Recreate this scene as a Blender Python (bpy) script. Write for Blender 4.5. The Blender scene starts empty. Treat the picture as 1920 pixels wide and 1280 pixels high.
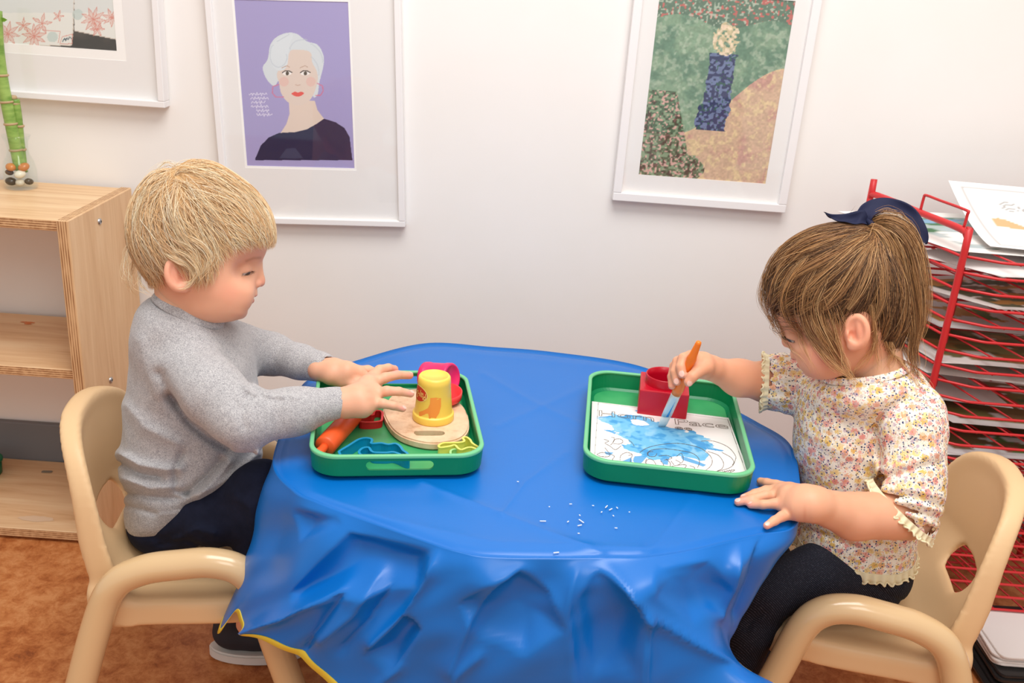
import bpy, bmesh, math, random
import numpy as np
from mathutils import Vector, Matrix
random.seed(7); rng = np.random.default_rng(7)
sc = bpy.context.scene
COL = sc.collection
PI = math.pi

# ------------------------------------------------------------------ camera
FPX = 1800.0
PITCH, ROLL = math.radians(21.0), math.radians(4.0)
CAM = np.array([0.0, 0.0, 1.09])
_F = np.array([0, math.cos(PITCH), -math.sin(PITCH)])
_R0 = np.array([1.0, 0, 0]); _U0 = np.array([0, math.sin(PITCH), math.cos(PITCH)])
_R = math.cos(ROLL)*_R0 + math.sin(ROLL)*_U0
_U = math.cos(ROLL)*_U0 - math.sin(ROLL)*_R0
cam_d = bpy.data.cameras.new('camera'); cam = bpy.data.objects.new('camera', cam_d); COL.objects.link(cam)
cam_d.sensor_width = 36.0; cam_d.lens = 36.0*FPX/1920; cam_d.clip_start = 0.05
cam.matrix_world = Matrix(((_R[0], _U[0], -_F[0], CAM[0]), (_R[1], _U[1], -_F[1], CAM[1]), (_R[2], _U[2], -_F[2], CAM[2]), (0, 0, 0, 1)))
cam_d.dof.use_dof = True; cam_d.dof.focus_distance = 1.38; cam_d.dof.aperture_fstop = 9.0
sc.camera = cam

# ------------------------------------------------------------------ light
world = bpy.data.worlds.new('room_light'); sc.world = world; world.use_nodes = True
bg = world.node_tree.nodes['Background']; bg.inputs['Color'].default_value = (1.0, 0.955, 0.915, 1); bg.inputs['Strength'].default_value = 0.66
def area(name, loc, target, size, power, color):
    l = bpy.data.lights.new(name, 'AREA'); l.shape = 'RECTANGLE'; l.size, l.size_y = size; l.energy = power; l.color = color
    o = bpy.data.objects.new(name, l); COL.objects.link(o); o.location = loc
    o.rotation_euler = (Vector(target)-Vector(loc)).to_track_quat('-Z', 'Y').to_euler(); return o
area('ceiling_bounce_light', (0.15, 0.75, 2.45), (0.05, 1.35, 0.5), (1.3, 0.9), 35, (1.0, 0.98, 0.955))
area('ceiling_light', (0.5, -0.7, 2.2), (0.0, 1.4, 0.5), (0.8, 0.8), 12, (1.0, 0.96, 0.92))
sc.view_settings.view_transform = 'Standard'; sc.view_settings.look = 'None'
sc.view_settings.exposure = 0.0; sc.view_settings.gamma = 1.0; sc.view_settings.use_curve_mapping = False

# ------------------------------------------------------------------ pixel -> world helpers (photograph frame 1920x1280)
def ray(x, y): return _F + _R*(x-960)/FPX - _U*(y-640)/FPX
def onZ(x, y, z): d = ray(x, y); return CAM + d*((z-CAM[2])/d[2])
def onY(x, y, Y): d = ray(x, y); return CAM + d*(Y/d[1])
def onX(x, y, X): d = ray(x, y); return CAM + d*(X/d[0])
def proj(P):
    v = np.asarray(P, float)-CAM; w = v@_F
    return 960+FPX*(v@_R)/w, 640-FPX*(v@_U)/w

# ------------------------------------------------------------------ colour / materials
def lin(c):
    c = np.asarray(c, float)/255.0
    return np.where(c <= 0.04045, c/12.92, ((c+0.055)/1.055)**2.4)
def rgba(c): l = lin(c); return (float(l[0]), float(l[1]), float(l[2]), 1.0)
class NT:
    def __init__(s, name):
        s.m = bpy.data.materials.new(name); s.m.use_nodes = True; s.nt = s.m.node_tree; s.b = s.nt.nodes['Principled BSDF']
    def n(s, t, **kw):
        x = s.nt.nodes.new(t)
        for k, v in kw.items():
            if k in x.inputs: x.inputs[k].default_value = v
            else: setattr(x, k, v)
        return x
    def l(s, a, b): s.nt.links.new(a, b)
    def ramp(s, fac, stops):
        r = s.nt.nodes.new('ShaderNodeValToRGB'); e = r.color_ramp.elements
        while len(e) < len(stops): e.new(0.5)
        for i, (p, c) in enumerate(stops): e[i].position = p; e[i].color = rgba(c)
        s.l(fac, r.inputs[0]); return r.outputs[0]
    def coord(s, scale=(1, 1, 1), rot=(0, 0, 0)):
        t = s.n('ShaderNodeTexCoord'); m = s.n('ShaderNodeMapping'); m.inputs['Scale'].default_value = scale; m.inputs['Rotation'].default_value = rot
        s.l(t.outputs['Object'], m.inputs[0]); return m.outputs[0]
    def noise(s, vec, scale, detail=3, rough=0.5, dist=0):
        n = s.n('ShaderNodeTexNoise'); n.inputs['Scale'].default_value = scale; n.inputs['Detail'].default_value = detail
        n.inputs['Roughness'].default_value = rough; n.inputs['Distortion'].default_value = dist; s.l(vec, n.inputs['Vector']); return n.outputs['Fac']
    def bump(s, h, strength, dist=0.001):
        b = s.n('ShaderNodeBump'); b.inputs['Strength'].default_value = strength; b.inputs['Distance'].default_value = dist
        s.l(h, b.inputs['Height']); s.l(b.outputs[0], s.b.inputs['Normal']); return b
def M(name, col, rough=0.5, spec=0.5, sss=0, var=None, vscale=40, bump=None, vcol=False, stretch=(1, 1, 1), coat=0, metal=0, sssr=(1, .35, .2)):
    t = NT(name); t.b.inputs['Roughness'].default_value = rough; t.b.inputs['Specular IOR Level'].default_value = spec; t.b.inputs['Metallic'].default_value = metal
    t.b.inputs['Coat Weight'].default_value = coat
    v = t.coord(stretch)
    if vcol:
        a = t.n('ShaderNodeVertexColor'); a.layer_name = 'Col'; t.l(a.outputs[0], t.b.inputs['Base Color'])
    elif var is not None:
        t.l(t.ramp(t.noise(v, vscale, 4, 0.55), [(0.33, var), (0.66, col)]), t.b.inputs['Base Color'])
    else: t.b.inputs['Base Color'].default_value = rgba(col)
    if sss:
        t.b.inputs['Subsurface Weight'].default_value = sss; t.b.inputs['Subsurface Radius'].default_value = sssr; t.b.inputs['Subsurface Scale'].default_value = 0.006
    if bump: t.bump(t.noise(v, bump[0], 4, 0.6), bump[1], bump[2] if len(bump) > 2 else 0.001)
    return t.m

# ------------------------------------------------------------------ objects
def tag(o, label=None, cat=None, group=None, kind=None):
    if label: o['label'] = label
    if cat: o['category'] = cat
    if group: o['group'] = group
    if kind: o['kind'] = kind
    return o
def thing(name, label, cat, loc=(0, 0, 0), group=None, rz=0):
    o = bpy.data.objects.new(name, None); COL.objects.link(o); o.empty_display_size = 0.05
    o.location = tuple(float(v) for v in loc); o.rotation_euler = (0, 0, rz)
    return tag(o, label, cat, group)
def put(me, name, parent=None, mats=None, org=None):
    o = bpy.data.objects.new(name, me); COL.objects.link(o)
    if mats is not None and not me.materials:
        for m in (mats if isinstance(mats, (list, tuple)) else [mats]): me.materials.append(m)
    if parent is not None:
        o.parent = parent; T = Matrix.Identity(4); p = parent; chain = []
        while p: chain.append(p); p = p.parent
        for p in reversed(chain):
            T = T @ p.matrix_parent_inverse @ Matrix.LocRotScale(p.location, p.rotation_euler, p.scale)
        o.matrix_parent_inverse = T.inverted()
    return o
def geo(name, vf, mats=None, parent=None, smooth=False, cols=None, org=None, local=False, midx=None):
    """vf = (verts, faces) in world space -> one mesh object; top-level ones get their origin at the base."""
    v, f = vf[0], vf[1]; v = np.asarray(v, float)
    off = np.zeros(3)
    if parent is None and not local:
        off = np.array([(v[:, 0].min()+v[:, 0].max())/2, (v[:, 1].min()+v[:, 1].max())/2, v[:, 2].min()]) if org is None else np.array(org, float)
    me = bpy.data.meshes.new(name)
    if isinstance(f, np.ndarray):
        n, k = f.shape; me.vertices.add(len(v)); me.vertices.foreach_set('co', (v-off).astype(np.float32).ravel())
        me.loops.add(n*k); me.loops.foreach_set('vertex_index', f.astype(np.int32).ravel())
        me.polygons.add(n); me.polygons.foreach_set('loop_start', np.arange(0, n*k, k, dtype=np.int32))
        try: me.polygons.foreach_set('loop_total', np.full(n, k, dtype=np.int32))
        except Exception: pass
        me.update(calc_edges=True)
    else:
        me.from_pydata([tuple(p) for p in (v-off)], [], [tuple(int(i) for i in q) for q in f]); me.update()
    if midx is not None: 
        pass
    if smooth: me.polygons.foreach_set('use_smooth', np.ones(len(me.polygons), dtype=bool))
    if cols is not None:
        ca = me.color_attributes.new('Col', 'FLOAT_COLOR', 'POINT')
        c4 = np.ones((len(v), 4), np.float32); c4[:, :3] = cols; ca.data.foreach_set('color', c4.ravel())
    o = put(me, name, parent, mats)
    if midx is not None: me.polygons.foreach_set('material_index', np.asarray(midx, np.int32))
    if parent is None: o.location = tuple(off)
    return o
def copy_of(o, parent, matrix=None):
    c = o.copy(); COL.objects.link(c); c.parent = parent
    return c
def join(*parts):
    V, F, n = [], [], 0
    for v, f in parts:
        V.append(np.asarray(v, float)); F += [tuple(int(i)+n for i in q) for q in f]; n += len(v)
    return np.vstack(V), F
def xf(vf, R=None, t=(0, 0, 0), s=1.0):
    v = np.asarray(vf[0], float)*s
    if R is not None: v = v@np.asarray(R).T
    return v+np.array(t), vf[1]
def rotz(a): c, s = math.cos(a), math.sin(a); return np.array([[c, -s, 0], [s, c, 0], [0, 0, 1]])
def roty(a): c, s = math.cos(a), math.sin(a); return np.array([[c, 0, s], [0, 1, 0], [-s, 0, c]])
def rotx(a): c, s = math.cos(a), math.sin(a); return np.array([[1, 0, 0], [0, c, -s], [0, s, c]])
def box(x0, x1, y0, y1, z0, z1, bev=0.0, seg=2):
    bm = bmesh.new(); bmesh.ops.create_cube(bm, size=1)
    for v in bm.verts: v.co = Vector(((x0+x1)/2+v.co.x*(x1-x0), (y0+y1)/2+v.co.y*(y1-y0), (z0+z1)/2+v.co.z*(z1-z0)))
    if bev: bmesh.ops.bevel(bm, geom=bm.edges[:], offset=bev, segments=seg, affect='EDGES', profile=0.5)
    return from_bm(bm)
def from_bm(bm):
    bm.verts.index_update(); v = np.array([tuple(q.co) for q in bm.verts]); f = [tuple(q.index for q in p.verts) for p in bm.faces]; bm.free(); return v, f
def catmull(P, n, closed=False):
    P = np.asarray(P, float); N = len(P); out = []
    segs = N if closed else N-1
    for i in range(segs):
        if closed: a, b, c, d = P[(i-1) % N], P[i], P[(i+1) % N], P[(i+2) % N]
        else: a, b, c, d = P[max(i-1, 0)], P[i], P[i+1], P[min(i+2, N-1)]
        for k in range(n):
            t = k/n; out.append(0.5*((2*b)+(-a+c)*t+(2*a-5*b+4*c-d)*t*t+(-a+3*b-3*c+d)*t**3))
    if not closed: out.append(P[-1])
    return np.array(out)
def tube(P, r, seg=10, closed=False, cap=True):
    P = np.asarray(P, float); N = len(P); r = np.full(N, r) if np.isscalar(r) else np.asarray(r, float)
    T = (np.roll(P, -1, 0)-np.roll(P, 1, 0)) if closed else np.gradient(P, axis=0)
    T /= np.linalg.norm(T, axis=1)[:, None]+1e-12
    u = np.cross(T[0], [0, 0, 1.0]); 
    if np.linalg.norm(u) < 1e-3: u = np.cross(T[0], [0, 1.0, 0])
    u /= np.linalg.norm(u); V = []
    a = np.arange(seg)*2*PI/seg
    for i in range(N):
        u = u-T[i]*(u@T[i]); u /= np.linalg.norm(u); w = np.cross(T[i], u)
        V.append(P[i]+r[i]*(np.cos(a)[:, None]*u+np.sin(a)[:, None]*w))
    V = np.vstack(V); F = []
    for i in range(N if closed else N-1):
        j = (i+1) % N
        for k in range(seg): F.append((i*seg+k, i*seg+(k+1) % seg, j*seg+(k+1) % seg, j*seg+k))
    if cap and not closed: F += [tuple(range(seg-1, -1, -1)), tuple((N-1)*seg+k for k in range(seg))]
    return V, F
def lathe(prof, seg=32, c=(0, 0, 0), axis=None):
    V, F = [], []; n = len(prof); a = np.arange(seg)*2*PI/seg
    for (r, z) in prof: V += [(r*math.cos(t), r*math.sin(t), z) for t in a]
    for i in range(n-1):
        for k in range(seg): F.append((i*seg+k, i*seg+(k+1) % seg, (i+1)*seg+(k+1) % seg, (i+1)*seg+k))
    V = np.array(V)
    if axis is not None: V = V@np.asarray(axis).T
    return V+np.array(c), F
def prism(poly, z0, z1, bev=0.0):
    bm = bmesh.new(); vs = [bm.verts.new((p[0], p[1], z0)) for p in poly]; f = bm.faces.new(vs)
    r = bmesh.ops.extrude_face_region(bm, geom=[f]); 
    for v in [g for g in r['geom'] if isinstance(g, bmesh.types.BMVert)]: v.co.z = z1
    if bev:
        ed = [e for e in bm.edges if abs(e.verts[0].co.z-e.verts[1].co.z) < 1e-7]
        bmesh.ops.bevel(bm, geom=ed, offset=bev, segments=2, affect='EDGES')
    bmesh.ops.recalc_face_normals(bm, faces=bm.faces[:]); return from_bm(bm)
def ribbon_wall(poly, z0, z1, t, closed=True):
    """thin upright wall following a 2D outline (cookie cutters)"""
    P = np.asarray(poly, float); N = len(P)
    T = np.roll(P, -1, 0)-np.roll(P, 1, 0); T /= np.linalg.norm(T, axis=1)[:, None]+1e-9; nrm = np.stack([T[:, 1], -T[:, 0]], 1)
    a, b = P+nrm*t/2, P-nrm*t/2; V = []
    for q, z in ((a, z0), (a, z1), (b, z1), (b, z0)): V += [(x, y, z) for x, y in q]
    F = []
    for r_ in range(4):
        s_ = (r_+1) % 4
        for i in range(N): j = (i+1) % N; F.append((r_*N+i, r_*N+j, s_*N+j, s_*N+i))
    return np.array(V), F
def rrect(w, h, r, n=8):
    P = []
    for cx, cy, a0 in ((w/2-r, h/2-r, 0), (-w/2+r, h/2-r, PI/2), (-w/2+r, -h/2+r, PI), (w/2-r, -h/2+r, 1.5*PI)):
        for k in range(n+1): a = a0+k*PI/2/n; P.append((cx+r*math.cos(a), cy+r*math.sin(a)))
    return P
def boolean(vf, cutters):
    """subtract cutters (verts, faces) from vf, returns verts/faces"""
    me = bpy.data.meshes.new('t'); me.from_pydata([tuple(p) for p in vf[0]], [], [tuple(q) for q in vf[1]]); o = bpy.data.objects.new('t', me); COL.objects.link(o)
    tmp = [o]
    for c in cutters:
        m2 = bpy.data.meshes.new('c'); m2.from_pydata([tuple(p) for p in c[0]], [], [tuple(q) for q in c[1]]); o2 = bpy.data.objects.new('c', m2); COL.objects.link(o2); tmp.append(o2)
        md = o.modifiers.new('b', 'BOOLEAN'); md.operation = 'DIFFERENCE'; md.object = o2; md.solver = 'EXACT'
    dg = bpy.context.evaluated_depsgraph_get(); ev = o.evaluated_get(dg); r = ev.to_mesh()
    v = np.array([tuple(q.co) for q in r.vertices]); f = [tuple(p.vertices) for p in r.polygons]; ev.to_mesh_clear()
    for q in tmp: d = q.data; bpy.data.objects.remove(q); bpy.data.meshes.remove(d)
    return v, f
def text_vf(s, size, extrude=0.0, bevel=None):
    cu = bpy.data.curves.new('t', 'FONT'); cu.body = s; cu.size = size; cu.align_x = 'CENTER'; cu.align_y = 'CENTER'
    if bevel: cu.fill_mode = 'NONE'; cu.bevel_depth = bevel; cu.bevel_resolution = 0
    else: cu.extrude = extrude
    cu.resolution_u = 4
    o = bpy.data.objects.new('t', cu); COL.objects.link(o); dg = bpy.context.evaluated_depsgraph_get(); ev = o.evaluated_get(dg); r = ev.to_mesh()
    v = np.array([tuple(q.co) for q in r.vertices]); f = [tuple(p.vertices) for p in r.polygons]; ev.to_mesh_clear(); bpy.data.objects.remove(o); bpy.data.curves.remove(cu)
    return v, f
def grid_faces(nu, nv, closed_u=False):
    i = np.arange(nu if closed_u else nu-1)[:, None]; j = np.arange(nv-1)[None, :]; i2 = (i+1) % nu
    return np.stack([i*nv+j, i2*nv+j, i2*nv+j+1, i*nv+j+1], -1).reshape(-1, 4)
def inside(px, py, poly):
    r = np.zeros(px.shape, bool); P = poly; n = len(P); j = n-1
    for i in range(n):
        xi, yi = P[i]; xj, yj = P[j]
        if yi != yj: r ^= ((yi > py) != (yj > py)) & (px < (xj-xi)*(py-yi)/(yj-yi)+xi)
        j = i
    return r
def dline(px, py, poly):
    d = np.full(px.shape, 1e9)
    for a, b in zip(poly[:-1], poly[1:]):
        ax, ay = a[0], a[1]; bx, by = b[0]-ax, b[1]-ay; L = bx*bx+by*by+1e-12
        t = np.clip(((px-ax)*bx+(py-ay)*by)/L, 0, 1); d = np.minimum(d, np.hypot(px-ax-t*bx, py-ay-t*by))
    return d
def vnoise(P, scale, seed=0):
    """smooth value noise, vectorised, P (...,k) k=2|3 -> 0..1"""
    P = np.asarray(P, float)*scale; k = P.shape[-1]; I = np.floor(P).astype(np.int64); Fr = P-I; Fr = Fr*Fr*(3-2*Fr); out = 0
    for c in range(2**k):
        w = 1.0; h = np.full(P.shape[:-1], seed*374761393, np.int64)
        for a in range(k):
            b = (c >> a) & 1; w = w*(Fr[..., a] if b else 1-Fr[..., a]); h = h ^ ((I[..., a]+b)*(73856093, 19349663, 83492791)[a])
        h = (h*2654435761) & 0xffffffff; h = ((h ^ (h >> 15))*2246822519) & 0xffffffff; h = h ^ (h >> 13)
        out = out+w*((h & 0xffff)/65535.0)
    return out
def fnoise(P, scale, seed=0, octs=3):
    s, a, t = 0, 1.0, 0
    for o in range(octs): s = s+a*vnoise(P, scale*2**o, seed+o*17); t += a; a *= 0.5
    return s/t
def sstep(a, b, x): t = np.clip((x-a)/(b-a), 0, 1); return t*t*(3-2*t)

# ------------------------------------------------------------------ implicit modelling
def smin(a, b, k):
    if k <= 0: return np.minimum(a, b)
    h = np.maximum(k-np.abs(a-b), 0)/k; return np.minimum(a, b)-h*h*k*0.25
def smax(a, b, k): return -smin(-a, -b, k)
def sd_sphere(P, c, r): return np.linalg.norm(P-np.asarray(c), axis=-1)-r
def sd_cone(P, a, b, ra, rb):
    a = np.asarray(a, float); b = np.asarray(b, float); ba = b-a; L = ba@ba+1e-12
    t = np.clip(((P-a)@ba)/L, 0, 1); return np.linalg.norm(P-a-t[..., None]*ba, axis=-1)-(ra+(rb-ra)*t)
def sd_ell(P, c, r, R=None):
    q = P-np.asarray(c)
    if R is not None: q = q@np.asarray(R)
    r = np.asarray(r, float); k0 = np.linalg.norm(q/r, axis=-1); k1 = np.linalg.norm(q/(r*r), axis=-1)+1e-9
    return k0*(k0-1)/k1
def sd_chain(P, pts, rad, k=0.0):
    d = None
    for i in range(len(pts)-1):
        e = sd_cone(P, pts[i], pts[i+1], rad[i], rad[i+1]); d = e if d is None else smin(d, e, k)
    return d
class Inflate:
    """closed 2D outline in a plane, inflated to a rounded volume of half width W"""
    def __init__(s, poly, W, E, wfun=None):
        s.P = np.asarray(poly, float); s.W, s.E, s.wfun = W, E, wfun
        lo = s.P.min(0)-0.06; hi = s.P.max(0)+0.06; s.lo = lo; s.h = 0.0015
        nx, ny = (np.ceil((hi-lo)/s.h)).astype(int)+1
        gx, gy = np.meshgrid(lo[0]+np.arange(nx)*s.h, lo[1]+np.arange(ny)*s.h, indexing='ij')
        d = dline(gx, gy, list(s.P)+[s.P[0]]); g = np.where(inside(gx, gy, s.P), -d, d); s.n = (nx, ny)
        b = g.copy()                                            # soften the ridge lines of the distance field deep inside
        for _ in range(3):
            for ax in (0, 1):
                c = np.cumsum(np.concatenate([np.repeat(np.take(b, [0], ax), 6, ax), b, np.repeat(np.take(b, [-1], ax), 5, ax)], ax), ax)
                b = (np.take(c, range(11, 11+b.shape[ax]), ax)-np.take(c, range(0, b.shape[ax]), ax))/11.0 if c.shape[ax] > b.shape[ax]+10 else b
        w = sstep(0.004, 0.022, -g); s.g = g*(1-w)+b*w
    def d2(s, a, b):
        u = np.clip((a-s.lo[0])/s.h, 0, s.n[0]-1.001); v = np.clip((b-s.lo[1])/s.h, 0, s.n[1]-1.001)
        i = u.astype(int); j = v.astype(int); fu = u-i; fv = v-j; g = s.g
        return (g[i, j]*(1-fu)+g[i+1, j]*fu)*(1-fv)+(g[i, j+1]*(1-fu)+g[i+1, j+1]*fu)*fv
    def __call__(s, a, b, c):
        e = -s.d2(a, b); W = s.W if s.wfun is None else s.wfun(a, b)
        q = 1-np.minimum(e/s.E, 1.0)
        return (np.sqrt(q*q+(c/W)**2)-1)*min(s.E, float(np.mean(W)) if not np.isscalar(W) else W)
def surfnet(f, lo, hi, h, chunk=400000):
    """naive surface nets of f(P)<0 inside the box lo..hi, cell h. Coarse-to-fine sampling."""
    lo = np.asarray(lo, float); hi = np.asarray(hi, float); K = 4
    nb = np.ceil((hi-lo)/(h*K)).astype(int); n = nb*K+1
    def ev(P):
        out = np.empty(len(P), np.float32)
        for i in range(0, len(P), chunk): out[i:i+chunk] = f(P[i:i+chunk])
        return out
    ci = np.stack(np.meshgrid(*[np.arange(m) for m in nb], indexing='ij'), -1).reshape(-1, 3)
    cd = ev(lo+(ci+0.5)*h*K)
    G = np.full(n, 1.0, np.float32)
    for s_ in (0,):
        D = cd.reshape(nb)
        for a in range(K+1):
            for b in range(K+1):
                for c in range(K+1):
                    G[a:a+nb[0]*K:K, b:b+nb[1]*K:K, c:c+nb[2]*K:K][:nb[0], :nb[1], :nb[2]] = D
    act = ci[np.abs(cd) < h*K*1.9]
    off = np.stack(np.meshgrid(*[np.arange(K+1)]*3, indexing='ij'), -1).reshape(-1, 3)
    idx = (act[:, None, :]*K+off[None]).reshape(-1, 3)
    flat = np.unique(np.ravel_multi_index(idx.T, n)); I = np.stack(np.unravel_index(flat, n), -1)
    G.ravel()[flat] = ev(lo+I*h)
    S = G < 0
    # cells with sign change
    c8 = [S[a:n[0]-1+a, b:n[1]-1+b, c:n[2]-1+c] for a in (0, 1) for b in (0, 1) for c in (0, 1)]
    cnt = sum(q.astype(np.int8) for q in c8); A = (cnt > 0) & (cnt < 8)
    cells = np.argwhere(A); vid = np.full(A.shape, -1, np.int64); vid[A] = np.arange(len(cells))
    acc = np.zeros((len(cells), 3)); w = np.zeros(len(cells))
    cs = [(a, b, c) for a in (0, 1) for b in (0, 1) for c in (0, 1)]
    val = {q: G[cells[:, 0]+q[0], cells[:, 1]+q[1], cells[:, 2]+q[2]].astype(float) for q in cs}
    for p in cs:
        for ax in range(3):
            if p[ax] == 0:
                q = tuple(1 if i == ax else p[i] for i in range(3)); va, vb = val[p], val[q]; m = (va < 0) != (vb < 0)
                t = np.where(m, va/(va-vb+1e-20), 0); pt = np.tile(np.array(p, float), (len(cells), 1)); pt[:, ax] = t
                acc[m] += pt[m]; w[m] += 1
    V = lo+(cells+acc/np.maximum(w, 1)[:, None])*h
    Q = []
    for ax in range(3):
        o1, o2 = [(1, 2), (2, 0), (0, 1)][ax]
        sl = [slice(1, -1)]*3; sl[ax] = slice(0, n[ax]-1); sl2 = list(sl); sl2[ax] = slice(1, n[ax])
        a = S[tuple(sl)]; b = S[tuple(sl2)]; m = np.argwhere(a != b)
        if not len(m): continue
        base = m.copy(); base[:, o1] += 1; base[:, o2] += 1; base[:, ax] = m[:, ax]
        st = a[tuple(m.T)]
        def g(d1, d2):
            q = base.copy(); q[:, o1] -= d1; q[:, o2] -= d2; return vid[tuple(q.T)]
        q = np.stack([g(1, 1), g(0, 1), g(0, 0), g(1, 0)], 1); q[~st] = q[~st][:, ::-1]; q = q[(q >= 0).all(1)]; Q.append(q)
    return V, np.vstack(Q)
def njoin(*parts):
    V, F, n = [], [], 0
    for v, f in parts: V.append(v); F.append(np.asarray(f)+n); n += len(v)
    return np.vstack(V), np.vstack(F)
# ================================================================== ROOM
WY = 1.86
m_wall = M('wall_paint', (243, 240, 237), 0.75, 0.25, var=(241, 238, 234), vscale=6, bump=(220, 0.05, 0.0006))
t = NT('cork_floor'); v = t.coord(); n1 = t.noise(v, 34, 8, 0.75, 0.3); n2 = t.noise(v, 5, 3, 0.5)
mx = t.n('ShaderNodeMath', operation='ADD'); t.l(n1, mx.inputs[0]); mm = t.n('ShaderNodeMath', operation='MULTIPLY'); t.l(n2, mm.inputs[0]); mm.inputs[1].default_value = 0.35; t.l(mm.outputs[0], mx.inputs[1])
t.l(t.ramp(mx.outputs[0], [(0.45, (128, 64, 30)), (0.58, (172, 98, 48)), (0.70, (196, 124, 70)), (0.82, (212, 146, 92))]), t.b.inputs['Base Color']); t.b.inputs['Roughness'].default_value = 0.5
t.bump(n1, 0.08); m_floor = t.m
o = geo('floor', box(-4.0, 4.0, -2.5, WY+0.02, -0.05, 0), m_floor); tag(o, kind='structure')
o = geo('wall_back', box(-4.0, 4.0, WY, WY+0.1, 0, 2.6), m_wall); tag(o, kind='structure')
m_base = M('grey_baseboard', (118, 120, 124), 0.5, 0.3)
o = geo('baseboard_back', box(-4.0, 4.0, WY-0.014, WY, 0, 0.115, 0.003), m_base); tag(o, kind='structure')

# ---------------------------------------------------------------- plywood shelf unit
def wood_mat(name, a, b, c, stretch, scale=9):
    t = NT(name); v = t.coord(stretch); n = t.noise(v, scale, 5, 0.6, 0.8); n2 = t.noise(v, scale*6, 2, 0.5)
    ad = t.n('ShaderNodeMath', operation='MULTIPLY_ADD'); t.l(n2, ad.inputs[0]); ad.inputs[1].default_value = 0.25; t.l(n, ad.inputs[2])
    t.l(t.ramp(ad.outputs[0], [(0.40, a), (0.6, b), (0.8, c)]), t.b.inputs['Base Color']); t.b.inputs['Roughness'].default_value = 0.42; t.b.inputs['Specular IOR Level'].default_value = 0.35
    return t.m
def ply_edge(name, axis):
    t = NT(name); tc = t.n('ShaderNodeTexCoord'); sp = t.n('ShaderNodeSeparateXYZ'); t.l(tc.outputs['Object'], sp.inputs[0])
    m = t.n('ShaderNodeMath', operation='MULTIPLY'); t.l(sp.outputs[axis], m.inputs[0]); m.inputs[1].default_value = 2*PI/0.0042
    s = t.n('ShaderNodeMath', operation='SINE'); t.l(m.outputs[0], s.inputs[0])
    n = t.noise(t.coord((60, 60, 60) if axis == 2 else (60, 60, 12)), 2.0, 3)
    a = t.n('ShaderNodeMath', operation='MULTIPLY_ADD'); t.l(s.outputs[0], a.inputs[0]); a.inputs[1].default_value = 0.33; t.l(n, a.inputs[2])
    t.l(t.ramp(a.outputs[0], [(0.2, (150, 104, 66)), (0.45, (206, 160, 114)), (0.8, (226, 186, 140))]), t.b.inputs['Base Color']); t.b.inputs['Roughness'].default_value = 0.5
    return t.m
m_ply = wood_mat('plywood_shelf', (214, 170, 124), (230, 192, 148), (238, 206, 164), (1.2, 14, 8), 2.2)
m_plyv = wood_mat('plywood_panel', (206, 162, 118), (222, 182, 138), (232, 196, 154), (10, 10, 0.9), 2.4)
m_pe_h = ply_edge('plywood_edge_layers', 2); m_pe_v = ply_edge('plywood_edge_layers_upright', 0)
m_steel = M('bolt_steel', (190, 190, 192), 0.3, 0.5, metal=0.9)
SX, SY0, SY1, SH = -0.765, 1.585, 1.845, 0.648
shelf = thing('storage_shelf', 'low birch plywood shelf unit with open shelves behind the boy', 'shelf', (-1.1, 1.72, 0))
def board(name, b, mat, edge):
    return [geo(name, b, [mat, edge], shelf, midx=None)]
def ply_board(name, x0, x1, y0, y1, z0, z1, upright):
    v, f = box(x0, x1, y0, y1, z0, z1, 0.0015, 1); o = geo(name, (v, f), [m_plyv if upright else m_ply, m_pe_v if upright else m_pe_h], shelf)
    me = o.data
    for p in me.polygons:
        n = p.normal; p.material_index = 1 if (abs(n.y) > 0.8 or (upright and abs(n.z) > 0.8)) else 0
    return o
ply_board('side_panel', SX-0.021, SX, SY0-0.012, SY1, 0, SH, True)
ply_board('side_panel', -1.62, -1.60, SY0-0.012, SY1, 0, SH, True)
ply_board('top_board', -1.60, SX-0.021, SY0-0.004, SY1, SH-0.022, SH-0.002, False)
ply_board('shelf_board', -1.60, SX-0.021, SY0, SY1, 0.348, 0.367, False)
ply_board('shelf_board', -1.60, SX-0.021, SY0-0.004, SY1, 0.006, 0.026, False)
ply_board('back_rail', -1.60, SX-0.021, SY1-0.018, SY1, SH-0.062, SH-0.0225, False)
ply_board('back_rail', -1.60, SX-0.021, SY1-0.018, SY1, 0.29, 0.3475, False)
for (px, py) in ((186, 415), (207, 712)):
    p = onX(px, py, SX)
    b = lathe([(0, 0.0035), (0.003, 0.0035), (0.0056, 0.0025), (0.006, 0)], 16, p, roty(PI/2)); s1 = box(-0.0022, 0.0022, -0.0005, 0.0005, 0.0033, 0.0042); s1 = xf(s1, roty(PI/2), p); s2 = box(-0.0005, 0.0005, -0.0022, 0.0022, 0.0033, 0.0042); s2 = xf(s2, roty(PI/2), p)
    bo = geo('bolt', b, m_steel, shelf, True); geo('bolt_socket', join(s1, s2), M('bolt_socket_dark', (60, 58, 56), 0.6), bo)
p = onX(292, 538, SX); geo('screw_hole', lathe([(0, 0.0004), (0.0022, 0.0004), (0.0024, 0)], 10, p, roty(PI/2)), M('dark_hole', (60, 40, 28), 0.8), shelf)
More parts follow.
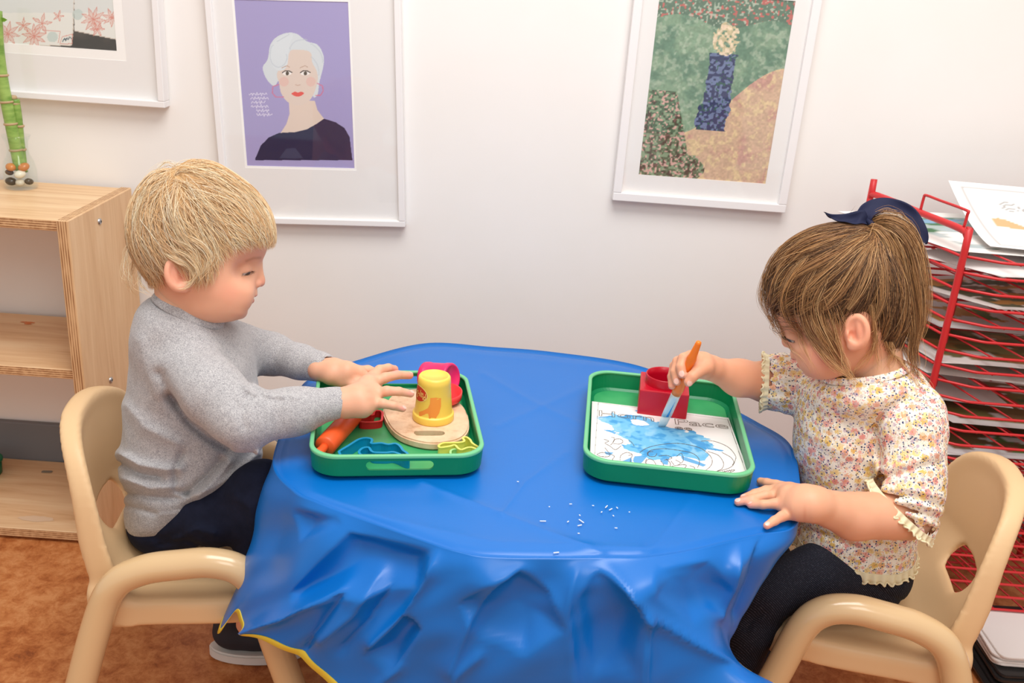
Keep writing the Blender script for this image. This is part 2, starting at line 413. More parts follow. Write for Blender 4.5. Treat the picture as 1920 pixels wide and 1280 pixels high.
# orange paint marks on the middle shelf
def blob(cx, cy, rx, ry, z, n=22, j=0.35, rot=0.0):
    v = [(0, 0, 0)]; 
    for k in range(n):
        a = 2*PI*k/n; r = 1+j*(random.random()-0.5); v.append((r*rx*math.cos(a), r*ry*math.sin(a), 0))
    v = np.array(v)@rotz(rot).T+np.array([cx, cy, z]); return v, [(0, 1+k, 1+(k+1) % n) for k in range(n)]
q = onZ(52, 604, 0.3675); geo('paint_mark', join(blob(q[0], q[1], 0.016, 0.004, 0.3676), blob(q[0]+0.004, q[1]-0.008, 0.008, 0.004, 0.3676)), M('orange_paint_mark', (222, 130, 70), 0.6), shelf)
q = onZ(88, 884, 0.027); geo('sticker', xf(prism(rrect(0.022, 0.009, 0.003), 0, 0.0004), rotz(0.1), q), M('worn_grey_sticker', (140, 132, 118), 0.6), shelf)
q = onZ(68, 972, 0.0265); geo('glue_mark', blob(q[0], q[1], 0.034, 0.010, 0.0266, 30, 0.25), M('pale_worn_varnish', (222, 192, 160), 0.6), shelf)
# green tub just entering the frame on the bottom shelf
q = onZ(-22, 888, 0.026); m_tub = M('dark_green_tub', (10, 110, 72), 0.4, 0.5)
tg = thing('green_tub', 'dark green plastic tub at the left edge of the bottom shelf', 'tub', (q[0], q[1], 0.026))
geo('tub_body', lathe([(0, 0.0262), (0.025, 0.0262), (0.027, 0.028), (0.029, 0.06), (0.027, 0.06), (0.025, 0.03), (0, 0.03)], 28, (q[0], q[1], 0)), m_tub, tg, True)
geo('tub_rim', lathe([(0.0285, 0.056), (0.0315, 0.057), (0.0315, 0.062), (0.0275, 0.063), (0.0272, 0.0575)], 28, (q[0], q[1], 0)), m_tub, tg, True)

# ---------------------------------------------------------------- framed pictures
m_frame = M('white_frame_lacquer', (240, 238, 238), 0.35, 0.4); m_mat = M('white_mat_board', (238, 236, 234), 0.8, 0.2)
m_print = M('printed_paper', (255, 255, 255), 0.45, 0.3, vcol=True)
def thin_glass(name, tint=(1, 1, 1), edge=0.5):
    t = NT(name); t.nt.nodes.remove(t.b); out = t.nt.nodes['Material Output']
    tr = t.n('ShaderNodeBsdfTransparent'); tr.inputs[0].default_value = (*tint, 1); gl = t.n('ShaderNodeBsdfGlossy'); gl.inputs['Roughness'].default_value = 0.03; gl.inputs['Color'].default_value = (1, 1, 1, 1)
    lw = t.n('ShaderNodeLayerWeight'); lw.inputs['Blend'].default_value = 0.5; pw = t.n('ShaderNodeMath', operation='POWER'); t.l(lw.outputs['Facing'], pw.inputs[0]); pw.inputs[1].default_value = 5.0
    ma = t.n('ShaderNodeMath', operation='MULTIPLY_ADD'); t.l(pw.outputs[0], ma.inputs[0]); ma.inputs[1].default_value = edge; ma.inputs[2].default_value = 0.025; mx = t.n('ShaderNodeMixShader'); t.l(ma.outputs[0], mx.inputs[0]); t.l(tr.outputs[0], mx.inputs[1]); t.l(gl.outputs[0], mx.inputs[2]); t.l(mx.outputs[0], out.inputs[0]); return t.m
m_glass_thin = thin_glass('frame_glass')
def painted(name, O, ex, ey, w, h, nw, nh, fn, parent, mat=None, bump=None):
    """flat print: a fine grid with a colour per vertex; fn gets the sheet's own picture coordinates"""
    a = np.linspace(0, w, nw); b = np.linspace(0, h, nh); A, B = np.meshgrid(a, b, indexing='ij')
    P = O+A[..., None]*ex+B[..., None]*ey
    if bump is not None: P = P+bump(A, B)
    px, py = proj(O+A[..., None]*ex+B[..., None]*ey)
    c = fn(px, py, A/w, B/h)
    return geo(name, (P.reshape(-1, 3), grid_faces(nw, nh)), mat or m_print, parent, True, cols=lin(c.reshape(-1, 3)))
def flat(shape, c): return np.broadcast_to(np.array(c, float), shape+(3,)).copy()
def put_c(img, m, c, a=1.0):
    a = np.asarray(a)*m; a = a[..., None] if np.ndim(a) else a
    img[:] = img*(1-a)+np.array(c, float)*a
def framed_picture(label, x0, x1, z0, z1, rot, fw, my0, fn, art, res, lip=None, depth=0.022):
    """frame outer x0..x1, z0..z1, art=(ax0,ax1,az0,az1) inside"""
    cx, cz = (x0+x1)/2, (z0+z1)/2
    root = thing('framed_picture', label, 'picture', (cx, WY-depth, z0))
    R = roty(-rot); C0 = np.array([cx, WY, cz])
    def T(vf): return xf(vf, R, C0)
    w, h = (x1-x0)/2, (z1-z0)/2; d = depth
    parts = [box(-w, w, -d, -0.001, -h, -h+fw, 0.0015), box(-w, w, -d, -0.001, h-fw, h, 0.0015), box(-w, -w+fw, -d, -0.001, -h+fw, h-fw, 0.0012), box(w-fw, w, -d, -0.001, -h+fw, h-fw, 0.0012)]
    for q in parts: geo('frame_rail', T(q), m_frame, root)
    ax0, ax1, az0, az1 = art[0]-cx, art[1]-cx, art[2]-cz, art[3]-cz
    zt = az1
    mat = join(box(-w+fw, ax0, -d*0.55, -0.004, -h+fw, h-fw), box(ax1, w-fw, -d*0.55, -0.004, -h+fw, h-fw), box(ax0, ax1, -d*0.55, -0.004, -h+fw, az0), box(ax0, ax1, -d*0.55, -0.004, zt, h-fw))
    geo('mat_board', T(mat), m_mat, root)
    O = np.array([ax0, -d*0.5+0.0005, az0])@R.T+C0
    if lip:
        L = lip; geo('mat_bevel', T(join(box(ax0, ax0+L, -d*0.53, -0.006, az0, zt), box(ax1-L, ax1, -d*0.53, -0.006, az0, zt), box(ax0+L, ax1-L, -d*0.53, -0.006, az0, az0+L), box(ax0+L, ax1-L, -d*0.53, -0.006, zt-L, zt))), M('mat_bevel_cream', (250, 249, 246), 0.8), root)
    geo('glass_pane', T(box(-w+fw-0.001, w-fw+0.001, -d*0.72, -d*0.72+0.0015, -h+fw-0.001, h-fw+0.001)), m_glass_thin, root)
    painted('print', O, R[:, 0], R[:, 2], ax1-ax0, zt-az0, res[0], res[1], fn, root)
    return root
S3 = lambda pts: [(440+x/4.129, y/4.129) for x, y in pts]
def sm(pts, n=6): return [tuple(q) for q in catmull(np.array(pts, float), n, True)]
def lady(px, py, u, v):
    I = flat(px.shape, (168, 160, 206))
    top = S3([(160, 1225), (200, 1130), (260, 1065), (345, 1028), (470, 1022), (560, 1000), (640, 955), (692, 918), (780, 945), (850, 990), (890, 1060), (912, 1240), (160, 1240)])
    put_c(I, inside(px, py, S3([(355, 1030), (400, 960), (425, 880), (420, 780), (620, 780), (640, 850), (692, 920), (640, 960), (560, 1002), (470, 1024)])), (226, 208, 194))
    hair = sm(S3([(300, 665), (240, 600), (218, 520), (250, 470), (262, 430), (275, 350), (320, 290), (400, 255), (480, 262), (560, 320), (640, 345), (685, 420), (690, 490), (668, 590), (655, 640), (640, 735), (600, 730), (560, 500), (420, 500), (380, 540), (340, 620)]))
    put_c(I, inside(px, py, hair), (214, 222, 226))
    face = sm(S3([(330, 560), (345, 650), (360, 720), (400, 780), (450, 808), (500, 815), (550, 800), (600, 750), (640, 640), (638, 560), (600, 480), (580, 400), (450, 385), (420, 420), (405, 490)]))
    put_c(I, inside(px, py, face), (224, 208, 196))
    put_c(I, inside(px, py, sm(S3([(270, 420), (300, 330), (380, 270), (450, 270), (430, 330), (415, 420), (410, 490), (380, 540), (320, 540), (275, 480)]))), (218, 226, 230))
    for L in ([(300, 350), (275, 420), (290, 490), (340, 520), (390, 490), (400, 420)], [(330, 320), (420, 268)], [(430, 380), (470, 320), (560, 310)], [(590, 340), (660, 400), (680, 480)], [(590, 440), (640, 500), (650, 580)]):
        put_c(I, dline(px, py, sm(S3(L), 4)[:-3]) < 1.0, (192, 202, 210), 0.6)
    put_c(I, inside(px, py, top), (30, 32, 70)); put_c(I, inside(px, py, S3([(610, 975), (692, 918), (780, 945), (850, 990), (890, 1060), (912, 1240), (600, 1240)])), (66, 50, 78), 0.8)
    put_c(I, inside(px, py, S3([(345, 1225), (400, 1150), (470, 1145), (530, 1225)])), (70, 76, 104), 0.6)
    for cx in (405, 545):
        c = S3([(cx, 568)])[0]; put_c(I, np.hypot((px-c[0])/8.5, (py-c[1])/3.6) < 1, (244, 240, 236)); put_c(I, np.hypot((px-c[0]-0.6)/3.4, (py-c[1])/3.6) < 1, (84, 74, 62))
        put_c(I, dline(px, py, S3([(cx-35, 562), (cx-15, 548), (cx+15, 548), (cx+38, 560)])) < 1.0, (70, 58, 52)); put_c(I, dline(px, py, S3([(cx-38, 525), (cx, 508), (cx+20, 520)])) < 0.7, (190, 160, 142))
    for cx in (382, 590): c = S3([(cx, 632)])[0]; put_c(I, np.hypot(px-c[0], py-c[1]) < 9, (228, 182, 172), 0.55)
    put_c(I, inside(px, py, sm(S3([(440, 725), (465, 710), (490, 716), (515, 710), (538, 722), (512, 742), (488, 748), (462, 742)]))), (226, 92, 84))
    put_c(I, dline(px, py, S3([(470, 655), (490, 662), (508, 655)])) < 0.8, (206, 176, 160))
    for L in ([(340, 655), (295, 670), (292, 720), (320, 752), (378, 750)], [(640, 645), (680, 665), (685, 705), (665, 738), (628, 738)]): put_c(I, dline(px, py, S3(L)) < 1.0, (214, 120, 150), 0.8)
    for r_, (x0, x1) in enumerate(((110, 262), (122, 275), (130, 245), (128, 272), (168, 278), (172, 300))):
        y0 = 728+r_*32; L = [(x0+k*7, y0+8*math.sin(k*1.9+r_)+6*math.sin(k*3.3)) for k in range(int((x1-x0)/7))]
        put_c(I, dline(px, py, S3(L)) < 0.75, (232, 228, 244), 0.75)
    return I
framed_picture('white framed portrait print of a white haired woman on lavender, above the boy', -0.595, -0.237, 0.60, 1.105, 0.045, 0.012, 0, lady, (-0.547, -0.330, 0.708, 1.02), (250, 350), 0.004)
def garden(px, py, u, v):
    uu = np.stack([u*1.0, v*1.4], -1); n1 = fnoise(uu, 9, 3, 4); n2 = fnoise(uu, 30, 9, 3); n3 = vnoise(uu, 55, 4); n4 = vnoise(uu, 70, 11)
    I = flat(px.shape, (132, 160, 134)); put_c(I, np.ones(px.shape), (98, 132, 112), np.clip((n1-0.45)*4, 0, 0.8)); put_c(I, np.ones(px.shape), (178, 192, 170), np.clip((n2-0.5)*3, 0, 0.6))
    path = v < 0.55-0.28*(1-u)-0.10*np.sin(u*5); put_c(I, path, (206, 176, 150)); put_c(I, path, (196, 150, 140), np.clip((n1-0.5)*5, 0, 0.8)); put_c(I, path, (224, 202, 158), np.clip((n2-0.52)*5, 0, 0.8))
    band = v > 0.86+0.03*np.sin(u*9); put_c(I, band, (96, 120, 104), 0.8); put_c(I, band & (n3 > 0.68), (206, 110, 104), 0.85); put_c(I, band & (n4 > 0.72), (186, 196, 178), 0.7)
    bush = (u < 0.42-0.42*(v-0.0)) & (v < 0.48) | ((u < 0.46+0.05*np.sin(v*30)) & (v < 0.13)); put_c(I, bush, (72, 96, 72), 0.75); put_c(I, bush & (n3 > 0.60), (150, 172, 140), 0.8); put_c(I, bush & (n4 > 0.68), (218, 168, 160), 0.85); put_c(I, bush & (n3 < 0.25), (84, 60, 56), 0.7)
    # a plain dark blue garden post with climbing plants stands where the painting's figure is
    cx = 0.52+0.02*(v-0.5)+0.07*(n1-0.5)+0.03*(n2-0.5)
    post = (np.abs(u-cx) < 0.10+0.07*np.clip(0.55-v, 0, 1)) & (v > 0.28) & (v < 0.70)
    put_c(I, post, (54, 58, 100), 0.9); put_c(I, post & (n3 > 0.55), (126, 142, 178), 0.8); put_c(I, post & (n4 > 0.76), (60, 96, 84), 0.9)
    pale = np.hypot((u-cx)/0.09, (v-0.78)/0.085) < 1+0.3*(n1-0.5); pale = pale & (n3 > 0.3); put_c(I, pale, (222, 200, 160), 0.8); put_c(I, pale & (n3 > 0.6), (236, 216, 190), 0.8)
    return I*(0.94+0.12*n4[..., None])
framed_picture('white framed impressionist garden print with a path and roses, hung above the girl', 0.176, 0.512, 0.690, 1.24, -0.004, 0.016, 0, garden, (0.222, 0.467, 0.742, 1.075), (250, 340), 0.0)
def textile(px, py, u, v):
    I = flat(px.shape, (66, 64, 60)); n = fnoise(np.stack([px, py], -1), 0.02, 3, 3); put_c(I, np.ones(px.shape), (96, 88, 80), np.clip((n-0.5)*3, 0, 0.6))
    Z = lambda pts: [(x/5.486, y/5.486) for x, y in pts]
    for poly in (Z([(-900, 470), (740, 470), (755, 330), (765, 0), (765, -400), (-900, -400)]), Z([(765, 320), (1250, 420), (1380, 450), (1385, 520), (1440, 515), (1450, -400), (765, -400)])):
        m = inside(px, py, poly); put_c(I, m, (232, 234, 228)); put_c(I, m & (py < 24), (216, 222, 220), 0.7); put_c(I, m & (dline(px, py, poly) < 1.5), (206, 190, 172), 0.7)
    red, tl = (214, 140, 126), (190, 208, 204)
    for cx, cy in ((540, 380), (800, 150), (1250, 215)): c = Z([(cx, cy)])[0]; put_c(I, np.hypot((px-c[0])/10, (py-c[1])/10) < 1, tl, 0.7)
    def flower(cx, cy, r_, n, ph=0.0):
        c = Z([(cx, cy)])[0]; R_ = r_/5.486
        for k in range(n):
            a = ph+2*PI*k/n; e = (c[0]+R_*math.cos(a), c[1]+R_*math.sin(a)); m_ = ((c[0]+e[0])/2-0.3*R_*math.sin(a)*0.5, (c[1]+e[1])/2+0.3*R_*math.cos(a)*0.5); m2 = ((c[0]+e[0])/2+0.3*R_*math.sin(a)*0.5, (c[1]+e[1])/2-0.3*R_*math.cos(a)*0.5)
            put_c(I, dline(px, py, [c, m_, e, m2, c]) < 0.55, red, 0.8); put_c(I, inside(px, py, [c, m_, e, m2]), red, 0.3)
    for a in ((80, 345, 130, 8, .2), (350, 370, 130, 9, 0.5), (430, 240, 110, 5, -2.6), (960, 200, 130, 9, .1), (1150, 180, 100, 7, 0.7), (1330, 340, 110, 6, .4), (600, 165, 60, 5, 0), (1000, 300, 80, 6, 0), (240, 260, 80, 5, 1), (-200, 300, 140, 8, 0)): flower(*a)
    put_c(I, dline(px, py, Z([(440, 310), (620, 325), (600, 440)])) < 0.6, red, .8)
    lp = Z([(615, 450), (640, 380), (745, 350), (740, 450)]); put_c(I, dline(px, py, lp+[lp[0]]) < 0.7, red, 0.8); put_c(I, dline(px, py, Z([(645, 425), (665, 395), (675, 418), (690, 390), (700, 410), (715, 380), (735, 395)])) < 0.9, (60, 84, 96), 0.9)
    return I
framed_picture('large white framed textile picture with red flower pattern, at the top left', -1.32, -0.684, 0.808, 1.30, 0.0, 0.012, 0, textile, (-1.30+0.04, -0.755, 0.888, 1.22), (420, 260), 0.017, 0.03)

# ---------------------------------------------------------------- bamboo vase
m_glass = thin_glass('vase_glass', (0.97, 0.985, 0.98), 0.6)
VZ = SH-0.002; vp = onZ(41, 352, VZ)
outer = [(0, 0), (0.021, 0), (0.0235, 0.002), (0.0245, 0.01), (0.0245, 0.030), (0.022, 0.042), (0.0175, 0.052), (0.0155, 0.062), (0.0165, 0.072), (0.021, 0.083)]; outer = [(r*1.22, z*1.2) for r, z in outer]
inner = [(r-0.0016, z+0.0003) for r, z in outer[::-1][:-3]]+[(0.0265, 0.004), (0.023, 0.003), (0, 0.003)]
vs = geo('glass_vase', lathe(outer+inner, 40, vp+np.array([0, 0, 0.0002])), m_glass, None, True); tag(vs, 'small clear glass vase of pebbles on the shelf top', 'vase')
cols = [((214, 134, 60), 'amber pebble in the glass vase, upper left of the pebbles'), ((206, 128, 64), 'orange pebble in the glass vase, upper right of the pebbles'), ((236, 226, 206), 'cream pebble in the middle of the glass vase'), ((208, 196, 176), 'pale beige pebble at the bottom of the glass vase'), ((58, 48, 40), 'dark brown pebble at the lower left of the vase'), ((74, 62, 50), 'dark grey brown pebble at the lower right of the vase'), ((96, 66, 44), 'small brown pebble against the left glass of the vase')]
pos = [(-0.009, -0.008, 0.034, .0085), (0.010, -0.006, 0.035, .0085), (0.006, -0.012, 0.0245, .0085), (0.005, -0.013, 0.0115, .0075), (-0.011, -0.009, 0.0115, .0085), (0.0145, -0.004, 0.012, .007), (-0.0145, -0.004, 0.0245, .006)]
for (c, lb), (dx, dy, dz, r_) in zip(cols, pos):
    dx, dy, dz, r_ = dx*1.22, dy*1.22, dz*1.2, r_*1.22
    a = random.random()*3; v, f = lathe([(0, -1)]+[(math.sin(k*PI/8), -math.cos(k*PI/8)) for k in range(1, 8)]+[(0, 1)], 14); v = v*np.array([r_*1.05, r_*0.9, r_*0.72])@roty(0.4*math.sin(a*5)).T@rotz(a).T+vp+np.array([dx, dy, dz])
    o = geo('pebble', (v, f), M('pebble_'+'amber', c, 0.25, 0.5), None, True); tag(o, lb, 'pebble', 'pebbles in the glass vase')
m_bam = NT('bamboo_green'); v_ = m_bam.coord((1, 1, 3)); m_bam.l(m_bam.ramp(m_bam.noise(v_, 30, 3), [(0.35, (110, 150, 62)), (0.65, (154, 186, 96))]), m_bam.b.inputs['Base Color']); m_bam.b.inputs['Roughness'].default_value = 0.4; m_bam = m_bam.m
m_node = M('bamboo_node', (186, 158, 120), 0.6)
def stalk(label, pts, r_, nodes, Yp):
    P = np.array([onY(x, y, Yp) for x, y in pts]); P = catmull(P, 6)
    root = thing('bamboo_stalk', label, 'bamboo', P[0], 'lucky bamboo stalks in the vase')
    n = len(P); R_ = np.full(n, r_)
    geo('stem', tube(P, R_, 14), m_bam, root, True)
    for (x, y) in nodes:
        c = onY(x, y, Yp); k = int(np.argmin(np.linalg.norm(P-c, axis=1))); k = min(max(k, 1), n-2); d = P[k+1]-P[k-1]; d /= np.linalg.norm(d)
        geo('node_ring', tube([c-d*0.0022, c-d*0.001, c+d*0.001, c+d*0.0022], [r_*1.0, r_*1.16, r_*1.16, r_*1.0], 14), m_node, root, True)
    return root
b1 = stalk('tall green bamboo stalk leaning left out of the glass vase', [(38, 318), (24, 250), (12, 190), (4, 150), (-4, 90), (-8, 20)], 0.0108, [(12, 191), (20, 232), (3, 141), (30, 281)], vp[1])
b2 = stalk('shorter green bamboo stalk beside the tall one in the vase', [(44, 322), (38, 270), (33, 220), (28, 186)], 0.0080, [(36, 236), (40, 280), (28, 194)], vp[1]+0.012)
c = onY(22, 182, vp[1]+0.012); geo('cut_top', lathe([(0, 0.003), (0.0075, 0.003), (0.0090, 0.001), (0.0090, -0.003), (0.0075, -0.004)], 14, c), m_node, b2, True)
a0 = onY(2, 36, vp[1]); a1 = onY(17, 37, vp[1]); lf = np.array([a0+[0, 0, 0.003], a0-[0, 0, 0.004], (a0+a1)/2+[0, -0.004, -0.004], a1+[0, -0.006, 0], (a0+a1)/2+[0, -0.004, 0.003]]); lf2 = lf+np.array([0, 0.0006, 0])
geo('leaf', (np.vstack([lf, lf2]), [(0, 1, 2, 3, 4), (9, 8, 7, 6, 5)]+[(i, (i+1) % 5, 5+(i+1) % 5, 5+i) for i in range(5)]), M('bamboo_leaf', (120, 170, 60), 0.5), b1)
# ================================================================== CHILDREN'S CHAIRS (facing +x locally)
m_shell = M('tan_plastic_shell', (228, 192, 146), 0.45, 0.35, bump=(900, 0.06, 0.0004)); m_tube = M('tan_coated_tube', (220, 186, 140), 0.22, 0.5, coat=0.3)
m_foot = M('dark_foot_cap', (60, 50, 44), 0.6)
def chair_outline():
    L = [(-0.148, 0.20), (-0.150, 0.28), (-0.146, 0.35), (-0.134, 0.408), (-0.106, 0.450), (-0.060, 0.472), (0, 0.478)]
    R = [(-a, b) for a, b in L[::-1][1:]]; return [tuple(q) for q in catmull(np.array(L+R), 5)]+[(0.150, 0.12), (-0.150, 0.12)]
_bo = Inflate(chair_outline(), 1, 1)
_so = Inflate([tuple(q) for q in catmull(np.array([(-0.125, -0.150), (-0.02, -0.166), (0.10, -0.160), (0.142, -0.12), (0.150, 0), (0.142, 0.12), (0.10, 0.160), (-0.02, 0.166), (-0.125, 0.150), (-0.150, 0)]), 6, True)], 1, 1)
def chair_sdf(P):
    x, y, z = P[:, 0], P[:, 1], P[:, 2]
    o = _bo.d2(y, z)                                            # outline of the back
    xs = -0.100-0.055*np.clip(z-0.25, 0, 1)-0.050*(1-(y/0.16)**2)*sstep(0.24, 0.34, z)     # dished panel that leans back
    rim = sstep(0.035, 0.0, -o)
    th = 0.006+(0.010+0.005*sstep(0.45, 0.28, z))*rim
    d = smax(np.abs(x-xs+0.008*rim)-th, o, 0.012)
    hole = np.hypot(np.maximum(np.abs(y)-0.030, 0), (z-0.308))-0.019
    d = smax(d, -hole, 0.010)
    d = smax(d, 0.20-z, 0.01)
    so = _so.d2(x, y); zt = 0.252-0.010*np.exp(-((x/0.10)**2+(y/0.11)**2))-0.010*sstep(0.09, 0.15, x)+0.0*y
    e = smax(z-zt, so, 0.014); e = smax(e, zt-0.040-z, 0.006); inner = smax(z-(zt-0.008), so+0.008, 0.01); e = smax(e, -smax(inner, -(z-0.10), 0.0), 0.004)
    return smin(d, e, 0.030)
shell_vf = surfnet(chair_sdf, (-0.24, -0.18, 0.19), (0.17, 0.18, 0.55), 0.004)
def make_chair(label):
    r = thing('toddler_chair', label, 'chair', (0, 0, 0), 'tan toddler chairs at the table')
    geo('seat_shell', shell_vf, m_shell, r, True)
    for s in (-1, 1):
        y = s*0.172
        pts = [(-0.170, y*1.16, 0.012), (-0.148, y*1.10, 0.11), (-0.112, y*1.02, 0.235), (-0.088, y, 0.285), (-0.050, y, 0.308), (0.0, y, 0.316), (0.040, y, 0.318), (0.075, y, 0.306), (0.098, y, 0.272), (0.120, y*1.02, 0.19), (0.150, y*1.08, 0.09), (0.172, y*1.14, 0.012)]
        geo('arm_leg_tube', tube(catmull(np.array(pts), 7), 0.0205, 20), m_tube, r, True)
        for q in (pts[0], pts[-1]): geo('foot_cap', lathe([(0, 0), (0.021, 0), (0.0225, 0.004), (0.0225, 0.03), (0.0205, 0.033)], 16, (q[0]*1.005, q[1], 0)), m_foot, r, True)
    for x, z in ((-0.108, 0.222), (0.104, 0.215)):
        geo('cross_tube', tube([(x, -0.168, z), (x, -0.08, z), (x, 0.08, z), (x, 0.168, z)], 0.0115, 12), m_tube, r, True)
    return r
def dup(root, label=None):
    c = root.copy(); COL.objects.link(c)
    if label: c['label'] = label
    for ch in list(root.children):
        k = ch.copy(); COL.objects.link(k); k.parent = c
    return c
chair_b = make_chair('tan plastic toddler chair with tubular arms that the boy sits on')
chair_g = dup(chair_b, 'tan plastic toddler chair with tubular arms that the girl sits on')
chair_b.location = (-0.448, 1.262, 0); chair_b.rotation_euler = (0, 0, math.radians(8))
chair_g.location = (0.555, 1.255, 0); chair_g.rotation_euler = (0, 0, math.radians(169))

# ================================================================== RED WIRE DRYING RACK
m_red = M('red_powder_coated_wire', (204, 42, 46), 0.4, 0.5, bump=(300, 0.1, 0.0005))
RK = thing('drying_rack', 'red wire art drying rack with many shelves behind the girl', 'rack', (0.95, 1.62, 0))
RA = math.radians(3.0); RP = np.array([0.713, 1.505, 0.0]); ex = np.array([math.cos(RA)*1, -0.02, 0]); ex /= np.linalg.norm(ex); ey = np.array([-0.25, 1.0, 0]); ey /= np.linalg.norm(ey)
def rk(a, b, z): return RP+ex*a+ey*b+np.array([0, 0, z])
TOP = 0.752
post = [rk(0, 0, 0.0), rk(0, 0, 0.3), rk(0, 0, TOP-0.03), rk(0, 0.004, TOP-0.008), rk(0, 0.02, TOP), rk(0, 0.12, TOP), rk(0, 0.26, TOP), rk(0, 0.276, TOP-0.008), rk(0, 0.28, TOP-0.03), rk(0, 0.28, 0.0)]
def flatbar(P, w, t):
    v, f = tube(P, 1.0, 4, cap=True); return v, f
geo('side_frame', tube(catmull(np.array(post), 4), 0.0058, 12), m_red, RK, True)
geo('side_frame', xf(tube(catmull(np.array(post), 4), 0.0058, 12), None, ex*0.46), m_red, RK, True)
geo('top_handle', tube(catmull(np.array([rk(0, 0.015, TOP+0.002), rk(0.001, 0.015, TOP+0.026), rk(0.001, 0.020, TOP+0.031), rk(0.001, 0.09, TOP+0.031), rk(0.001, 0.125, TOP+0.031), rk(0.001, 0.130, TOP+0.026), rk(0, 0.130, TOP+0.002)]), 3), 0.0024, 8), m_red, RK, True)
for (a, b) in ((0.075, 0.10), (0.26, 0.22)): geo('hinge_rod', tube([rk(a, b, 0.06), rk(a, b, 0.3), rk(a, b, 0.70)], 0.003, 8), m_red, RK, True)
NS = 25; zs = np.linspace(0.070, 0.712, NS)
def wire_shelf(z):
    r = 0.0021; parts = [tube([rk(-0.004, 0.29, z), rk(-0.004, 0.05, z), rk(-0.003, 0.006, z), rk(0.045, -0.024, z), rk(0.052, -0.026, z), rk(0.2, -0.026, z), rk(0.41, -0.026, z), rk(0.46, 0.0, z), rk(0.464, 0.05, z), rk(0.464, 0.29, z)], r*1.15, 7)]
    parts.append(tube([rk(-0.004, 0.28, z), rk(0.23, 0.28, z), rk(0.464, 0.28, z)], r, 6)); parts.append(tube([rk(-0.004, 0.13, z-0.003), rk(0.23, 0.13, z-0.003), rk(0.464, 0.13, z-0.003)], r, 6))
    for k in range(7): a = 0.075+k*0.058; parts.append(tube([rk(a-0.0, -0.026, z-0.002), rk(a, 0.13, z-0.002), rk(a, 0.28, z-0.002)], r*0.8, 5))
    return join(*parts)
w0 = wire_shelf(0.0); ws = geo('wire_shelf', w0, m_red, RK, True, local=True)
for k, z in enumerate(zs):
    o = ws if k == 0 else copy_of(ws, RK)
    o.location = (0, 0, 0); o.matrix_parent_inverse = Matrix.Translation((0, 0, z)) @ ws.matrix_parent_inverse if k else o.matrix_parent_inverse
ws.matrix_parent_inverse = Matrix.Translation((0, 0, zs[0])) @ ws.matrix_parent_inverse
# ---- drawings drying on the shelves
m_paper = M('drawing_paper', (255, 255, 255), 0.7, 0.2, vcol=True)
def drawing(label, z, corners, colfn, n=40, curl=None, name='drawing'):
    """quad sheet given by four (a,b) rack coordinates, resting on shelf height z"""
    c = [rk(a, b, 0) for a, b in corners]; s = np.linspace(0, 1, n); A, B = np.meshgrid(s, s, indexing='ij'); A3, B3 = A[..., None], B[..., None]
    P = c[0]*(1-A3)*(1-B3)+c[1]*A3*(1-B3)+c[2]*A3*B3+c[3]*(1-A3)*B3; P = P+np.array([0, 0, 1.0])*(z+0.0032+(curl(A, B) if curl else 0*A))[..., None]
    C = colfn(A, B); V = P.reshape(-1, 3); F = grid_faces(n, n); nv = len(V)
    V2 = np.vstack([V, V-np.array([0, 0, 0.0005])]); F2 = np.vstack([F, F[:, ::-1]+nv]); C2 = np.vstack([C.reshape(-1, 3)]*2)
    o = geo(name, (V2, F2), m_paper, None, True, cols=lin(C2)); tag(o, label, 'drawing', 'drawings drying on the red rack'); return o
def pcol(seed, base, paints, cover=0.5, margin=0.12):
    def fn(A, B):
        q = np.stack([A, B*1.3], -1); I = flat(A.shape, base); m = (fnoise(q, 4, seed, 3) > 1-cover) & (np.minimum(np.minimum(A, 1-A), np.minimum(B, 1-B)) > margin)
        for i, c in enumerate(paints): put_c(I, m & (fnoise(q, 7, seed+5*i+1, 2) > 0.42+0.06*i), c, 0.9)
        return I
    return fn
W_ = (236, 232, 228)
GRN, BRN, OLV, ORG, BLU = (96, 120, 60), (128, 84, 50), (134, 124, 70), (206, 150, 84), (120, 160, 190)
S = lambda k: zs[NS-1-k]
drawing('white sheet with blue and green paint lying on the top shelf of the rack', S(0), [(-0.0, 0.02), (0.40, 0.02), (0.40, 0.27), (-0.06, 0.27)], pcol(3, W_, [BLU, (70, 110, 70), (180, 190, 190)], 0.55), curl=lambda A, B: 0.012*B*np.sin(A*3))
def leafc(A, B):
    I = flat(A.shape, (240, 238, 236)); e = np.minimum(np.minimum(A, 1-A), np.minimum(B, 1-B)); put_c(I, np.abs(e-0.07) < 0.008, (176, 170, 168), 0.7)
    for cx, cy in ((0.30, 0.72), (0.42, 0.66), (0.52, 0.74)):
        r_ = np.hypot(A-cx, B-cy); put_c(I, (np.abs(r_-0.055) < 0.006) | (np.abs(r_-0.03) < 0.005), (150, 146, 144), 0.8)
    n = fnoise(np.stack([A, B], -1), 9, 5, 3); put_c(I, (np.abs(B-0.40-0.06*np.sin(A*9)) < 0.05*n*2) & (A > 0.15), (206, 160, 104), 0.8); return I
drawing('white lettered colouring sheet curling up on top of the rack', S(0)+0.006, [(0.06, 0.03), (0.36, -0.01), (0.38, 0.22), (0.115, 0.25)], leafc, 60, curl=lambda A, B: 0.065*B**1.6+0.004)
drawing('blank white sheet jutting out over the second shelf of the rack', S(1), [(0.055, -0.020), (0.33, 0.0), (0.30, 0.25), (-0.03, 0.10)], pcol(8, (244, 240, 238), [W_], 0.0), curl=lambda A, B: 0.006*A)
drawing('sheet with a brown mark and green paint on the fourth shelf', S(3), [(0.06, -0.02), (0.36, 0.0), (0.34, 0.25), (-0.04, 0.12)], pcol(11, W_, [(120, 104, 84), (92, 96, 70), ORG], 0.75, 0.1))
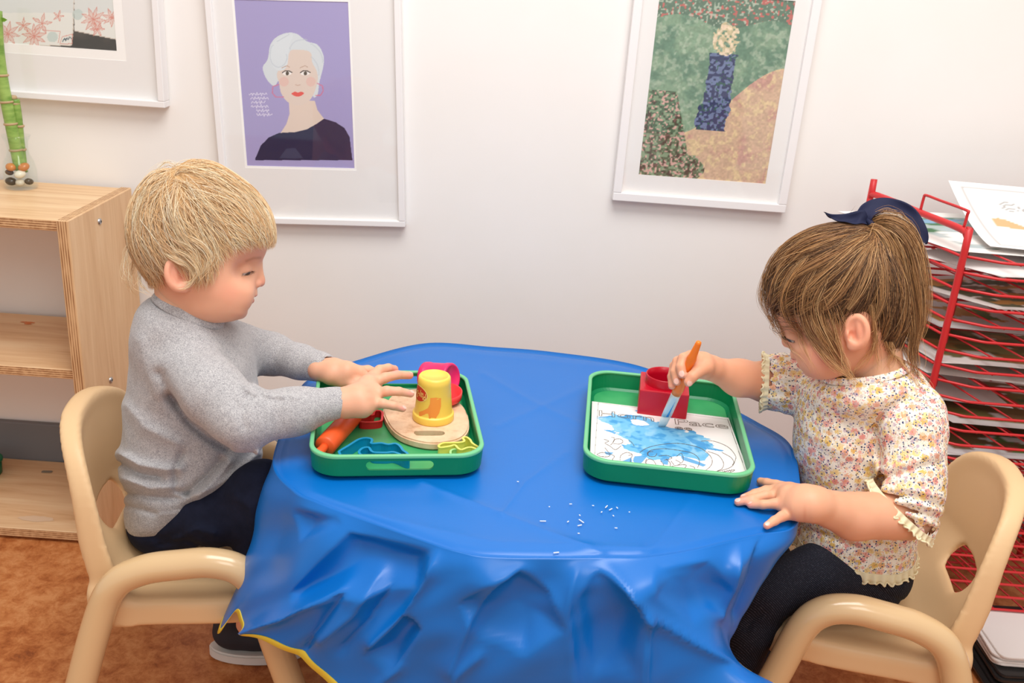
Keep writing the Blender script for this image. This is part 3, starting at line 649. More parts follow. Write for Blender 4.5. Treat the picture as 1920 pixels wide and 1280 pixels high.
drawing('pale sheet with green and orange dabs on the sixth shelf', S(5), [(0.01, 0.03), (0.2, 0.02), (0.2, 0.27), (-0.01, 0.27)], pcol(17, (222, 220, 220), [GRN, ORG], 0.4))
drawing('sheet covered in olive and brown paint on the eighth shelf', S(7), [(0.0, 0.0), (0.36, -0.015), (0.37, 0.22), (0.0, 0.26)], pcol(23, W_, [OLV, (150, 110, 62), (104, 96, 56)], 0.85, 0.09), curl=lambda A, B: 0.003*np.sin(A*5))
drawing('white sheet with a yellow stroke on the ninth shelf', S(8), [(0.0, 0.02), (0.30, -0.02), (0.34, 0.2), (-0.02, 0.24)], pcol(31, (238, 234, 230), [(206, 176, 110)], 0.3, 0.2))
drawing('pale sheet with faint paint on the eleventh shelf', S(10), [(0.0, 0.04), (0.16, 0.02), (0.2, 0.26), (-0.02, 0.27)], pcol(37, (214, 210, 210), [(190, 180, 170)], 0.3))
drawing('white edged sheet with dark green paint on the twelfth shelf', S(11), [(0.05, 0.0), (0.38, -0.01), (0.38, 0.22), (0.0, 0.26)], pcol(41, (232, 230, 228), [(70, 96, 56), (120, 90, 56), OLV], 0.8, 0.1))
drawing('white sheet painted in red, green and brown on the fourteenth shelf', S(13), [(0.04, -0.02), (0.40, -0.01), (0.40, 0.22), (-0.02, 0.26)], pcol(47, (230, 230, 230), [(150, 80, 60), (90, 120, 60), (120, 90, 60)], 0.85, 0.1), curl=lambda A, B: 0.002+0*A)
drawing('grey white sheet on the sixteenth shelf', S(15), [(-0.0, 0.04), (0.2, 0.02), (0.24, 0.26), (-0.02, 0.27)], pcol(53, (206, 202, 202), [(180, 176, 172)], 0.3))
# ---- stacks at the foot of the rack
m_wp = M('white_card_stack', (232, 226, 222), 0.6); m_bk = M('black_folder', (38, 36, 36), 0.35, 0.5)
z = 0.002
for k in range(6):
    w = 0.20+0.01*math.sin(k*2.1); P = xf(prism(rrect(w, 0.20, 0.012, 4), 0, 0.006, 0.001), rotz(0.05*math.sin(k*3)), (0.955+0.008*math.sin(k*5), 1.43+0.006*math.cos(k*4), z))
    o = geo('folder', P, m_bk); tag(o, '%s black folder of the floor stack under the white cards' % ('lowest', 'second lowest', 'third lowest', 'third highest', 'second highest', 'topmost')[k], 'folder', 'black folders on the floor'); z += 0.0064
for k in range(6):
    P = xf(prism(rrect(0.17, 0.14, 0.014, 5), 0, 0.0038, 0.0006), rotz(-0.02+0.03*math.sin(k*2.7)), (0.945+0.004*math.sin(k*3), 1.42+0.004*math.cos(k*2), z))
    o = geo('white_card', P, m_wp); tag(o, '%s white rounded card of the pile on the black folders, lower right' % ('lowest', 'second lowest', 'third lowest', 'third highest', 'second highest', 'topmost')[k], 'card', 'white cards piled on the folders'); z += 0.0042
# ================================================================== TABLE + CLOTH
TZ = 0.458
EDGE_PX = [(512, 866), (540, 780), (577, 712), (680, 672), (800, 643), (920, 650), (1040, 660), (1200, 686), (1330, 745), (1418, 790), (1481, 832), (1500, 905), (1494, 982), (1430, 1000), (1367, 1014), (1300, 1030), (1216, 1043), (1137, 1044), (1030, 1046), (914, 1043), (860, 1033), (817, 1020), (730, 990), (642, 958), (590, 938), (550, 918)]
E0 = np.array([onZ(x, y, TZ+0.002) for x, y in EDGE_PX])[:, :2]
NP_ = len(E0); KU = 16
# skirt control points: (px, py, Y) triplets per outline point, hem last; None = hidden side, short overhang
cen = E0.mean(0)
def hang(i, h, o):
    p = E0[i]; d = (p-cen)/np.linalg.norm(p-cen); return [np.array([*(p+d*o*k/4), TZ-h*k/4]) for k in range(1, 5)]
SK = {}
def sk(i, *pts): SK[i] = [onY(*p) for p in pts]
sk(0, (495, 920, 1.125), (473, 990, 1.118), (446, 1085, 1.11), (414, 1170, 1.10))
sk(25, (528, 990, 1.060), (510, 1060, 1.05), (470, 1110, 1.050), (442, 1146, 1.065))
sk(24, (572, 1010, 1.015), (548, 1085, 1.00), (500, 1130, 1.02), (458, 1166, 1.045))
sk(23, (625, 1030, 0.990), (590, 1100, 0.985), (540, 1165, 0.985), (500, 1193, 0.99))
sk(22, (715, 1050, 0.975), (655, 1120, 0.955), (600, 1185, 0.955), (555, 1232, 0.965))
sk(21, (800, 1075, 0.955), (745, 1140, 0.955), (680, 1205, 0.95), (618, 1288, 0.95))
sk(20, (850, 1090, 0.935), (810, 1160, 0.935), (760, 1240, 0.935), (690, 1345, 0.94))
sk(19, (910, 1100, 0.925), (890, 1170, 0.935), (860, 1270, 0.93), (800, 1410, 0.925))
sk(18, (1020, 1105, 0.94), (1000, 1185, 0.92), (985, 1290, 0.92), (960, 1450, 0.92))
sk(17, (1120, 1105, 0.935), (1110, 1190, 0.935), (1110, 1300, 0.93), (1110, 1480, 0.925))
sk(16, (1214, 1100, 0.93), (1209, 1150, 0.925), (1200, 1290, 0.915), (1230, 1490, 0.905))
sk(15, (1295, 1085, 0.955), (1310, 1150, 0.955), (1345, 1245, 0.93), (1460, 1330, 0.90))
sk(14, (1345, 1075, 0.985), (1345, 1140, 0.99), (1362, 1210, 0.99), (1412, 1275, 0.985))
sk(13, (1410, 1055, 1.005), (1385, 1125, 1.01), (1365, 1190, 1.015), (1372, 1240, 1.02))
sk(12, (1470, 1035, 1.055), (1435, 1090, 1.05), (1395, 1150, 1.05), (1345, 1211, 1.05))
for i in range(NP_):
    if i not in SK: SK[i] = hang(i, 0.085 if i in (1, 2, 9, 10, 11) else 0.14, 0.012)
SK[11] = hang(11, 0.06, 0.004); SK[1] = hang(1, 0.085, 0.004)
rows = []                                                  # 5 rings: edge + 4
E3 = np.column_stack([E0, np.full(NP_, TZ+0.002)])
ctrl = [E3]+[np.array([SK[i][k] for i in range(NP_)]) for k in range(4)]
ctrl = [catmull(c, KU, True) for c in ctrl]; NU = len(ctrl[0])
C5 = np.stack(ctrl, 1)                                     # NU x 5 x 3
NV = 48; skirt = np.zeros((NU, NV, 3)); tt = np.linspace(0, 4, NV)
for a, t_ in enumerate(tt):
    i = min(int(t_), 3); u = t_-i; A = C5[:, max(i-1, 0)]; B = C5[:, i]; C = C5[:, i+1]; D = C5[:, min(i+2, 4)]
    if i == 0: A = B-(C-B)*0.2+np.array([0, 0, 0.004])
    skirt[:, a] = 0.5*((2*B)+(-A+C)*u+(2*A-5*B+4*C-D)*u*u+(-A+3*B-3*C+D)*u**3)
NR = 70; e3 = ctrl[0]; c3 = np.array([*cen, TZ+0.002]); rr = np.linspace(0.004, 1, NR+1)[:-1]
top = c3+(e3-c3)[:, None, :]*rr[None, :, None]
G = np.concatenate([top, skirt], 1)
px, py = proj(G)
# folds, dents and creases, carved along lines of the cloth
def ln(P, w, amp, end=1.0):
    """crest/valley along polyline P: sharp crest, falls off with width w (px)"""
    d = dline(px, py, P); return amp*np.exp(-d/w)
def tri(P, amp, soft):
    d = dline(px, py, P+[P[0]]); m = inside(px, py, P); return amp*np.where(m, 1-np.exp(-d/soft), 0)
isk = np.zeros(G.shape[:2]); isk[:, NR:] = sstep(0, 0.22, np.linspace(0, 1, NV))[None]
D = np.zeros(G.shape[:2])
D += tri([(651, 998), (820, 1026), (789, 1092), (700, 1110), (640, 1122), (560, 1122), (548, 1106)], -0.022, 28)
D += tri([(546, 953), (632, 962), (642, 985), (560, 1015)], -0.012, 14)
D += ln([(641, 1105), (560, 1142), (482, 1176)], 13, 0.020)+ln([(640, 1118), (585, 1190), (566, 1222)], 12, -0.010)
D += tri([(766, 1140), (680, 1228), (742, 1256), (790, 1180)], -0.014, 16)
D += ln([(825, 1028), (812, 1075), (770, 1140), (700, 1205)], 16, 0.012)
D += ln([(705, 1085), (660, 1150), (600, 1200)], 14, 0.008)+ln([(735, 1100), (690, 1170), (640, 1220)], 9, -0.006)
D += tri([(975, 1062), (1030, 1110), (1060, 1180), (985, 1230), (900, 1190), (860, 1130)], -0.018, 30)
D += ln([(975, 1060), (930, 1100), (880, 1160), (845, 1250)], 18, 0.010)+ln([(1080, 1060), (1062, 1150), (1075, 1280)], 22, 0.009)
D += ln([(1130, 1045), (1180, 1100), (1212, 1150), (1205, 1280)], 14, 0.012)
D += tri([(1120, 1060), (1200, 1130), (1196, 1260), (1110, 1260), (1085, 1120)], -0.010, 26)
D += ln([(1212, 1150), (1320, 1210), (1440, 1285)], 10, 0.010)
D += tri([(1225, 1052), (1330, 1050), (1370, 1100), (1300, 1170), (1230, 1120)], -0.010, 24)
D += ln([(1385, 1020), (1372, 1090), (1340, 1150)], 14, 0.010)+ln([(1425, 1008), (1412, 1080), (1380, 1150)], 12, -0.008)
D += ln([(900, 1225), (860, 1255), (840, 1290)], 10, 0.008)+ln([(745, 1255), (700, 1290)], 8, 0.008)
D += 0.012*(fnoise(np.stack([px*0.6+py*0.5, py], -1), 0.011, 5, 2)-0.5)
Du = np.roll(G, -1, 0)-np.roll(G, 1, 0); outn = np.zeros_like(G); outn[..., 0] = Du[..., 1]; outn[..., 1] = -Du[..., 0]; outn /= np.linalg.norm(outn, axis=-1)[..., None]+1e-9
sgn = np.sign(((G[:, -1, :2]-cen)*outn[:, -1, :2]).sum(-1).mean()); outn *= sgn
front = sstep(1.25, 1.12, G[..., 1])
G = G+outn*(1.35*D*isk*front)[..., None]
# top surface: pressed fold lines of the packed cloth and soft waves near the rim
tp = np.zeros(G.shape[:2]); r_ = np.concatenate([rr, np.ones(NV)]); 
def cr(P, amp, w): return amp*np.exp(-dline(px, py, P)/w)
tp += cr([(790, 905), (940, 965), (1130, 1040)], 0.0030, 7)+cr([(905, 700), (1000, 755), (1100, 800)], 0.0016, 5)+cr([(860, 660), (1160, 690)], 0.0010, 8)+cr([(1210, 1045), (1340, 880), (1440, 760)], 0.0012, 8)
tp += cr([(560, 925), (720, 975), (930, 1020), (1200, 1030)], 0.003, 16)+cr([(940, 965), (985, 905), (1060, 850)], 0.0016, 7)+cr([(930, 800), (1000, 770), (1110, 720)], 0.0015, 6)
tp += 0.0025*(fnoise(np.stack([px, py], -1), 0.008, 9, 2)-0.5)*sstep(0.5, 1, r_)[None]
G[..., 2] += np.where(r_[None] < 1.0, tp*sstep(1.0, 0.97, r_)[None], 0)*1.0
G[..., 2] -= 0.004*sstep(0.94, 1.0, r_)[None]*(np.arange(G.shape[1]) < NR)[None]
t = NT('blue_vinyl_cloth'); v = t.coord(); t.b.inputs['Base Color'].default_value = rgba((0, 108, 196)); t.b.inputs['Roughness'].default_value = 0.34; t.b.inputs['Specular IOR Level'].default_value = 0.5
w1 = t.n('ShaderNodeTexWave'); w1.inputs['Scale'].default_value = 240; t.l(v, w1.inputs[0]); nz = t.noise(v, 18, 4, 0.5); ad = t.n('ShaderNodeMath', operation='MULTIPLY_ADD'); t.l(w1.outputs['Fac'], ad.inputs[0]); ad.inputs[1].default_value = 0.05; t.l(nz, ad.inputs[2]); t.bump(ad.outputs[0], 0.3, 0.0010)
m_cloth = t.m; m_yel = M('yellow_binding', (232, 206, 70), 0.5, 0.4, bump=(700, 0.2, 0.0005))
cl = thing('tablecloth', 'blue vinyl tablecloth with yellow bound edge draped over the low table', 'tablecloth', (cen[0], cen[1], 0.25))
nu, nv = G.shape[:2]; Vc = G.reshape(-1, 3); Fc = grid_faces(nu, nv, True)
Fc = np.vstack([Fc]); Vc = np.vstack([Vc, c3[None]+np.array([[0, 0, 0]])]); capf = [(int(((i+1) % nu)*nv), int(i*nv), len(Vc)-1) for i in range(nu)]
geo('sheet', (Vc, [tuple(q) for q in Fc]+capf), m_cloth, cl, True)
hemP = G[:, -1]; up = G[:, -4]-hemP; up /= np.linalg.norm(up, axis=1)[:, None]
hn = outn[:, -1]; w_ = 0.0085; th = 0.0011
ring = np.stack([hemP+up*w_+hn*th, hemP+hn*th*1.3, hemP-up*0.0006, hemP-hn*th*1.3, hemP+up*w_-hn*th, hemP+up*w_+hn*th], 1)
geo('edge_binding', (ring.reshape(-1, 3), grid_faces(nu, 6, True)), m_yel, cl, True)
# table underneath
m_lam = M('table_laminate', (206, 180, 140), 0.4, 0.5); m_leg = M('table_leg_metal', (150, 150, 152), 0.35, 0.5, metal=0.6)
tb = thing('low_table', 'low round topped table hidden under the blue cloth', 'table', (cen[0], cen[1], 0))
tp_out = cen+(catmull(E3, 4, True)[:, :2]-cen)*0.88
geo('tabletop', prism([tuple(q) for q in tp_out[::-1]], TZ-0.030, TZ-0.008, 0.003), m_lam, tb)
for dx, dy in ((-0.2, -0.17), (0.24, -0.14), (-0.2, 0.22), (0.2, 0.22)):
    geo('leg', tube([(cen[0]+dx, cen[1]+dy, 0.0), (cen[0]+dx, cen[1]+dy, 0.2), (cen[0]+dx, cen[1]+dy, TZ-0.031)], 0.016, 14), m_leg, tb, True)

# ================================================================== TRAYS
m_tray = M('green_tray', (0, 136, 84), 0.38, 0.5, var=(2, 128, 78), vscale=14); m_rim = M('green_tray_rim', (112, 196, 142), 0.4, 0.5); m_floor_t = M('green_tray_floor_worn', (78, 176, 110), 0.32, 0.5, var=(34, 150, 92), vscale=9)
def tray(label, c, L, ang, slots=True):
    W, H, R, wl = 0.226, 0.034, 0.036, 0.0032; z0 = TZ+0.0055; Rm = rotz(ang); T = lambda vf: xf(vf, Rm, (c[0], c[1], z0))
    root = thing('serving_tray', label, 'tray', (c[0], c[1], z0), 'green craft trays', 0)
    out = rrect(W, L, R, 10); 
    def ring(off, z, k=1.0): return [(p[0]*(1+2*off/W), p[1]*(1+2*off/L), z) for p in out]
    N = len(out); prof = [(-0.005, 0.0), (0, 0.004), (0.0015, H-0.0045), (-wl+0.0015, H-0.0045), (-wl, 0.006), (-wl-0.004, 0.0028)]
    V = []; 
    for o_, z_ in prof: V += ring(o_, z_)
    F = [(i*N+k, i*N+(k+1) % N, (i+1)*N+(k+1) % N, (i+1)*N+k) for i in range(len(prof)-1) for k in range(N)]
    F += [tuple(range(N))[::-1], tuple((len(prof)-1)*N+k for k in range(N))]
    body = (np.array(V), F)
    if slots:
        cut = []
        for s in (-1, 1):
            p = prism([(x, z) for x, z in rrect(0.088, 0.0135, 0.0066, 8)], -0.012, 0.012); v = p[0][:, [0, 2, 1]]; cut.append((v+np.array([0.002, s*(L/2-0.0015), 0.0188]), [tuple(q)[::-1] for q in p[1]]))
        body = boolean(body, cut)
    geo('tray_body', T(body), m_tray, root)
    V = []; prof = [(0.0018, H-0.0046), (0.0024, H-0.001), (0.0010, H+0.0002), (-wl+0.0006, H), (-wl-0.0004, H-0.002), (-wl+0.001, H-0.0046), (0.0018, H-0.0046)]
    for o_, z_ in prof: V += ring(o_, z_)
    F = [(i*N+k, i*N+(k+1) % N, (i+1)*N+(k+1) % N, (i+1)*N+k) for i in range(len(prof)-1) for k in range(N)]
    geo('tray_rim', T((np.array(V), F)), m_rim, root, True)
    fl = [(x, y) for x, y, _ in ring(-wl-0.006, 0)]
    geo('tray_floor', T(prism(fl, 0.0026, 0.0034)), m_floor_t, root)
    return root, Rm, np.array([c[0], c[1], z0])
TL, RL, OL = tray('green plastic tray of dough tools in front of the boy', (-0.1595, 1.243), 0.278, math.radians(9.6))
TR, RR, OR = tray('green plastic tray holding the painted colouring sheet in front of the girl', (0.231, 1.280), 0.312, math.radians(-4.6), False)
FZ = OL[2]+0.0036
geo('smudge', (lambda q: (np.array([onY(x, y, 1.107)-[0, 0.0012, 0] for x, y in ((650, 881), (656, 879), (661, 884), (659, 890), (653, 888))]), [(0, 1, 2, 3, 4)]))(0), M('dark_tray_smudge', (16, 62, 44), 0.5), TL)

def pxy(pts, z): return [tuple(onZ(x, y, z)[:2]) for x, y in pts]
Z3 = lambda L: [(540+x/4.571, 640+y/4.571) for x, y in L]
# ---- round wooden board with handle slot
bz = FZ+0.0005; bt = 0.0115
bc = onZ(798, 775, bz+bt)
outp = pxy(Z3([(815, 600), (845, 520), (900, 450), (1000, 415), (1150, 400), (1300, 420), (1420, 480), (1510, 560), (1550, 680), (1545, 760), (1490, 820), (1400, 852), (1250, 870), (1100, 850), (960, 800), (870, 720)]), bz+bt)
outp = [tuple(q) for q in catmull(np.array(outp), 5, True)]
slot = pxy(Z3([(1080, 778), (1110, 766), (1300, 766), (1342, 780), (1335, 798), (1290, 806), (1130, 806), (1090, 796)]), bz+bt); slot = [tuple(q) for q in catmull(np.array(slot), 3, True)]
def ccw(P): a = sum(P[i][0]*P[(i+1) % len(P)][1]-P[(i+1) % len(P)][0]*P[i][1] for i in range(len(P))); return P if a > 0 else P[::-1]
bd = boolean(prism(ccw(outp), bz, bz+bt, 0.0022), [prism(ccw(slot), bz-0.01, bz+bt+0.01)])
t = NT('maple_board'); v = t.coord((1, 1, 1)); n = t.noise(v, 40, 4, 0.6); t.l(t.ramp(n, [(0.3, (196, 152, 116)), (0.5, (228, 192, 158)), (0.7, (236, 206, 174))]), t.b.inputs['Base Color']); t.b.inputs['Roughness'].default_value = 0.5
o = geo('dough_board', bd, t.m); tag(o, 'round pale wooden dough board with a handle slot in the left tray', 'board')
# ---- yellow upturned tub
m_yc = M('yellow_tub_plastic', (250, 212, 92), 0.35, 0.5, sss=0.15, sssr=(1, .8, .3)); kz = bz+bt+0.0003
kc = onZ(812, 783, kz); KH = 0.0675
cyl = thing('dough_tub', 'upturned yellow dough tub with a red oval logo standing on the wooden board', 'tub', kc)
kp = [(0, 0), (0.0295, 0), (0.0302, 0.002), (0.0300, 0.0098), (0.0296, 0.0106), (0.0278, 0.0112), (0.0273, 0.0118), (0.0271, 0.0135), (0.0235, KH-0.012), (0.0238, KH-0.0105), (0.0230, KH-0.0025), (0.0212, KH), (0.0195, KH+0.0002), (0.0190, KH-0.001), (0, KH-0.001)]
geo('tub_body', lathe(kp, 48, kc), m_yc, cyl, True)
def on_tub(u, z, off=0.0):   # u = angle from facing camera (rad, + = right), z height
    r_ = 0.0272+(0.0235-0.0272)*(z-0.0122)/(KH-0.012-0.0122)+off; th0 = -PI/2+math.atan2(kc[0], kc[1])*-1.0; a = th0+u
    return np.array([kc[0]+r_*np.cos(a), kc[1]+r_*np.sin(a), kc[2]+z])
def tub_patch(poly, off, n=26, up=1):
    """filled patch wrapped round the tub: polar fan of rings"""
    P = np.array(poly); c = P.mean(0); V = [on_tub(c[0], c[1], off)]; F = []; m = len(P); NRr = 5
    for k in range(1, NRr+1):
        for q in P: w = c+(q-c)*k/NRr; V.append(on_tub(w[0], w[1], off))
    for i in range(m): F.append((0, 1+i, 1+(i+1) % m))
    for k in range(NRr-1):
        for i in range(m): a = 1+k*m+i; b = 1+k*m+(i+1) % m; F.append((a, a+m, b+m, b))
    return np.array(V), F
U0_, ZL = -1.06, 0.0440
ell = lambda ru, rz: [(U0_+ru*math.cos(a), ZL+rz*math.sin(a)) for a in np.linspace(0, 2*PI, 40)[:-1]]
geo('logo_border', tub_patch(ell(0.70, 0.0122), 0.00035), M('logo_yellow_border', (250, 222, 130), 0.4), cyl, True)
lg = geo('logo_oval', tub_patch(ell(0.645, 0.0109), 0.0006), M('logo_red', (206, 62, 40), 0.4), cyl, True)
tv, tf = text_vf('Play-Doh', 0.0125); tv = tv*np.array([0.0252*1.16/np.ptp(tv[:, 0]), 0.0135/np.ptp(tv[:, 1]), 1]); tv[:, :2] -= (tv[:, :2].max(0)+tv[:, :2].min(0))/2; wv = np.array([on_tub(U0_-x/0.0252, ZL-y, 0.0008) for x, y, _ in tv])
geo('logo_lettering', (wv, tf), M('logo_letter_yellow', (252, 226, 130), 0.4), lg)
# orange stain / see-through remains of dough on the tub
st = [(-.20, .0425), (.12, .0435), (.42, .042), (.42, .030), (.32, .020), (.15, .0125), (-.1, .0135), (-.2, .010), (-.80, .0105), (-.85, .017), (-.6, .021), (-.3, .027), (-.20, .034)]
geo('orange_label_print', tub_patch(st, 0.0003), M('label_orange', (244, 150, 62), 0.45), cyl, True)
# ---- magenta tub lying on its side, coral lid
m_pink = M('pink_tub_plastic', (236, 34, 104), 0.35, 0.5, sss=0.1); a_ = onZ(842, 715, FZ+0.03)
ax = np.array([-0.84, 0.42, -0.22]); ax /= np.linalg.norm(ax); side = np.cross([0, 0, 1.0], ax); _s = np.cross(ax, [0, 0, 1.0]); _s /= np.linalg.norm(_s); Rp = np.stack([-_s, np.cross(_s, ax)*1.0, ax], 1)
bp = onY(848, 709, 1.345)
pk = thing('dough_tub', 'magenta dough tub lying on its side behind the yellow tub', 'tub', (bp[0], bp[1], FZ))
geo('tub_body', lathe([(0, 0.0022), (0.0185, 0.0022), (0.0192, 0.0), (0.0222, 0.0), (0.0236, 0.0020), (0.0236, 0.010), (0.0228, 0.012), (0.0236, 0.040), (0.0246, 0.041), (0.0246, 0.048), (0.0235, 0.0485), (0.0225, 0.043), (0, 0.035)], 40, bp, Rp), m_pink, pk, True)
lc = onZ(846, 752, FZ+0.014); m_lid = M('coral_lid_plastic', (236, 64, 66), 0.35, 0.5, sss=0.1)
ld = geo('lid', xf(lathe([(0, 0.0), (0.0235, 0.0), (0.0255, 0.002), (0.0262, 0.013), (0.0240, 0.013), (0.0232, 0.003), (0, 0.003)], 40), rotx(0.10), lc+np.array([-0.010, 0.0, 0.004])), m_lid, None, True); tag(ld, 'coral red tub lid beside the yellow tub on the wooden board', 'lid')
# ---- rolling pin
m_or = M('orange_silicone', (238, 92, 40), 0.4, 0.45); r0 = 0.0145
e1 = onZ(608, 838, FZ+r0); e2 = onZ(662, 778, FZ+r0); dr = (e2-e1); dr[2] = 0; Lr = 0.105; dr /= np.linalg.norm(dr); up = np.array([0, 0, 1.0]); sd = np.cross(up, dr); Rr = np.stack([sd, up, dr], 1)
rp = thing('rolling_pin', 'small orange rolling pin in the left tray under the boy sleeve', 'rolling pin', (e1[0], e1[1], FZ))
geo('barrel', lathe([(0, 0), (0.0125, 0.0005), (r0, 0.003), (r0, Lr-0.003), (0.0125, Lr-0.0005), (0, Lr)], 28, e1, Rr), m_or, rp, True)
for s, z_ in ((-1, 0.0), (1, Lr)):
    pr = [(0, 0), (0.0062, 0), (0.0058, 0.004), (0.0062, 0.012), (0.0072, 0.019), (0.0060, 0.0235), (0.003, 0.0255), (0, 0.026)]; pr = [(a, z_+s*b) for a, b in pr]
    geo('handle', lathe(pr if s > 0 else pr[::-1], 18, e1, Rr), m_or, rp, True)
# ---- cutters
def cutter(label, pts, z0, h, t_, col, n=4, flange=True, closed=True, group='dough cutters in the left tray'):
    P = pxy(pts, z0+h); P = catmull(np.array(P), n, True) if n > 1 else np.array(P); P = np.array(ccw([tuple(q) for q in P]))
    m = M('cutter_plastic', col, 0.38, 0.5, sss=0.08, sssr=tuple(c/255 for c in col))
    root = thing('dough_cutter', label, 'cutter', (P[:, 0].mean(), P[:, 1].mean(), z0), group)
    geo('cutter_wall', ribbon_wall(P, z0, z0+h, t_), m, root)
    if flange: geo('cutter_rim', ribbon_wall(P, z0+h-0.0012, z0+h+0.0002, t_*2.1), m, root)
    return root
cutter('blue swan shaped dough cutter leaning at the front of the left tray', Z3([(442, 955), (445, 935), (520, 890), (600, 840), (660, 824), (712, 832), (720, 850), (712, 870), (740, 872), (800, 868), (860, 880), (920, 872), (960, 895), (985, 930), (1020, 955), (1040, 990), (1000, 985), (950, 960), (900, 945), (850, 950), (800, 950), (740, 948), (712, 935), (690, 905), (640, 912), (610, 940), (620, 965), (655, 985), (640, 1010), (560, 1010), (470, 1005)]), FZ, 0.0165, 0.0016, (0, 142, 190), 3)
cutter('yellow animal shaped dough cutter by the wooden board', Z3([(1292, 890), (1330, 868), (1400, 865), (1480, 862), (1512, 850), (1498, 825), (1525, 816), (1560, 838), (1580, 870), (1636, 905), (1625, 920), (1570, 905), (1530, 910), (1490, 925), (1460, 915), (1430, 885), (1390, 895), (1330, 905), (1300, 905)]), FZ, 0.0165, 0.0014, (240, 232, 112), 3)
cutter('pale green dough cutter against the front rim of the left tray', Z3([(1395, 935), (1430, 920), (1480, 930), (1540, 915), (1575, 918), (1600, 945), (1620, 962), (1560, 985), (1450, 990), (1400, 975)]), FZ, 0.013, 0.0014, (166, 222, 142), 3)
cutter('small red dough cutter between the boy hand and the wooden board', Z3([(612, 660), (625, 640), (680, 628), (730, 628), (735, 610), (750, 592), (790, 592), (810, 610), (808, 640), (805, 668), (790, 680), (740, 688), (680, 690), (620, 685)]), FZ, 0.011, 0.0016, (206, 26, 34), 3)

# ---- right tray: red paint pot, sheet, brush
m_pot = M('red_paint_pot', (190, 10, 38), 0.3, 0.5); PZ = OR[2]+0.0036
pc = onZ(1244, 768, PZ+0.04); pc = onY(1243, 742, 1.375); pc = np.array([pc[0], pc[1], PZ]); Rq = rotz(math.radians(-7))
pot = thing('paint_pot', 'square red paint pot with a round opening at the back of the right tray', 'paint pot', pc)
PH, PW = 0.044, 0.0375
shell_ = boolean(box(-PW, PW, -PW, PW, 0.0004, PH, 0.002), [lathe([(0, 0.004), (0.0275, 0.004), (0.0275, PH+0.02), (0, PH+0.02)], 40)])
geo('pot_body', xf(shell_, Rq, pc), m_pot, pot)
geo('pot_collar', lathe([(0.0275, 0.012), (0.0300, PH-0.001), (0.0305, PH+0.0135), (0.0298, PH+0.015), (0.0285, PH+0.0145), (0.0275, PH+0.004), (0.0262, 0.012)], 48, pc), m_pot, pot, True)
geo('blue_paint', lathe([(0, 0.018), (0.0262, 0.018), (0.0262, 0.012), (0, 0.012)], 32, pc), M('liquid_paint_dark', (120, 10, 40), 0.15, 0.6), pot)
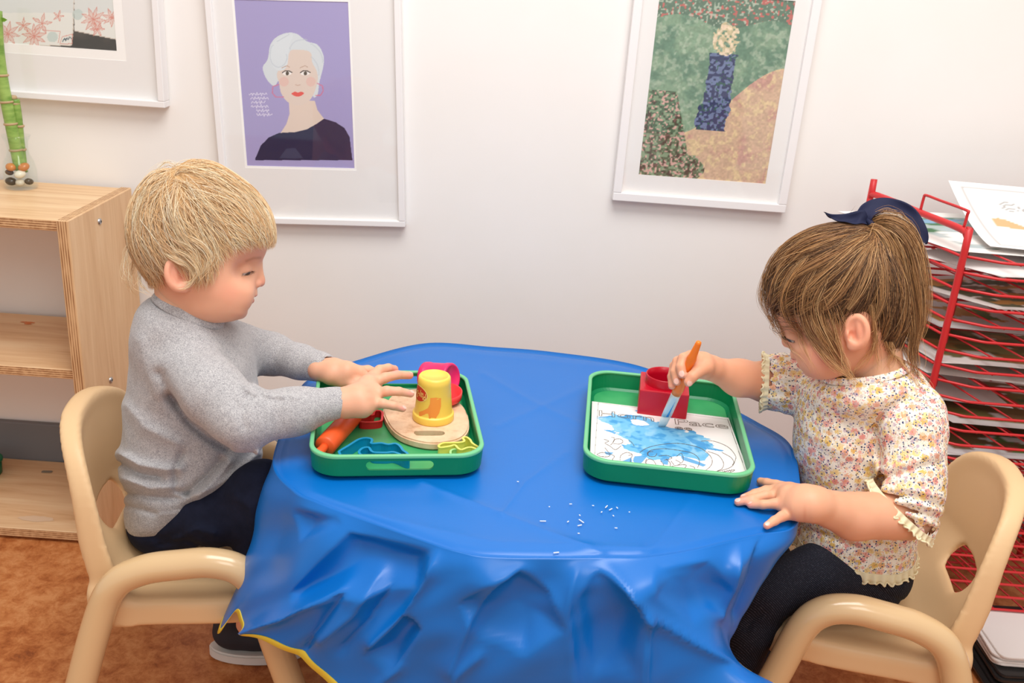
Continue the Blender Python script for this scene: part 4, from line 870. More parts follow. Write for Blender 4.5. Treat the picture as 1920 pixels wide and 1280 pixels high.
# sheet
SZ = PZ+0.0012
quad = [onZ(1106, 866, SZ+0.007), onZ(1407, 896, SZ+0.007), onZ(1366, 783, SZ+0.002), onZ(1110, 752, SZ+0.002)]
Z1 = lambda L: [(1090+x/5.647, 740+y/5.647) for x, y in L]
def sheet_fn(px, py):
    I = flat(px.shape, (240, 236, 234)); q = np.stack([px, py*1.6], -1); n = fnoise(q, 0.05, 2, 3); n2 = fnoise(np.stack([px*0.4+py, py*2.0-px*0.6], -1), 0.08, 6, 3)
    wob = (n-0.5)*16; jx, jy = px+wob, py+(n2-0.5)*10
    paint = Z1([(230, 240), (330, 215), (350, 170), (420, 230), (520, 215), (620, 215), (720, 250), (830, 290), (930, 340), (1060, 370), (1180, 400), (1370, 465), (1330, 480), (1500, 590), (1440, 590), (1340, 570), (1290, 540), (1350, 640), (1300, 690), (1180, 660), (1060, 640), (960, 660), (860, 690), (700, 670), (600, 625), (520, 590), (430, 560), (400, 530), (500, 510), (440, 440), (380, 400), (250, 380), (360, 370), (350, 320), (270, 290), (170, 240)])
    m = inside(jx, jy, paint); hole = inside(jx, jy, Z1([(500, 270), (640, 265), (720, 300), (640, 330), (560, 320)])); m &= ~hole
    put_c(I, m, (112, 186, 228)); put_c(I, m, (58, 146, 208), np.clip((n2-0.46)*5, 0, 0.8)); put_c(I, m, (160, 208, 236), np.clip((n-0.55)*5, 0, 0.7))
    for P in ([(170, 235), (280, 225), (300, 238), (200, 245)], [(560, 165), (600, 160), (660, 190), (620, 200)], [(230, 370), (300, 370), (380, 400), (360, 415)], [(940, 235), (1040, 215), (1050, 225), (960, 250)], [(1090, 440), (1300, 500), (1340, 560), (1500, 585), (1490, 600), (1330, 575), (1180, 510)], [(320, 690), (440, 700), (530, 660), (540, 735), (420, 735)], [(560, 650), (700, 640), (640, 720), (580, 740), (545, 700)], [(1050, 640), (1200, 690), (1320, 740), (1290, 760), (1170, 720), (1080, 690)], [(830, 680), (930, 660), (920, 740), (870, 735)], [(240, 600), (330, 610), (300, 640), (250, 630)]):
        put_c(I, inside(px+wob*0.3, py, Z1(P)), (70, 152, 214), 0.8)
    ink = (84, 70, 62)
    def L(pts, w=0.55, a=0.85, smooth=True):
        P = np.array(Z1(pts)); P = catmull(P, 5) if smooth and len(P) > 2 else P; put_c(I, dline(px, py, [tuple(q) for q in P]) < w, ink, a)
    L([(180, 80), (140, 660), (155, 690)], 0.4, 0.55, False); L([(1550, 260), (1770, 900)], 0.5, 0.8, False); L([(180, 82), (1550, 262)], 0.35, 0.3, False)
    for A in ([(620, 610), (700, 560), (850, 525), (1050, 515), (1250, 560), (1360, 640), (1385, 720), (1330, 790), (1230, 830)], [(1270, 490), (1400, 490), (1550, 550), (1630, 640), (1630, 690), (1590, 760), (1480, 800), (1300, 830), (1160, 850)], [(1340, 600), (1450, 640), (1505, 720), (1490, 780), (1440, 805)], [(1490, 610), (1580, 660), (1615, 710), (1600, 740)], [(700, 640), (730, 590), (860, 570), (1050, 590), (1180, 620), (1240, 670), (1250, 720), (1230, 770)], [(540, 640), (520, 700), (540, 760), (590, 800), (640, 790), (650, 760), (610, 740), (590, 770)], [(690, 680), (680, 720), (720, 780), (760, 800), (790, 820)], [(860, 790), (900, 770), (1050, 740), (1110, 745), (1080, 780), (950, 810), (870, 810), (860, 790)], [(410, 690), (420, 640), (480, 610), (540, 630), (500, 640)], [(165, 630), (220, 610), (300, 630), (280, 655), (200, 650), (165, 630)], [(240, 470), (290, 490), (250, 510), (300, 540), (360, 580), (420, 540)], [(320, 450), (350, 460), (330, 510), (310, 530)], [(250, 560), (300, 620), (350, 650), (330, 690), (400, 700)], [(760, 690), (790, 740), (770, 770), (700, 750), (690, 700), (720, 680), (760, 690)], [(840, 700), (870, 740), (860, 770)], [(900, 680), (940, 720), (940, 760)], [(950, 700), (980, 740)], [(1000, 690), (1050, 720), (1020, 745)], [(1010, 650), (1060, 620), (1080, 690), (1060, 720)], [(800, 620), (780, 650), (720, 650), (700, 610), (760, 600)], [(820, 650), (900, 640), (960, 670), (880, 690)], [(1090, 820), (1110, 850), (1180, 800), (1200, 770), (1150, 750)], [(1200, 790), (1230, 830)], [(1350, 850), (1370, 825), (1430, 830), (1610, 795), (1590, 815), (1420, 855), (1350, 850)], [(500, 480), (530, 500), (560, 540)], [(130, 235), (250, 170)][:0] or [(560, 740), (545, 790), (600, 800)], [(340, 500), (360, 470), (420, 470), (440, 500), (400, 520), (340, 515)]): L(A)
    for k in range(8): L([(1400+k*25, 850-k*5), (1425+k*24, 818-k*4)], 0.45, 0.8, False)
    return I
# hollow lettering of the sheet: thin outline strokes as flat print
def sheet_color(px, py, u, v): return sheet_fn(px, py)
n1, n2 = 420, 260; a = np.linspace(0, 1, n1)[:, None, None]; b = np.linspace(0, 1, n2)[None, :, None]
P = quad[0]*(1-a)*(1-b)+quad[1]*a*(1-b)+quad[2]*a*b+quad[3]*(1-a)*b
P[..., 2] += 0.0015*np.sin(a[..., 0]*9)*(1-b[..., 0])
spx, spy = proj(P)
sh = thing('colouring_sheet', 'colouring sheet of a horn of plenty covered in blue paint in the right tray', 'paper', (P[..., 0].mean(), P[..., 1].mean(), SZ))
Vs = P.reshape(-1, 3); geo('printed_face', (Vs, grid_faces(n1, n2)), M('sheet_paper', (255, 255, 255), 0.55, 0.3, vcol=True), sh, True, cols=lin(sheet_fn(spx, spy).reshape(-1, 3)))
m_ink = M('thin_ink', (110, 92, 78), 0.6)
def letters(s, c0, c1, size, sx=1.0):
    """outline letters laid on the sheet from pixel c0 (centre) along the sheet's own width direction"""
    v, f = text_vf(s, size, bevel=0.00034); xdir = quad[1]-quad[0]; xdir /= np.linalg.norm(xdir); ydir = quad[3]-quad[0]; ydir /= np.linalg.norm(ydir); c = onZ(*c0, SZ+0.0022)
    w = c+v[:, :1]*sx*xdir+v[:, 1:2]*ydir; bb = np.clip(((w-quad[0])@ydir)/np.linalg.norm(quad[3]-quad[0]), 0, 1); aa_ = ((w-quad[0])@xdir)/np.linalg.norm(quad[1]-quad[0]); w[:, 2] = SZ+0.007+(0.002-0.007)*bb+0.0015*np.sin(aa_*9)*(1-bb)+0.0003+v[:, 2]*0.5; return geo('outline_lettering', (w, f), m_ink, sh)
letters('Horn', (1174, 781), 0, 0.030, 1.35); letters('Pace', (1314, 796), 0, 0.030, 1.5); letters('ee', (1281, 804), 0, 0.020, 1.4)
# brush
m_bo = M('orange_brush_handle', (250, 128, 34), 0.3, 0.5); m_fer = M('brush_ferrule_metal', (222, 224, 226), 0.32, 0.5, metal=0.3)
m_bris = M('white_bristles', (226, 228, 226), 0.6, bump=(500, 0.4)); m_pb = M('blue_wet_paint', (60, 150, 214), 0.25, 0.5)
tipP = onZ(1241, 799, SZ+0.004); topP = onY(1311, 640, 1.247); axb = topP-tipP; Lb = np.linalg.norm(axb); axb /= Lb
def bpt(px, py):   # nearest brush-axis parameter seen at the pixel
    best = min(np.linspace(0, 1, 400), key=lambda s: (proj(tipP+axb*Lb*s)[0]-px)**2+(proj(tipP+axb*Lb*s)[1]-py)**2); return best*Lb
sF0, sF1 = bpt(1247, 778), bpt(1268, 737)
br = thing('paint_brush', 'orange handled flat paint brush with blue paint in the girl hand', 'brush', tipP)
wv_ = np.array([1.0, 0.25, 0]); wv_ -= axb*(wv_@axb); wv_ /= np.linalg.norm(wv_); tv_ = np.cross(axb, wv_)
def bsec(secs, seg=16):
    V = []; aa = np.arange(seg)*2*PI/seg
    for s, w, t_ in secs: V.append(tipP+axb*s+np.cos(aa)[:, None]*wv_*w+np.sin(aa)[:, None]*tv_*t_)
    n = len(secs); return np.vstack(V), [(i*seg+k, i*seg+(k+1) % seg, (i+1)*seg+(k+1) % seg, (i+1)*seg+k) for i in range(n-1) for k in range(seg)]+[tuple(range(seg))[::-1], tuple((n-1)*seg+k for k in range(seg))]
geo('bristles', bsec([(0, 0.0060, 0.0012), (0.006, 0.0072, 0.002), (sF0+0.002, 0.0078, 0.0030)]), m_bris, br, True)
fr = geo('ferrule', bsec([(sF0, 0.0082, 0.0034), (sF0+0.01, 0.0082, 0.0040), (sF1-0.006, 0.0074, 0.0064), (sF1, 0.0072, 0.0070)]), m_fer, br, True)
geo('painted_streak', bsec([(sF0+0.001, 0.0044, 0.0039), (sF0+0.010, 0.0034, 0.0044), (sF1-0.012, 0.0008, 0.0062)]), m_pb, fr, True)
R_ = Lb-sF1
geo('brush_handle', bsec([(sF1-0.001, 0.0073, 0.0070), (sF1+R_*0.10, 0.0082, 0.0080), (sF1+R_*0.35, 0.0072, 0.0070), (sF1+R_*0.55, 0.0062, 0.0060), (sF1+R_*0.68, 0.0074, 0.0070), (sF1+R_*0.74, 0.0060, 0.0058), (sF1+R_*0.96, 0.0042, 0.0042), (sF1+R_*0.99, 0.0036, 0.0036), (Lb, 0.0020, 0.0020)]), m_bo, br, True)
# flecks of dried glue / glitter on the cloth
V, F, n = [], [], 0
for (x, y, l, a) in [(1070, 945, 4, .2), (1018, 977, 9, 0.1), (1065, 978, 4, 1), (1090, 977, 11, -0.9), (1087, 985, 7, .5), (1112, 948, 3, 0), (1137, 950, 8, 1.1), (1145, 955, 7, 0.8), (1157, 952, 4, 2), (1155, 990, 4, 0), (1043, 1036, 8, .3), (971, 903, 3, 0), (1085, 1000, 3, 0), (1180, 960, 2, 0), (1128, 960, 3, 1), (1150, 967, 3, 2), (1030, 950, 2, 0), (1087, 966, 3, 2)]:
    c = onZ(x, y, TZ+0.0042); r1 = l*0.00042; q = xf(box(-r1, r1, -0.0006, 0.0006, 0, 0.0007), rotz(a), c); V.append(q[0]); F += [tuple(i+n for i in f) for f in q[1]]; n += 8
o = geo('glitter_flecks', (np.vstack(V), F), M('white_flecks', (236, 240, 246), 0.3)); tag(o, 'tiny white flecks scattered on the blue cloth between the trays', 'flecks', kind='stuff')
# ================================================================== PEOPLE: helpers
def rpm(p, rpx):          # pixel radius at world point p -> metres
    return rpx*((np.asarray(p)-CAM)@_F)/FPX
class Fr:
    """upright working plane through a pixel; a = right, b = up, c = towards the camera side"""
    def __init__(s, px, py, Yp, tilt, yaw=0):
        s.O = onY(px, py, Yp); t_ = math.radians(tilt); w_ = math.radians(yaw); s.ea = np.array([math.cos(w_), math.sin(w_), 0]); s.n = np.array([math.sin(w_)*math.cos(t_), -math.cos(w_)*math.cos(t_), math.sin(t_)]); s.eb = np.cross(s.n, s.ea)
        s.R = np.stack([s.ea, s.eb, s.n], 1)
    def ab(s, px, py, c=0.0):
        d = ray(px, py); P = CAM+d*(((s.O+s.n*c-CAM)@s.n)/(d@s.n)); q = (P-s.O)@s.R; return q[:2]
    def poly(s, L): return [tuple(s.ab(x, y)) for x, y in L]
    def W(s, px, py, c=0.0): a, b = s.ab(px, py, c); return s.O+s.ea*a+s.eb*b+s.n*c
    def loc(s, P): return (P-s.O)@s.R
    def surf(s, sdf, px, py, c0=0.12, c1=-0.02, push=0.0):
        """first surface point met along the view ray through a pixel"""
        d = ray(px, py); k0 = ((s.O+s.n*c0-CAM)@s.n)/(d@s.n); k1 = ((s.O+s.n*c1-CAM)@s.n)/(d@s.n); ks = np.linspace(k0, k1, 260); v = sdf(CAM+d*ks[:, None]); i = np.argmax(v < 0)
        return CAM+d*(ks[i]+push)
def grad(f, P, e=0.0012):
    D = np.array([[1, -1, -1], [-1, -1, 1], [-1, 1, -1], [1, 1, 1.0]]); g = 0
    for k in D: g = g+k*f(P+k*e)[:, None]
    return g/(np.linalg.norm(g, axis=1)[:, None]+1e-12)
def gridvals(fn): return fn
def strands_mesh(C, rad, col0, col1=None, seg=3):
    """C: N x K x 3 centrelines -> thin tapering tubes, colours per strand"""
    N, K = C.shape[:2]; T = np.gradient(C, axis=1); T /= np.linalg.norm(T, axis=2)[..., None]+1e-12
    ref = rng.normal(size=(N, 1, 3)); u = np.cross(T, ref); u /= np.linalg.norm(u, axis=2)[..., None]+1e-12; w = np.cross(T, u)
    prof = np.interp(np.linspace(0, 1, K), [0, 0.12, 0.7, 1], [0.7, 1, 0.85, 0.12])[None, :]*np.asarray(rad).reshape(-1, 1)
    a = np.arange(seg)*2*PI/seg; V = C[:, :, None, :]+prof[..., None, None]*(np.cos(a)[None, None, :, None]*u[:, :, None, :]+np.sin(a)[None, None, :, None]*w[:, :, None, :])
    base = (np.arange(N)*K*seg)[:, None, None]; k = np.arange(K-1)[None, :, None]; s = np.arange(seg)[None, None, :]; s2 = (s+1) % seg
    F = np.stack([base+k*seg+s, base+k*seg+s2, base+(k+1)*seg+s2, base+(k+1)*seg+s], -1).reshape(-1, 4)
    tt = np.linspace(0, 1, K)[None, :, None, None]; c0 = np.asarray(col0)[:, None, None, :]; c1 = c0 if col1 is None else np.asarray(col1)[:, None, None, :]
    cc = np.broadcast_to(c0*(1-tt)+c1*tt, (N, K, seg, 3)).reshape(-1, 3)
    return V.reshape(-1, 3), F, cc
def resample(P, K):
    P = np.asarray(P, float); d = np.r_[0, np.cumsum(np.linalg.norm(np.diff(P, axis=0), axis=1))]; t = np.linspace(0, d[-1], K); return np.stack([np.interp(t, d, P[:, i]) for i in range(3)], 1)
def lock(pts, n, r, K=20, frizz=0.002, lenj=0.15, curl=0.0):
    """bundle of n strands round a centreline; r = list of bundle radii (m) along it"""
    C = resample(catmull(np.array(pts), 8), K); T = np.gradient(C, axis=0); T /= np.linalg.norm(T, axis=1)[:, None]
    u = np.cross(T, [0.1, 0.97, 0.2]); u /= np.linalg.norm(u, axis=1)[:, None]; w = np.cross(T, u)
    R_ = np.interp(np.linspace(0, 1, K), np.linspace(0, 1, len(r)), r)
    ph = rng.uniform(0, 2*PI, n); q = np.sqrt(rng.uniform(0, 1, n)); ph2 = ph+rng.normal(0, 0.4, n)
    tt = np.linspace(0, 1, K); out = np.empty((n, K, 3)); fz = rng.normal(0, 1, (n, 4, 3))
    for i in range(n):
        a = ph[i]+(ph2[i]-ph[i])*tt+curl*tt; o = q[i]*R_; L = 1-lenj*abs(rng.normal()); s = np.clip(tt*L, 0, 1)
        Ci = np.stack([np.interp(s, tt, C[:, k]) for k in range(3)], 1); ui = np.stack([np.interp(s, tt, u[:, k]) for k in range(3)], 1); wi = np.stack([np.interp(s, tt, w[:, k]) for k in range(3)], 1)
        g = sum(fz[i, m][None]*np.sin((m+1)*PI*tt*0.9+m)[:, None] for m in range(4))*frizz*tt[:, None]*0.6
        out[i] = Ci+ui*(np.cos(a)*o)[:, None]+wi*(np.sin(a)*o)[:, None]+g
    return out
def flow_strands(roots, sdf, fr, guides, K, step, off, sig=0.026, jit=0.25, lift=None):
    G_ = np.array([[*fr.ab(x, y), dx, -dy] for x, y, dx, dy in guides]); P = roots.copy(); N = len(P); out = np.empty((N, K, 3)); j = rng.normal(0, jit, (N, 3)); of = off*(0.4+1.1*rng.uniform(0, 1, N)); j2 = rng.normal(0, jit*0.7, (N, 3)); sp = rng.uniform(0.75, 1.2, N)
    for k in range(K):
        n = grad(sdf, P); d = sdf(P); t_ = k/(K-1); h = of*(0.15+0.85*min(1, t_*4))+(lift(t_) if lift else 0)
        P = P+n*(h-d)[:, None]; out[:, k] = P
        q = fr.loc(P); w = np.exp(-((q[:, None, 0]-G_[None, :, 0])**2+(q[:, None, 1]-G_[None, :, 1])**2)/(2*sig*sig))+1e-9
        v = (w@G_[:, 2:4])/w.sum(1)[:, None]; D = v[:, :1]*fr.ea+v[:, 1:]*fr.eb; D /= np.linalg.norm(D, axis=1)[:, None]+1e-9
        D = D+j*(1-t_*0.4)+j2*math.sin(t_*5); D -= n*(D*n).sum(1)[:, None]; D /= np.linalg.norm(D, axis=1)[:, None]+1e-9
        P = P+D*(step*sp)[:, None]
    return out
def clip_len(S, fr, reg, mar):
    """shorten strands that grow past the hairline by more than a random margin"""
    N, K = S.shape[:2]; L = fr.loc(S.reshape(-1, 3)); e = reg.d2(L[:, 0], L[:, 1]).reshape(N, K); lim = rng.uniform(-0.002, mar, N)[:, None]
    bad = e > lim; kk = np.where(bad.any(1), bad.argmax(1), K-1); kk = np.maximum(kk, 3); out = S.copy(); t = np.linspace(0, 1, K)
    for i in np.where(kk < K-1)[0]:
        s = t*(kk[i]/(K-1))
        for a in range(3): out[i, :, a] = np.interp(s, t, S[i, :, a])
    return out
def hair_cols(n, pal, w):
    pal = lin(np.array(pal, float)); i = rng.choice(len(pal), n, p=np.array(w)/sum(w)); j = rng.choice(len(pal), n, p=np.array(w)/sum(w)); t = rng.uniform(0, 1, (n, 1)); return pal[i]*t+pal[j]*(1-t)
t = NT('hair_strand'); a_ = t.n('ShaderNodeVertexColor'); a_.layer_name = 'Col'; t.l(a_.outputs[0], t.b.inputs['Base Color']); t.b.inputs['Roughness'].default_value = 0.42; t.b.inputs['Specular IOR Level'].default_value = 0.45; m_hair = t.m
t = NT('toddler_skin'); a_ = t.n('ShaderNodeVertexColor'); a_.layer_name = 'Col'; t.l(a_.outputs[0], t.b.inputs['Base Color']); t.b.inputs['Roughness'].default_value = 0.46; t.b.inputs['Specular IOR Level'].default_value = 0.35
t.b.inputs['Subsurface Weight'].default_value = 0.25; t.b.inputs['Subsurface Radius'].default_value = (1.0, 0.36, 0.2); t.b.inputs['Subsurface Scale'].default_value = 0.004; v = t.coord(); t.bump(t.noise(v, 900, 3, 0.5), 0.06, 0.0004); m_skin = t.m
m_nail = M('fingernail', (240, 190, 176), 0.3, 0.5)
def pin(L, Yz, z=False): return [np.array(onZ(x, y, Yz) if z else onY(x, y, Yz)) for x, y in L]
def hand_sdf(palm, fingers):
    """palm: list of (point, r); fingers: list of lists of (point, r)"""
    def f(P):
        d = None
        for ch in palm:
            e = sd_chain(P, [p for p, r in ch], [r for p, r in ch], 0.004); d = e if d is None else smin(d, e, 0.010)
        for ch in fingers:
            e = sd_chain(P, [p for p, r in ch], [r for p, r in ch], 0.0022); d = smin(d, e, 0.0045)
        return d
    return f
def nail(parent, tip, prev, up, r):
    d = tip-prev; d /= np.linalg.norm(d); up = np.asarray(up, float); up -= d*(up@d); up /= np.linalg.norm(up); s = np.cross(d, up)
    V, F = [], []; n = 10
    c = tip+d*r*0.10
    for i in range(n): a = 2*PI*i/n; x = math.cos(a)*0.62*r; y = math.sin(a)*0.72*r; V.append(c+s*x+d*y+up*(r*math.sqrt(max(0, 1-(x/r)**2-max(0, (0.1*r+y)/r)**2*0.75))*1.0+0.0003))
    V.append(c+up*(r*1.0+0.0004)); F = [(n, i, (i+1) % n) for i in range(n)]
    return np.array(V), F
def ring_on(sdf, c, u, v, n, r0=0.002, r1=0.13, wave=None):
    """closed loop where rays from c in plane (u,v) leave the solid"""
    a = np.arange(n)*2*PI/n; D = np.cos(a)[:, None]*u+np.sin(a)[:, None]*v; lo = np.full(n, r0); hi = np.full(n, r1)
    for _ in range(22):
        m = (lo+hi)/2; s = sdf(c+D*m[:, None]) < 0; lo = np.where(s, m, lo); hi = np.where(s, hi, m)
    return c+D*lo[:, None], D
# ================================================================== BOY
bf = Fr(375, 460, 1.272, 13.0, 18)
BH = [(345, 311), (372, 311), (400, 317), (434, 336), (470, 364), (492, 392), (502, 418), (505, 440), (504, 455), (500, 470), (495, 482), (489, 494), (486.5, 504), (484, 518), (480, 532), (477, 545), (473.5, 556), (467, 567), (460.5, 575), (460, 583), (455, 591), (445, 596), (425, 600), (400, 603), (375, 598), (345, 585), (310, 560), (290, 525), (272, 500), (256, 470), (249, 440), (250, 410), (259, 380), (276, 350), (305, 325)]
b_head = Inflate([tuple(q) for q in catmull(np.array(bf.poly(BH)), 4, True)], 0.0665, 0.074)
def bl(x, y, c=0.0): a, b = bf.ab(x, y, c); return np.array([a, b, c])
pm = 1.0/1372.0
b_neck = (bf.W(338, 540), bf.W(346, 640))
def b_base(P):
    L = bf.loc(P); a, b, c = L[:, 0], L[:, 1], L[:, 2]; ca = np.abs(c); S = np.stack([a, b, ca], 1)
    d = b_head(a, b, c)
    d = smin(d, sd_ell(S, bl(428, 556, 0.030), (0.029, 0.028, 0.022)), 0.022)                     # cheeks
    d = smin(d, sd_ell(S, bl(395, 575, 0.028), (0.028, 0.014, 0.016)), 0.018)
    d = smax(d, -sd_ell(S, bl(478, 507, 0.048), (0.024, 0.014, 0.026)), 0.020)                     # eye sockets
    d = smin(d, sd_cone(S, bl(484, 497, 0), bl(487.5, 520, 0), 0.0050, 0.0064), 0.008)             # nose bridge
    d = smin(d, sd_sphere(S, bl(487.8, 528.5, 0), 0.0068), 0.005)
    d = smin(d, sd_ell(S, bl(480.5, 532.5, 0.0075), (0.0068, 0.0052, 0.0050)), 0.0035)
    d = smax(d, -sd_ell(S, bl(484.5, 540.0, 0.0045), (0.0030, 0.0022, 0.0022)), 0.0015)
    d = smin(d, sd_ell(S, bl(474.5, 547.5, 0), (0.0058, 0.0070, 0.012)), 0.006)                    # upper lip area
    d = smin(d, sd_ell(S, bl(475.8, 552.2, 0.002), (0.0048, 0.0028, 0.0110)), 0.002)
    d = smin(d, sd_ell(S, bl(469.2, 563.2, 0), (0.0058, 0.0046, 0.0120)), 0.003)
    d = smax(d, -sd_ell(S, bl(477, 557.6, 0), (0.0085, 0.0010, 0.0140)), 0.0016)
    d = smin(d, sd_ell(S, bl(450.5, 584.5, 0), (0.0088, 0.0085, 0.0125)), 0.008)                    # chin
    d = smin(d, sd_cone(P, b_neck[0], b_neck[1], 0.0315, 0.034), 0.010)
    return d
EC = bf.surf(b_base, 456, 508); b_eyeC = EC-bf.n*0.0075+bf.eb*0.0005; b_eyeC = bf.W(455.5, 507.5, bf.loc(b_eyeC[None])[0, 2])
b_eyeC2 = b_eyeC-bf.n*2*bf.loc(b_eyeC[None])[0, 2]
lidn = np.array([-0.06, 0.0, 1.0]); lidn /= np.linalg.norm(lidn)
be = bl(331, 512, 0.0); ear_c = bf.loc(bf.surf(b_base, 333, 514)[None])[0]
def ear(L, c0, s=1.0, rot=0.15, flip=1):
    q = L-c0; a = q[:, 0]*flip; ca, sa = math.cos(rot), math.sin(rot); x = a*ca+q[:, 1]*sa; y = -a*sa+q[:, 1]*ca; z = q[:, 2]-0.30*(-x)
    p = np.stack([x, y, z], 1)/s
    e = sd_ell(p, (0, 0, 0.002), (0.0165, 0.0240, 0.0075))
    e = smax(e, -sd_ell(p, (0.0015, 0.001, 0.0085), (0.0108, 0.0168, 0.0062)), 0.003)
    e = smin(e, sd_ell(p, (-0.002, 0.003, 0.0035), (0.0035, 0.0125, 0.0028)), 0.003)
    e = smin(e, sd_ell(p, (0.0105, -0.004, 0.0045), (0.0032, 0.0050, 0.0035)), 0.002)
    e = smax(e, -sd_ell(p, (0.0060, -0.0045, 0.0050), (0.0042, 0.0062, 0.0050)), 0.002)
    e = smin(e, sd_ell(p, (0.006, -0.0195, 0.0025), (0.0065, 0.0060, 0.0036)), 0.004)
    return e*s
def b_skin(P):
    d = b_base(P)
    L = bf.loc(P); S = np.stack([L[:, 0], L[:, 1], np.abs(L[:, 2])], 1)
    d = smin(d, ear(S, ear_c+np.array([0, 0, 0.004])), 0.004)
    for C_ in (b_eyeC, b_eyeC2):
        q = P-C_; up_ = q@lidn; r_ = np.linalg.norm(q, axis=1)
        lid = smax(r_-0.0116, -(up_+0.0008), 0.0008); low = smax(r_-0.0114, up_+0.0040, 0.0008)
        gap = smax(r_-0.0125, np.abs(up_+0.0024)-0.0017, 0.0008); fr_ = (q@bf.ea); gap = smax(gap, np.abs(fr_-0.0005)-0.0085, 0.001)
        d = smin(d, lid, 0.003); d = smin(d, low, 0.003); d = smax(d, -gap, 0.0010)
    return d
# ---- hands
def H(L, z0): return [[(np.array(onZ(x, y, z)), rpm(onZ(x, y, z), r)) for x, y, z, r in ch] for ch in L]
bh_palm = H([[(640, 752, .530, 25), (668, 745, .534, 25), (690, 722, .536, 19), (703, 710, .534, 13)], [(645, 756, .528, 24), (675, 750, .532, 24), (703, 735, .534, 16)], [(650, 762, .525, 20), (680, 762, .526, 20), (702, 754, .528, 13)]], 0)
bh_fing = H([[(690, 712, .534, 11), (712, 694, .541, 10), (728, 690, .541, 8.5), (740, 692, .536, 7.0)],
             [(698, 718, .536, 11), (722, 708, .542, 9.8), (745, 702.5, .541, 8.4), (768, 703.5, .535, 7.2)],
             [(700, 738, .534, 11), (725, 733, .540, 9.6), (748, 733.5, .539, 8.2), (770, 738, .533, 7.0)],
             [(698, 756, .528, 10.5), (718, 756.5, .530, 9.2), (738, 760.5, .527, 7.8), (755, 766, .521, 6.6)],
             [(668, 728, .528, 13), (690, 712, .518, 10), (702, 704, .508, 8.5)]], 0)
b_hand1 = hand_sdf(bh_palm, bh_fing)
bh2_palm = H([[(598, 692, .512, 22), (625, 694, .512, 23), (650, 698, .512, 21), (672, 700, .509, 16)], [(622, 704, .508, 18), (648, 712, .502, 14)]], 0)
bh2_fing = H([[(668, 696, .508, 11), (690, 694, .507, 9.5), (706, 699, .503, 8.5), (716, 706, .498, 7.5)], [(666, 704, .506, 11), (686, 708, .504, 9.5), (702, 714, .499, 8.2), (710, 720, .494, 7.4)], [(660, 712, .504, 10), (680, 720, .500, 9), (694, 727, .492, 8), (700, 734, .486, 7)],
              [(652, 716, .501, 10), (664, 726, .496, 9), (672, 734, .486, 7.6)], [(632, 706, .506, 12), (641, 716, .500, 10.5), (648, 723, .494, 9.0), (655, 728, .489, 7.6)]], 0)
b_hand2 = hand_sdf(bh2_palm, bh2_fing)
# ---- torso, arms, legs (also carry the clothes)
bt_ = Fr(360, 800, 1.265, 3.0, 9)
BT = [(297, 556), (272, 570), (258, 600), (250, 650), (243, 695), (236, 750), (233, 800), (230, 828), (224, 846), (226, 868), (236, 890), (236, 930), (238, 972), (262, 990), (304, 995), (350, 982), (400, 949), (445, 917), (478, 888), (490, 862), (490, 830), (487, 780), (484, 735), (478, 700), (468, 665), (450, 635), (425, 611), (395, 604), (350, 592), (320, 575)]
b_tor = Inflate([tuple(q) for q in catmull(np.array(bt_.poly(BT)), 3, True)], 0.092, 0.070)
b_sh = onY(352, 690, 1.202); b_el = onY(452, 786, 1.140); b_wr = np.array(onZ(648, 752, .530)); b_fo = (b_el+b_wr)/2+np.array([0, 0, -0.002])
b_sh2 = onY(430, 650, 1.345); b_el2 = onY(512, 664, 1.385); b_wr2 = np.array(onZ(612, 691, .512))
b_arm = ([b_sh, onY(395, 735, 1.165), b_el, b_fo, b_wr], [rpm(b_sh, 62), rpm(b_sh, 58), rpm(b_el, 55), rpm(b_el, 42), rpm(b_wr, 27)])
b_arm2 = ([b_sh2, b_el2, (b_el2+b_wr2)/2, b_wr2], [rpm(b_sh2, 52), rpm(b_el2, 38), rpm(b_el2, 31), rpm(b_wr2, 26)])
b_leg = lambda Yh, Yk, s: ([onY(300, 985, Yh), onY(400, 965, (Yh+Yk)/2), onY(492, 918, Yk), onY(490, 1050, Yk), onY(462, 1170, Yk+0.03)], [rpm(onY(300, 985, Yh), 53*s), rpm(b_sh, 55*s), rpm(b_sh, 50*s), rpm(b_sh, 40*s), rpm(b_sh, 30*s)])
b_legN = b_leg(1.215, 1.185, 1.0); b_legF = b_leg(1.325, 1.345, 1.0)
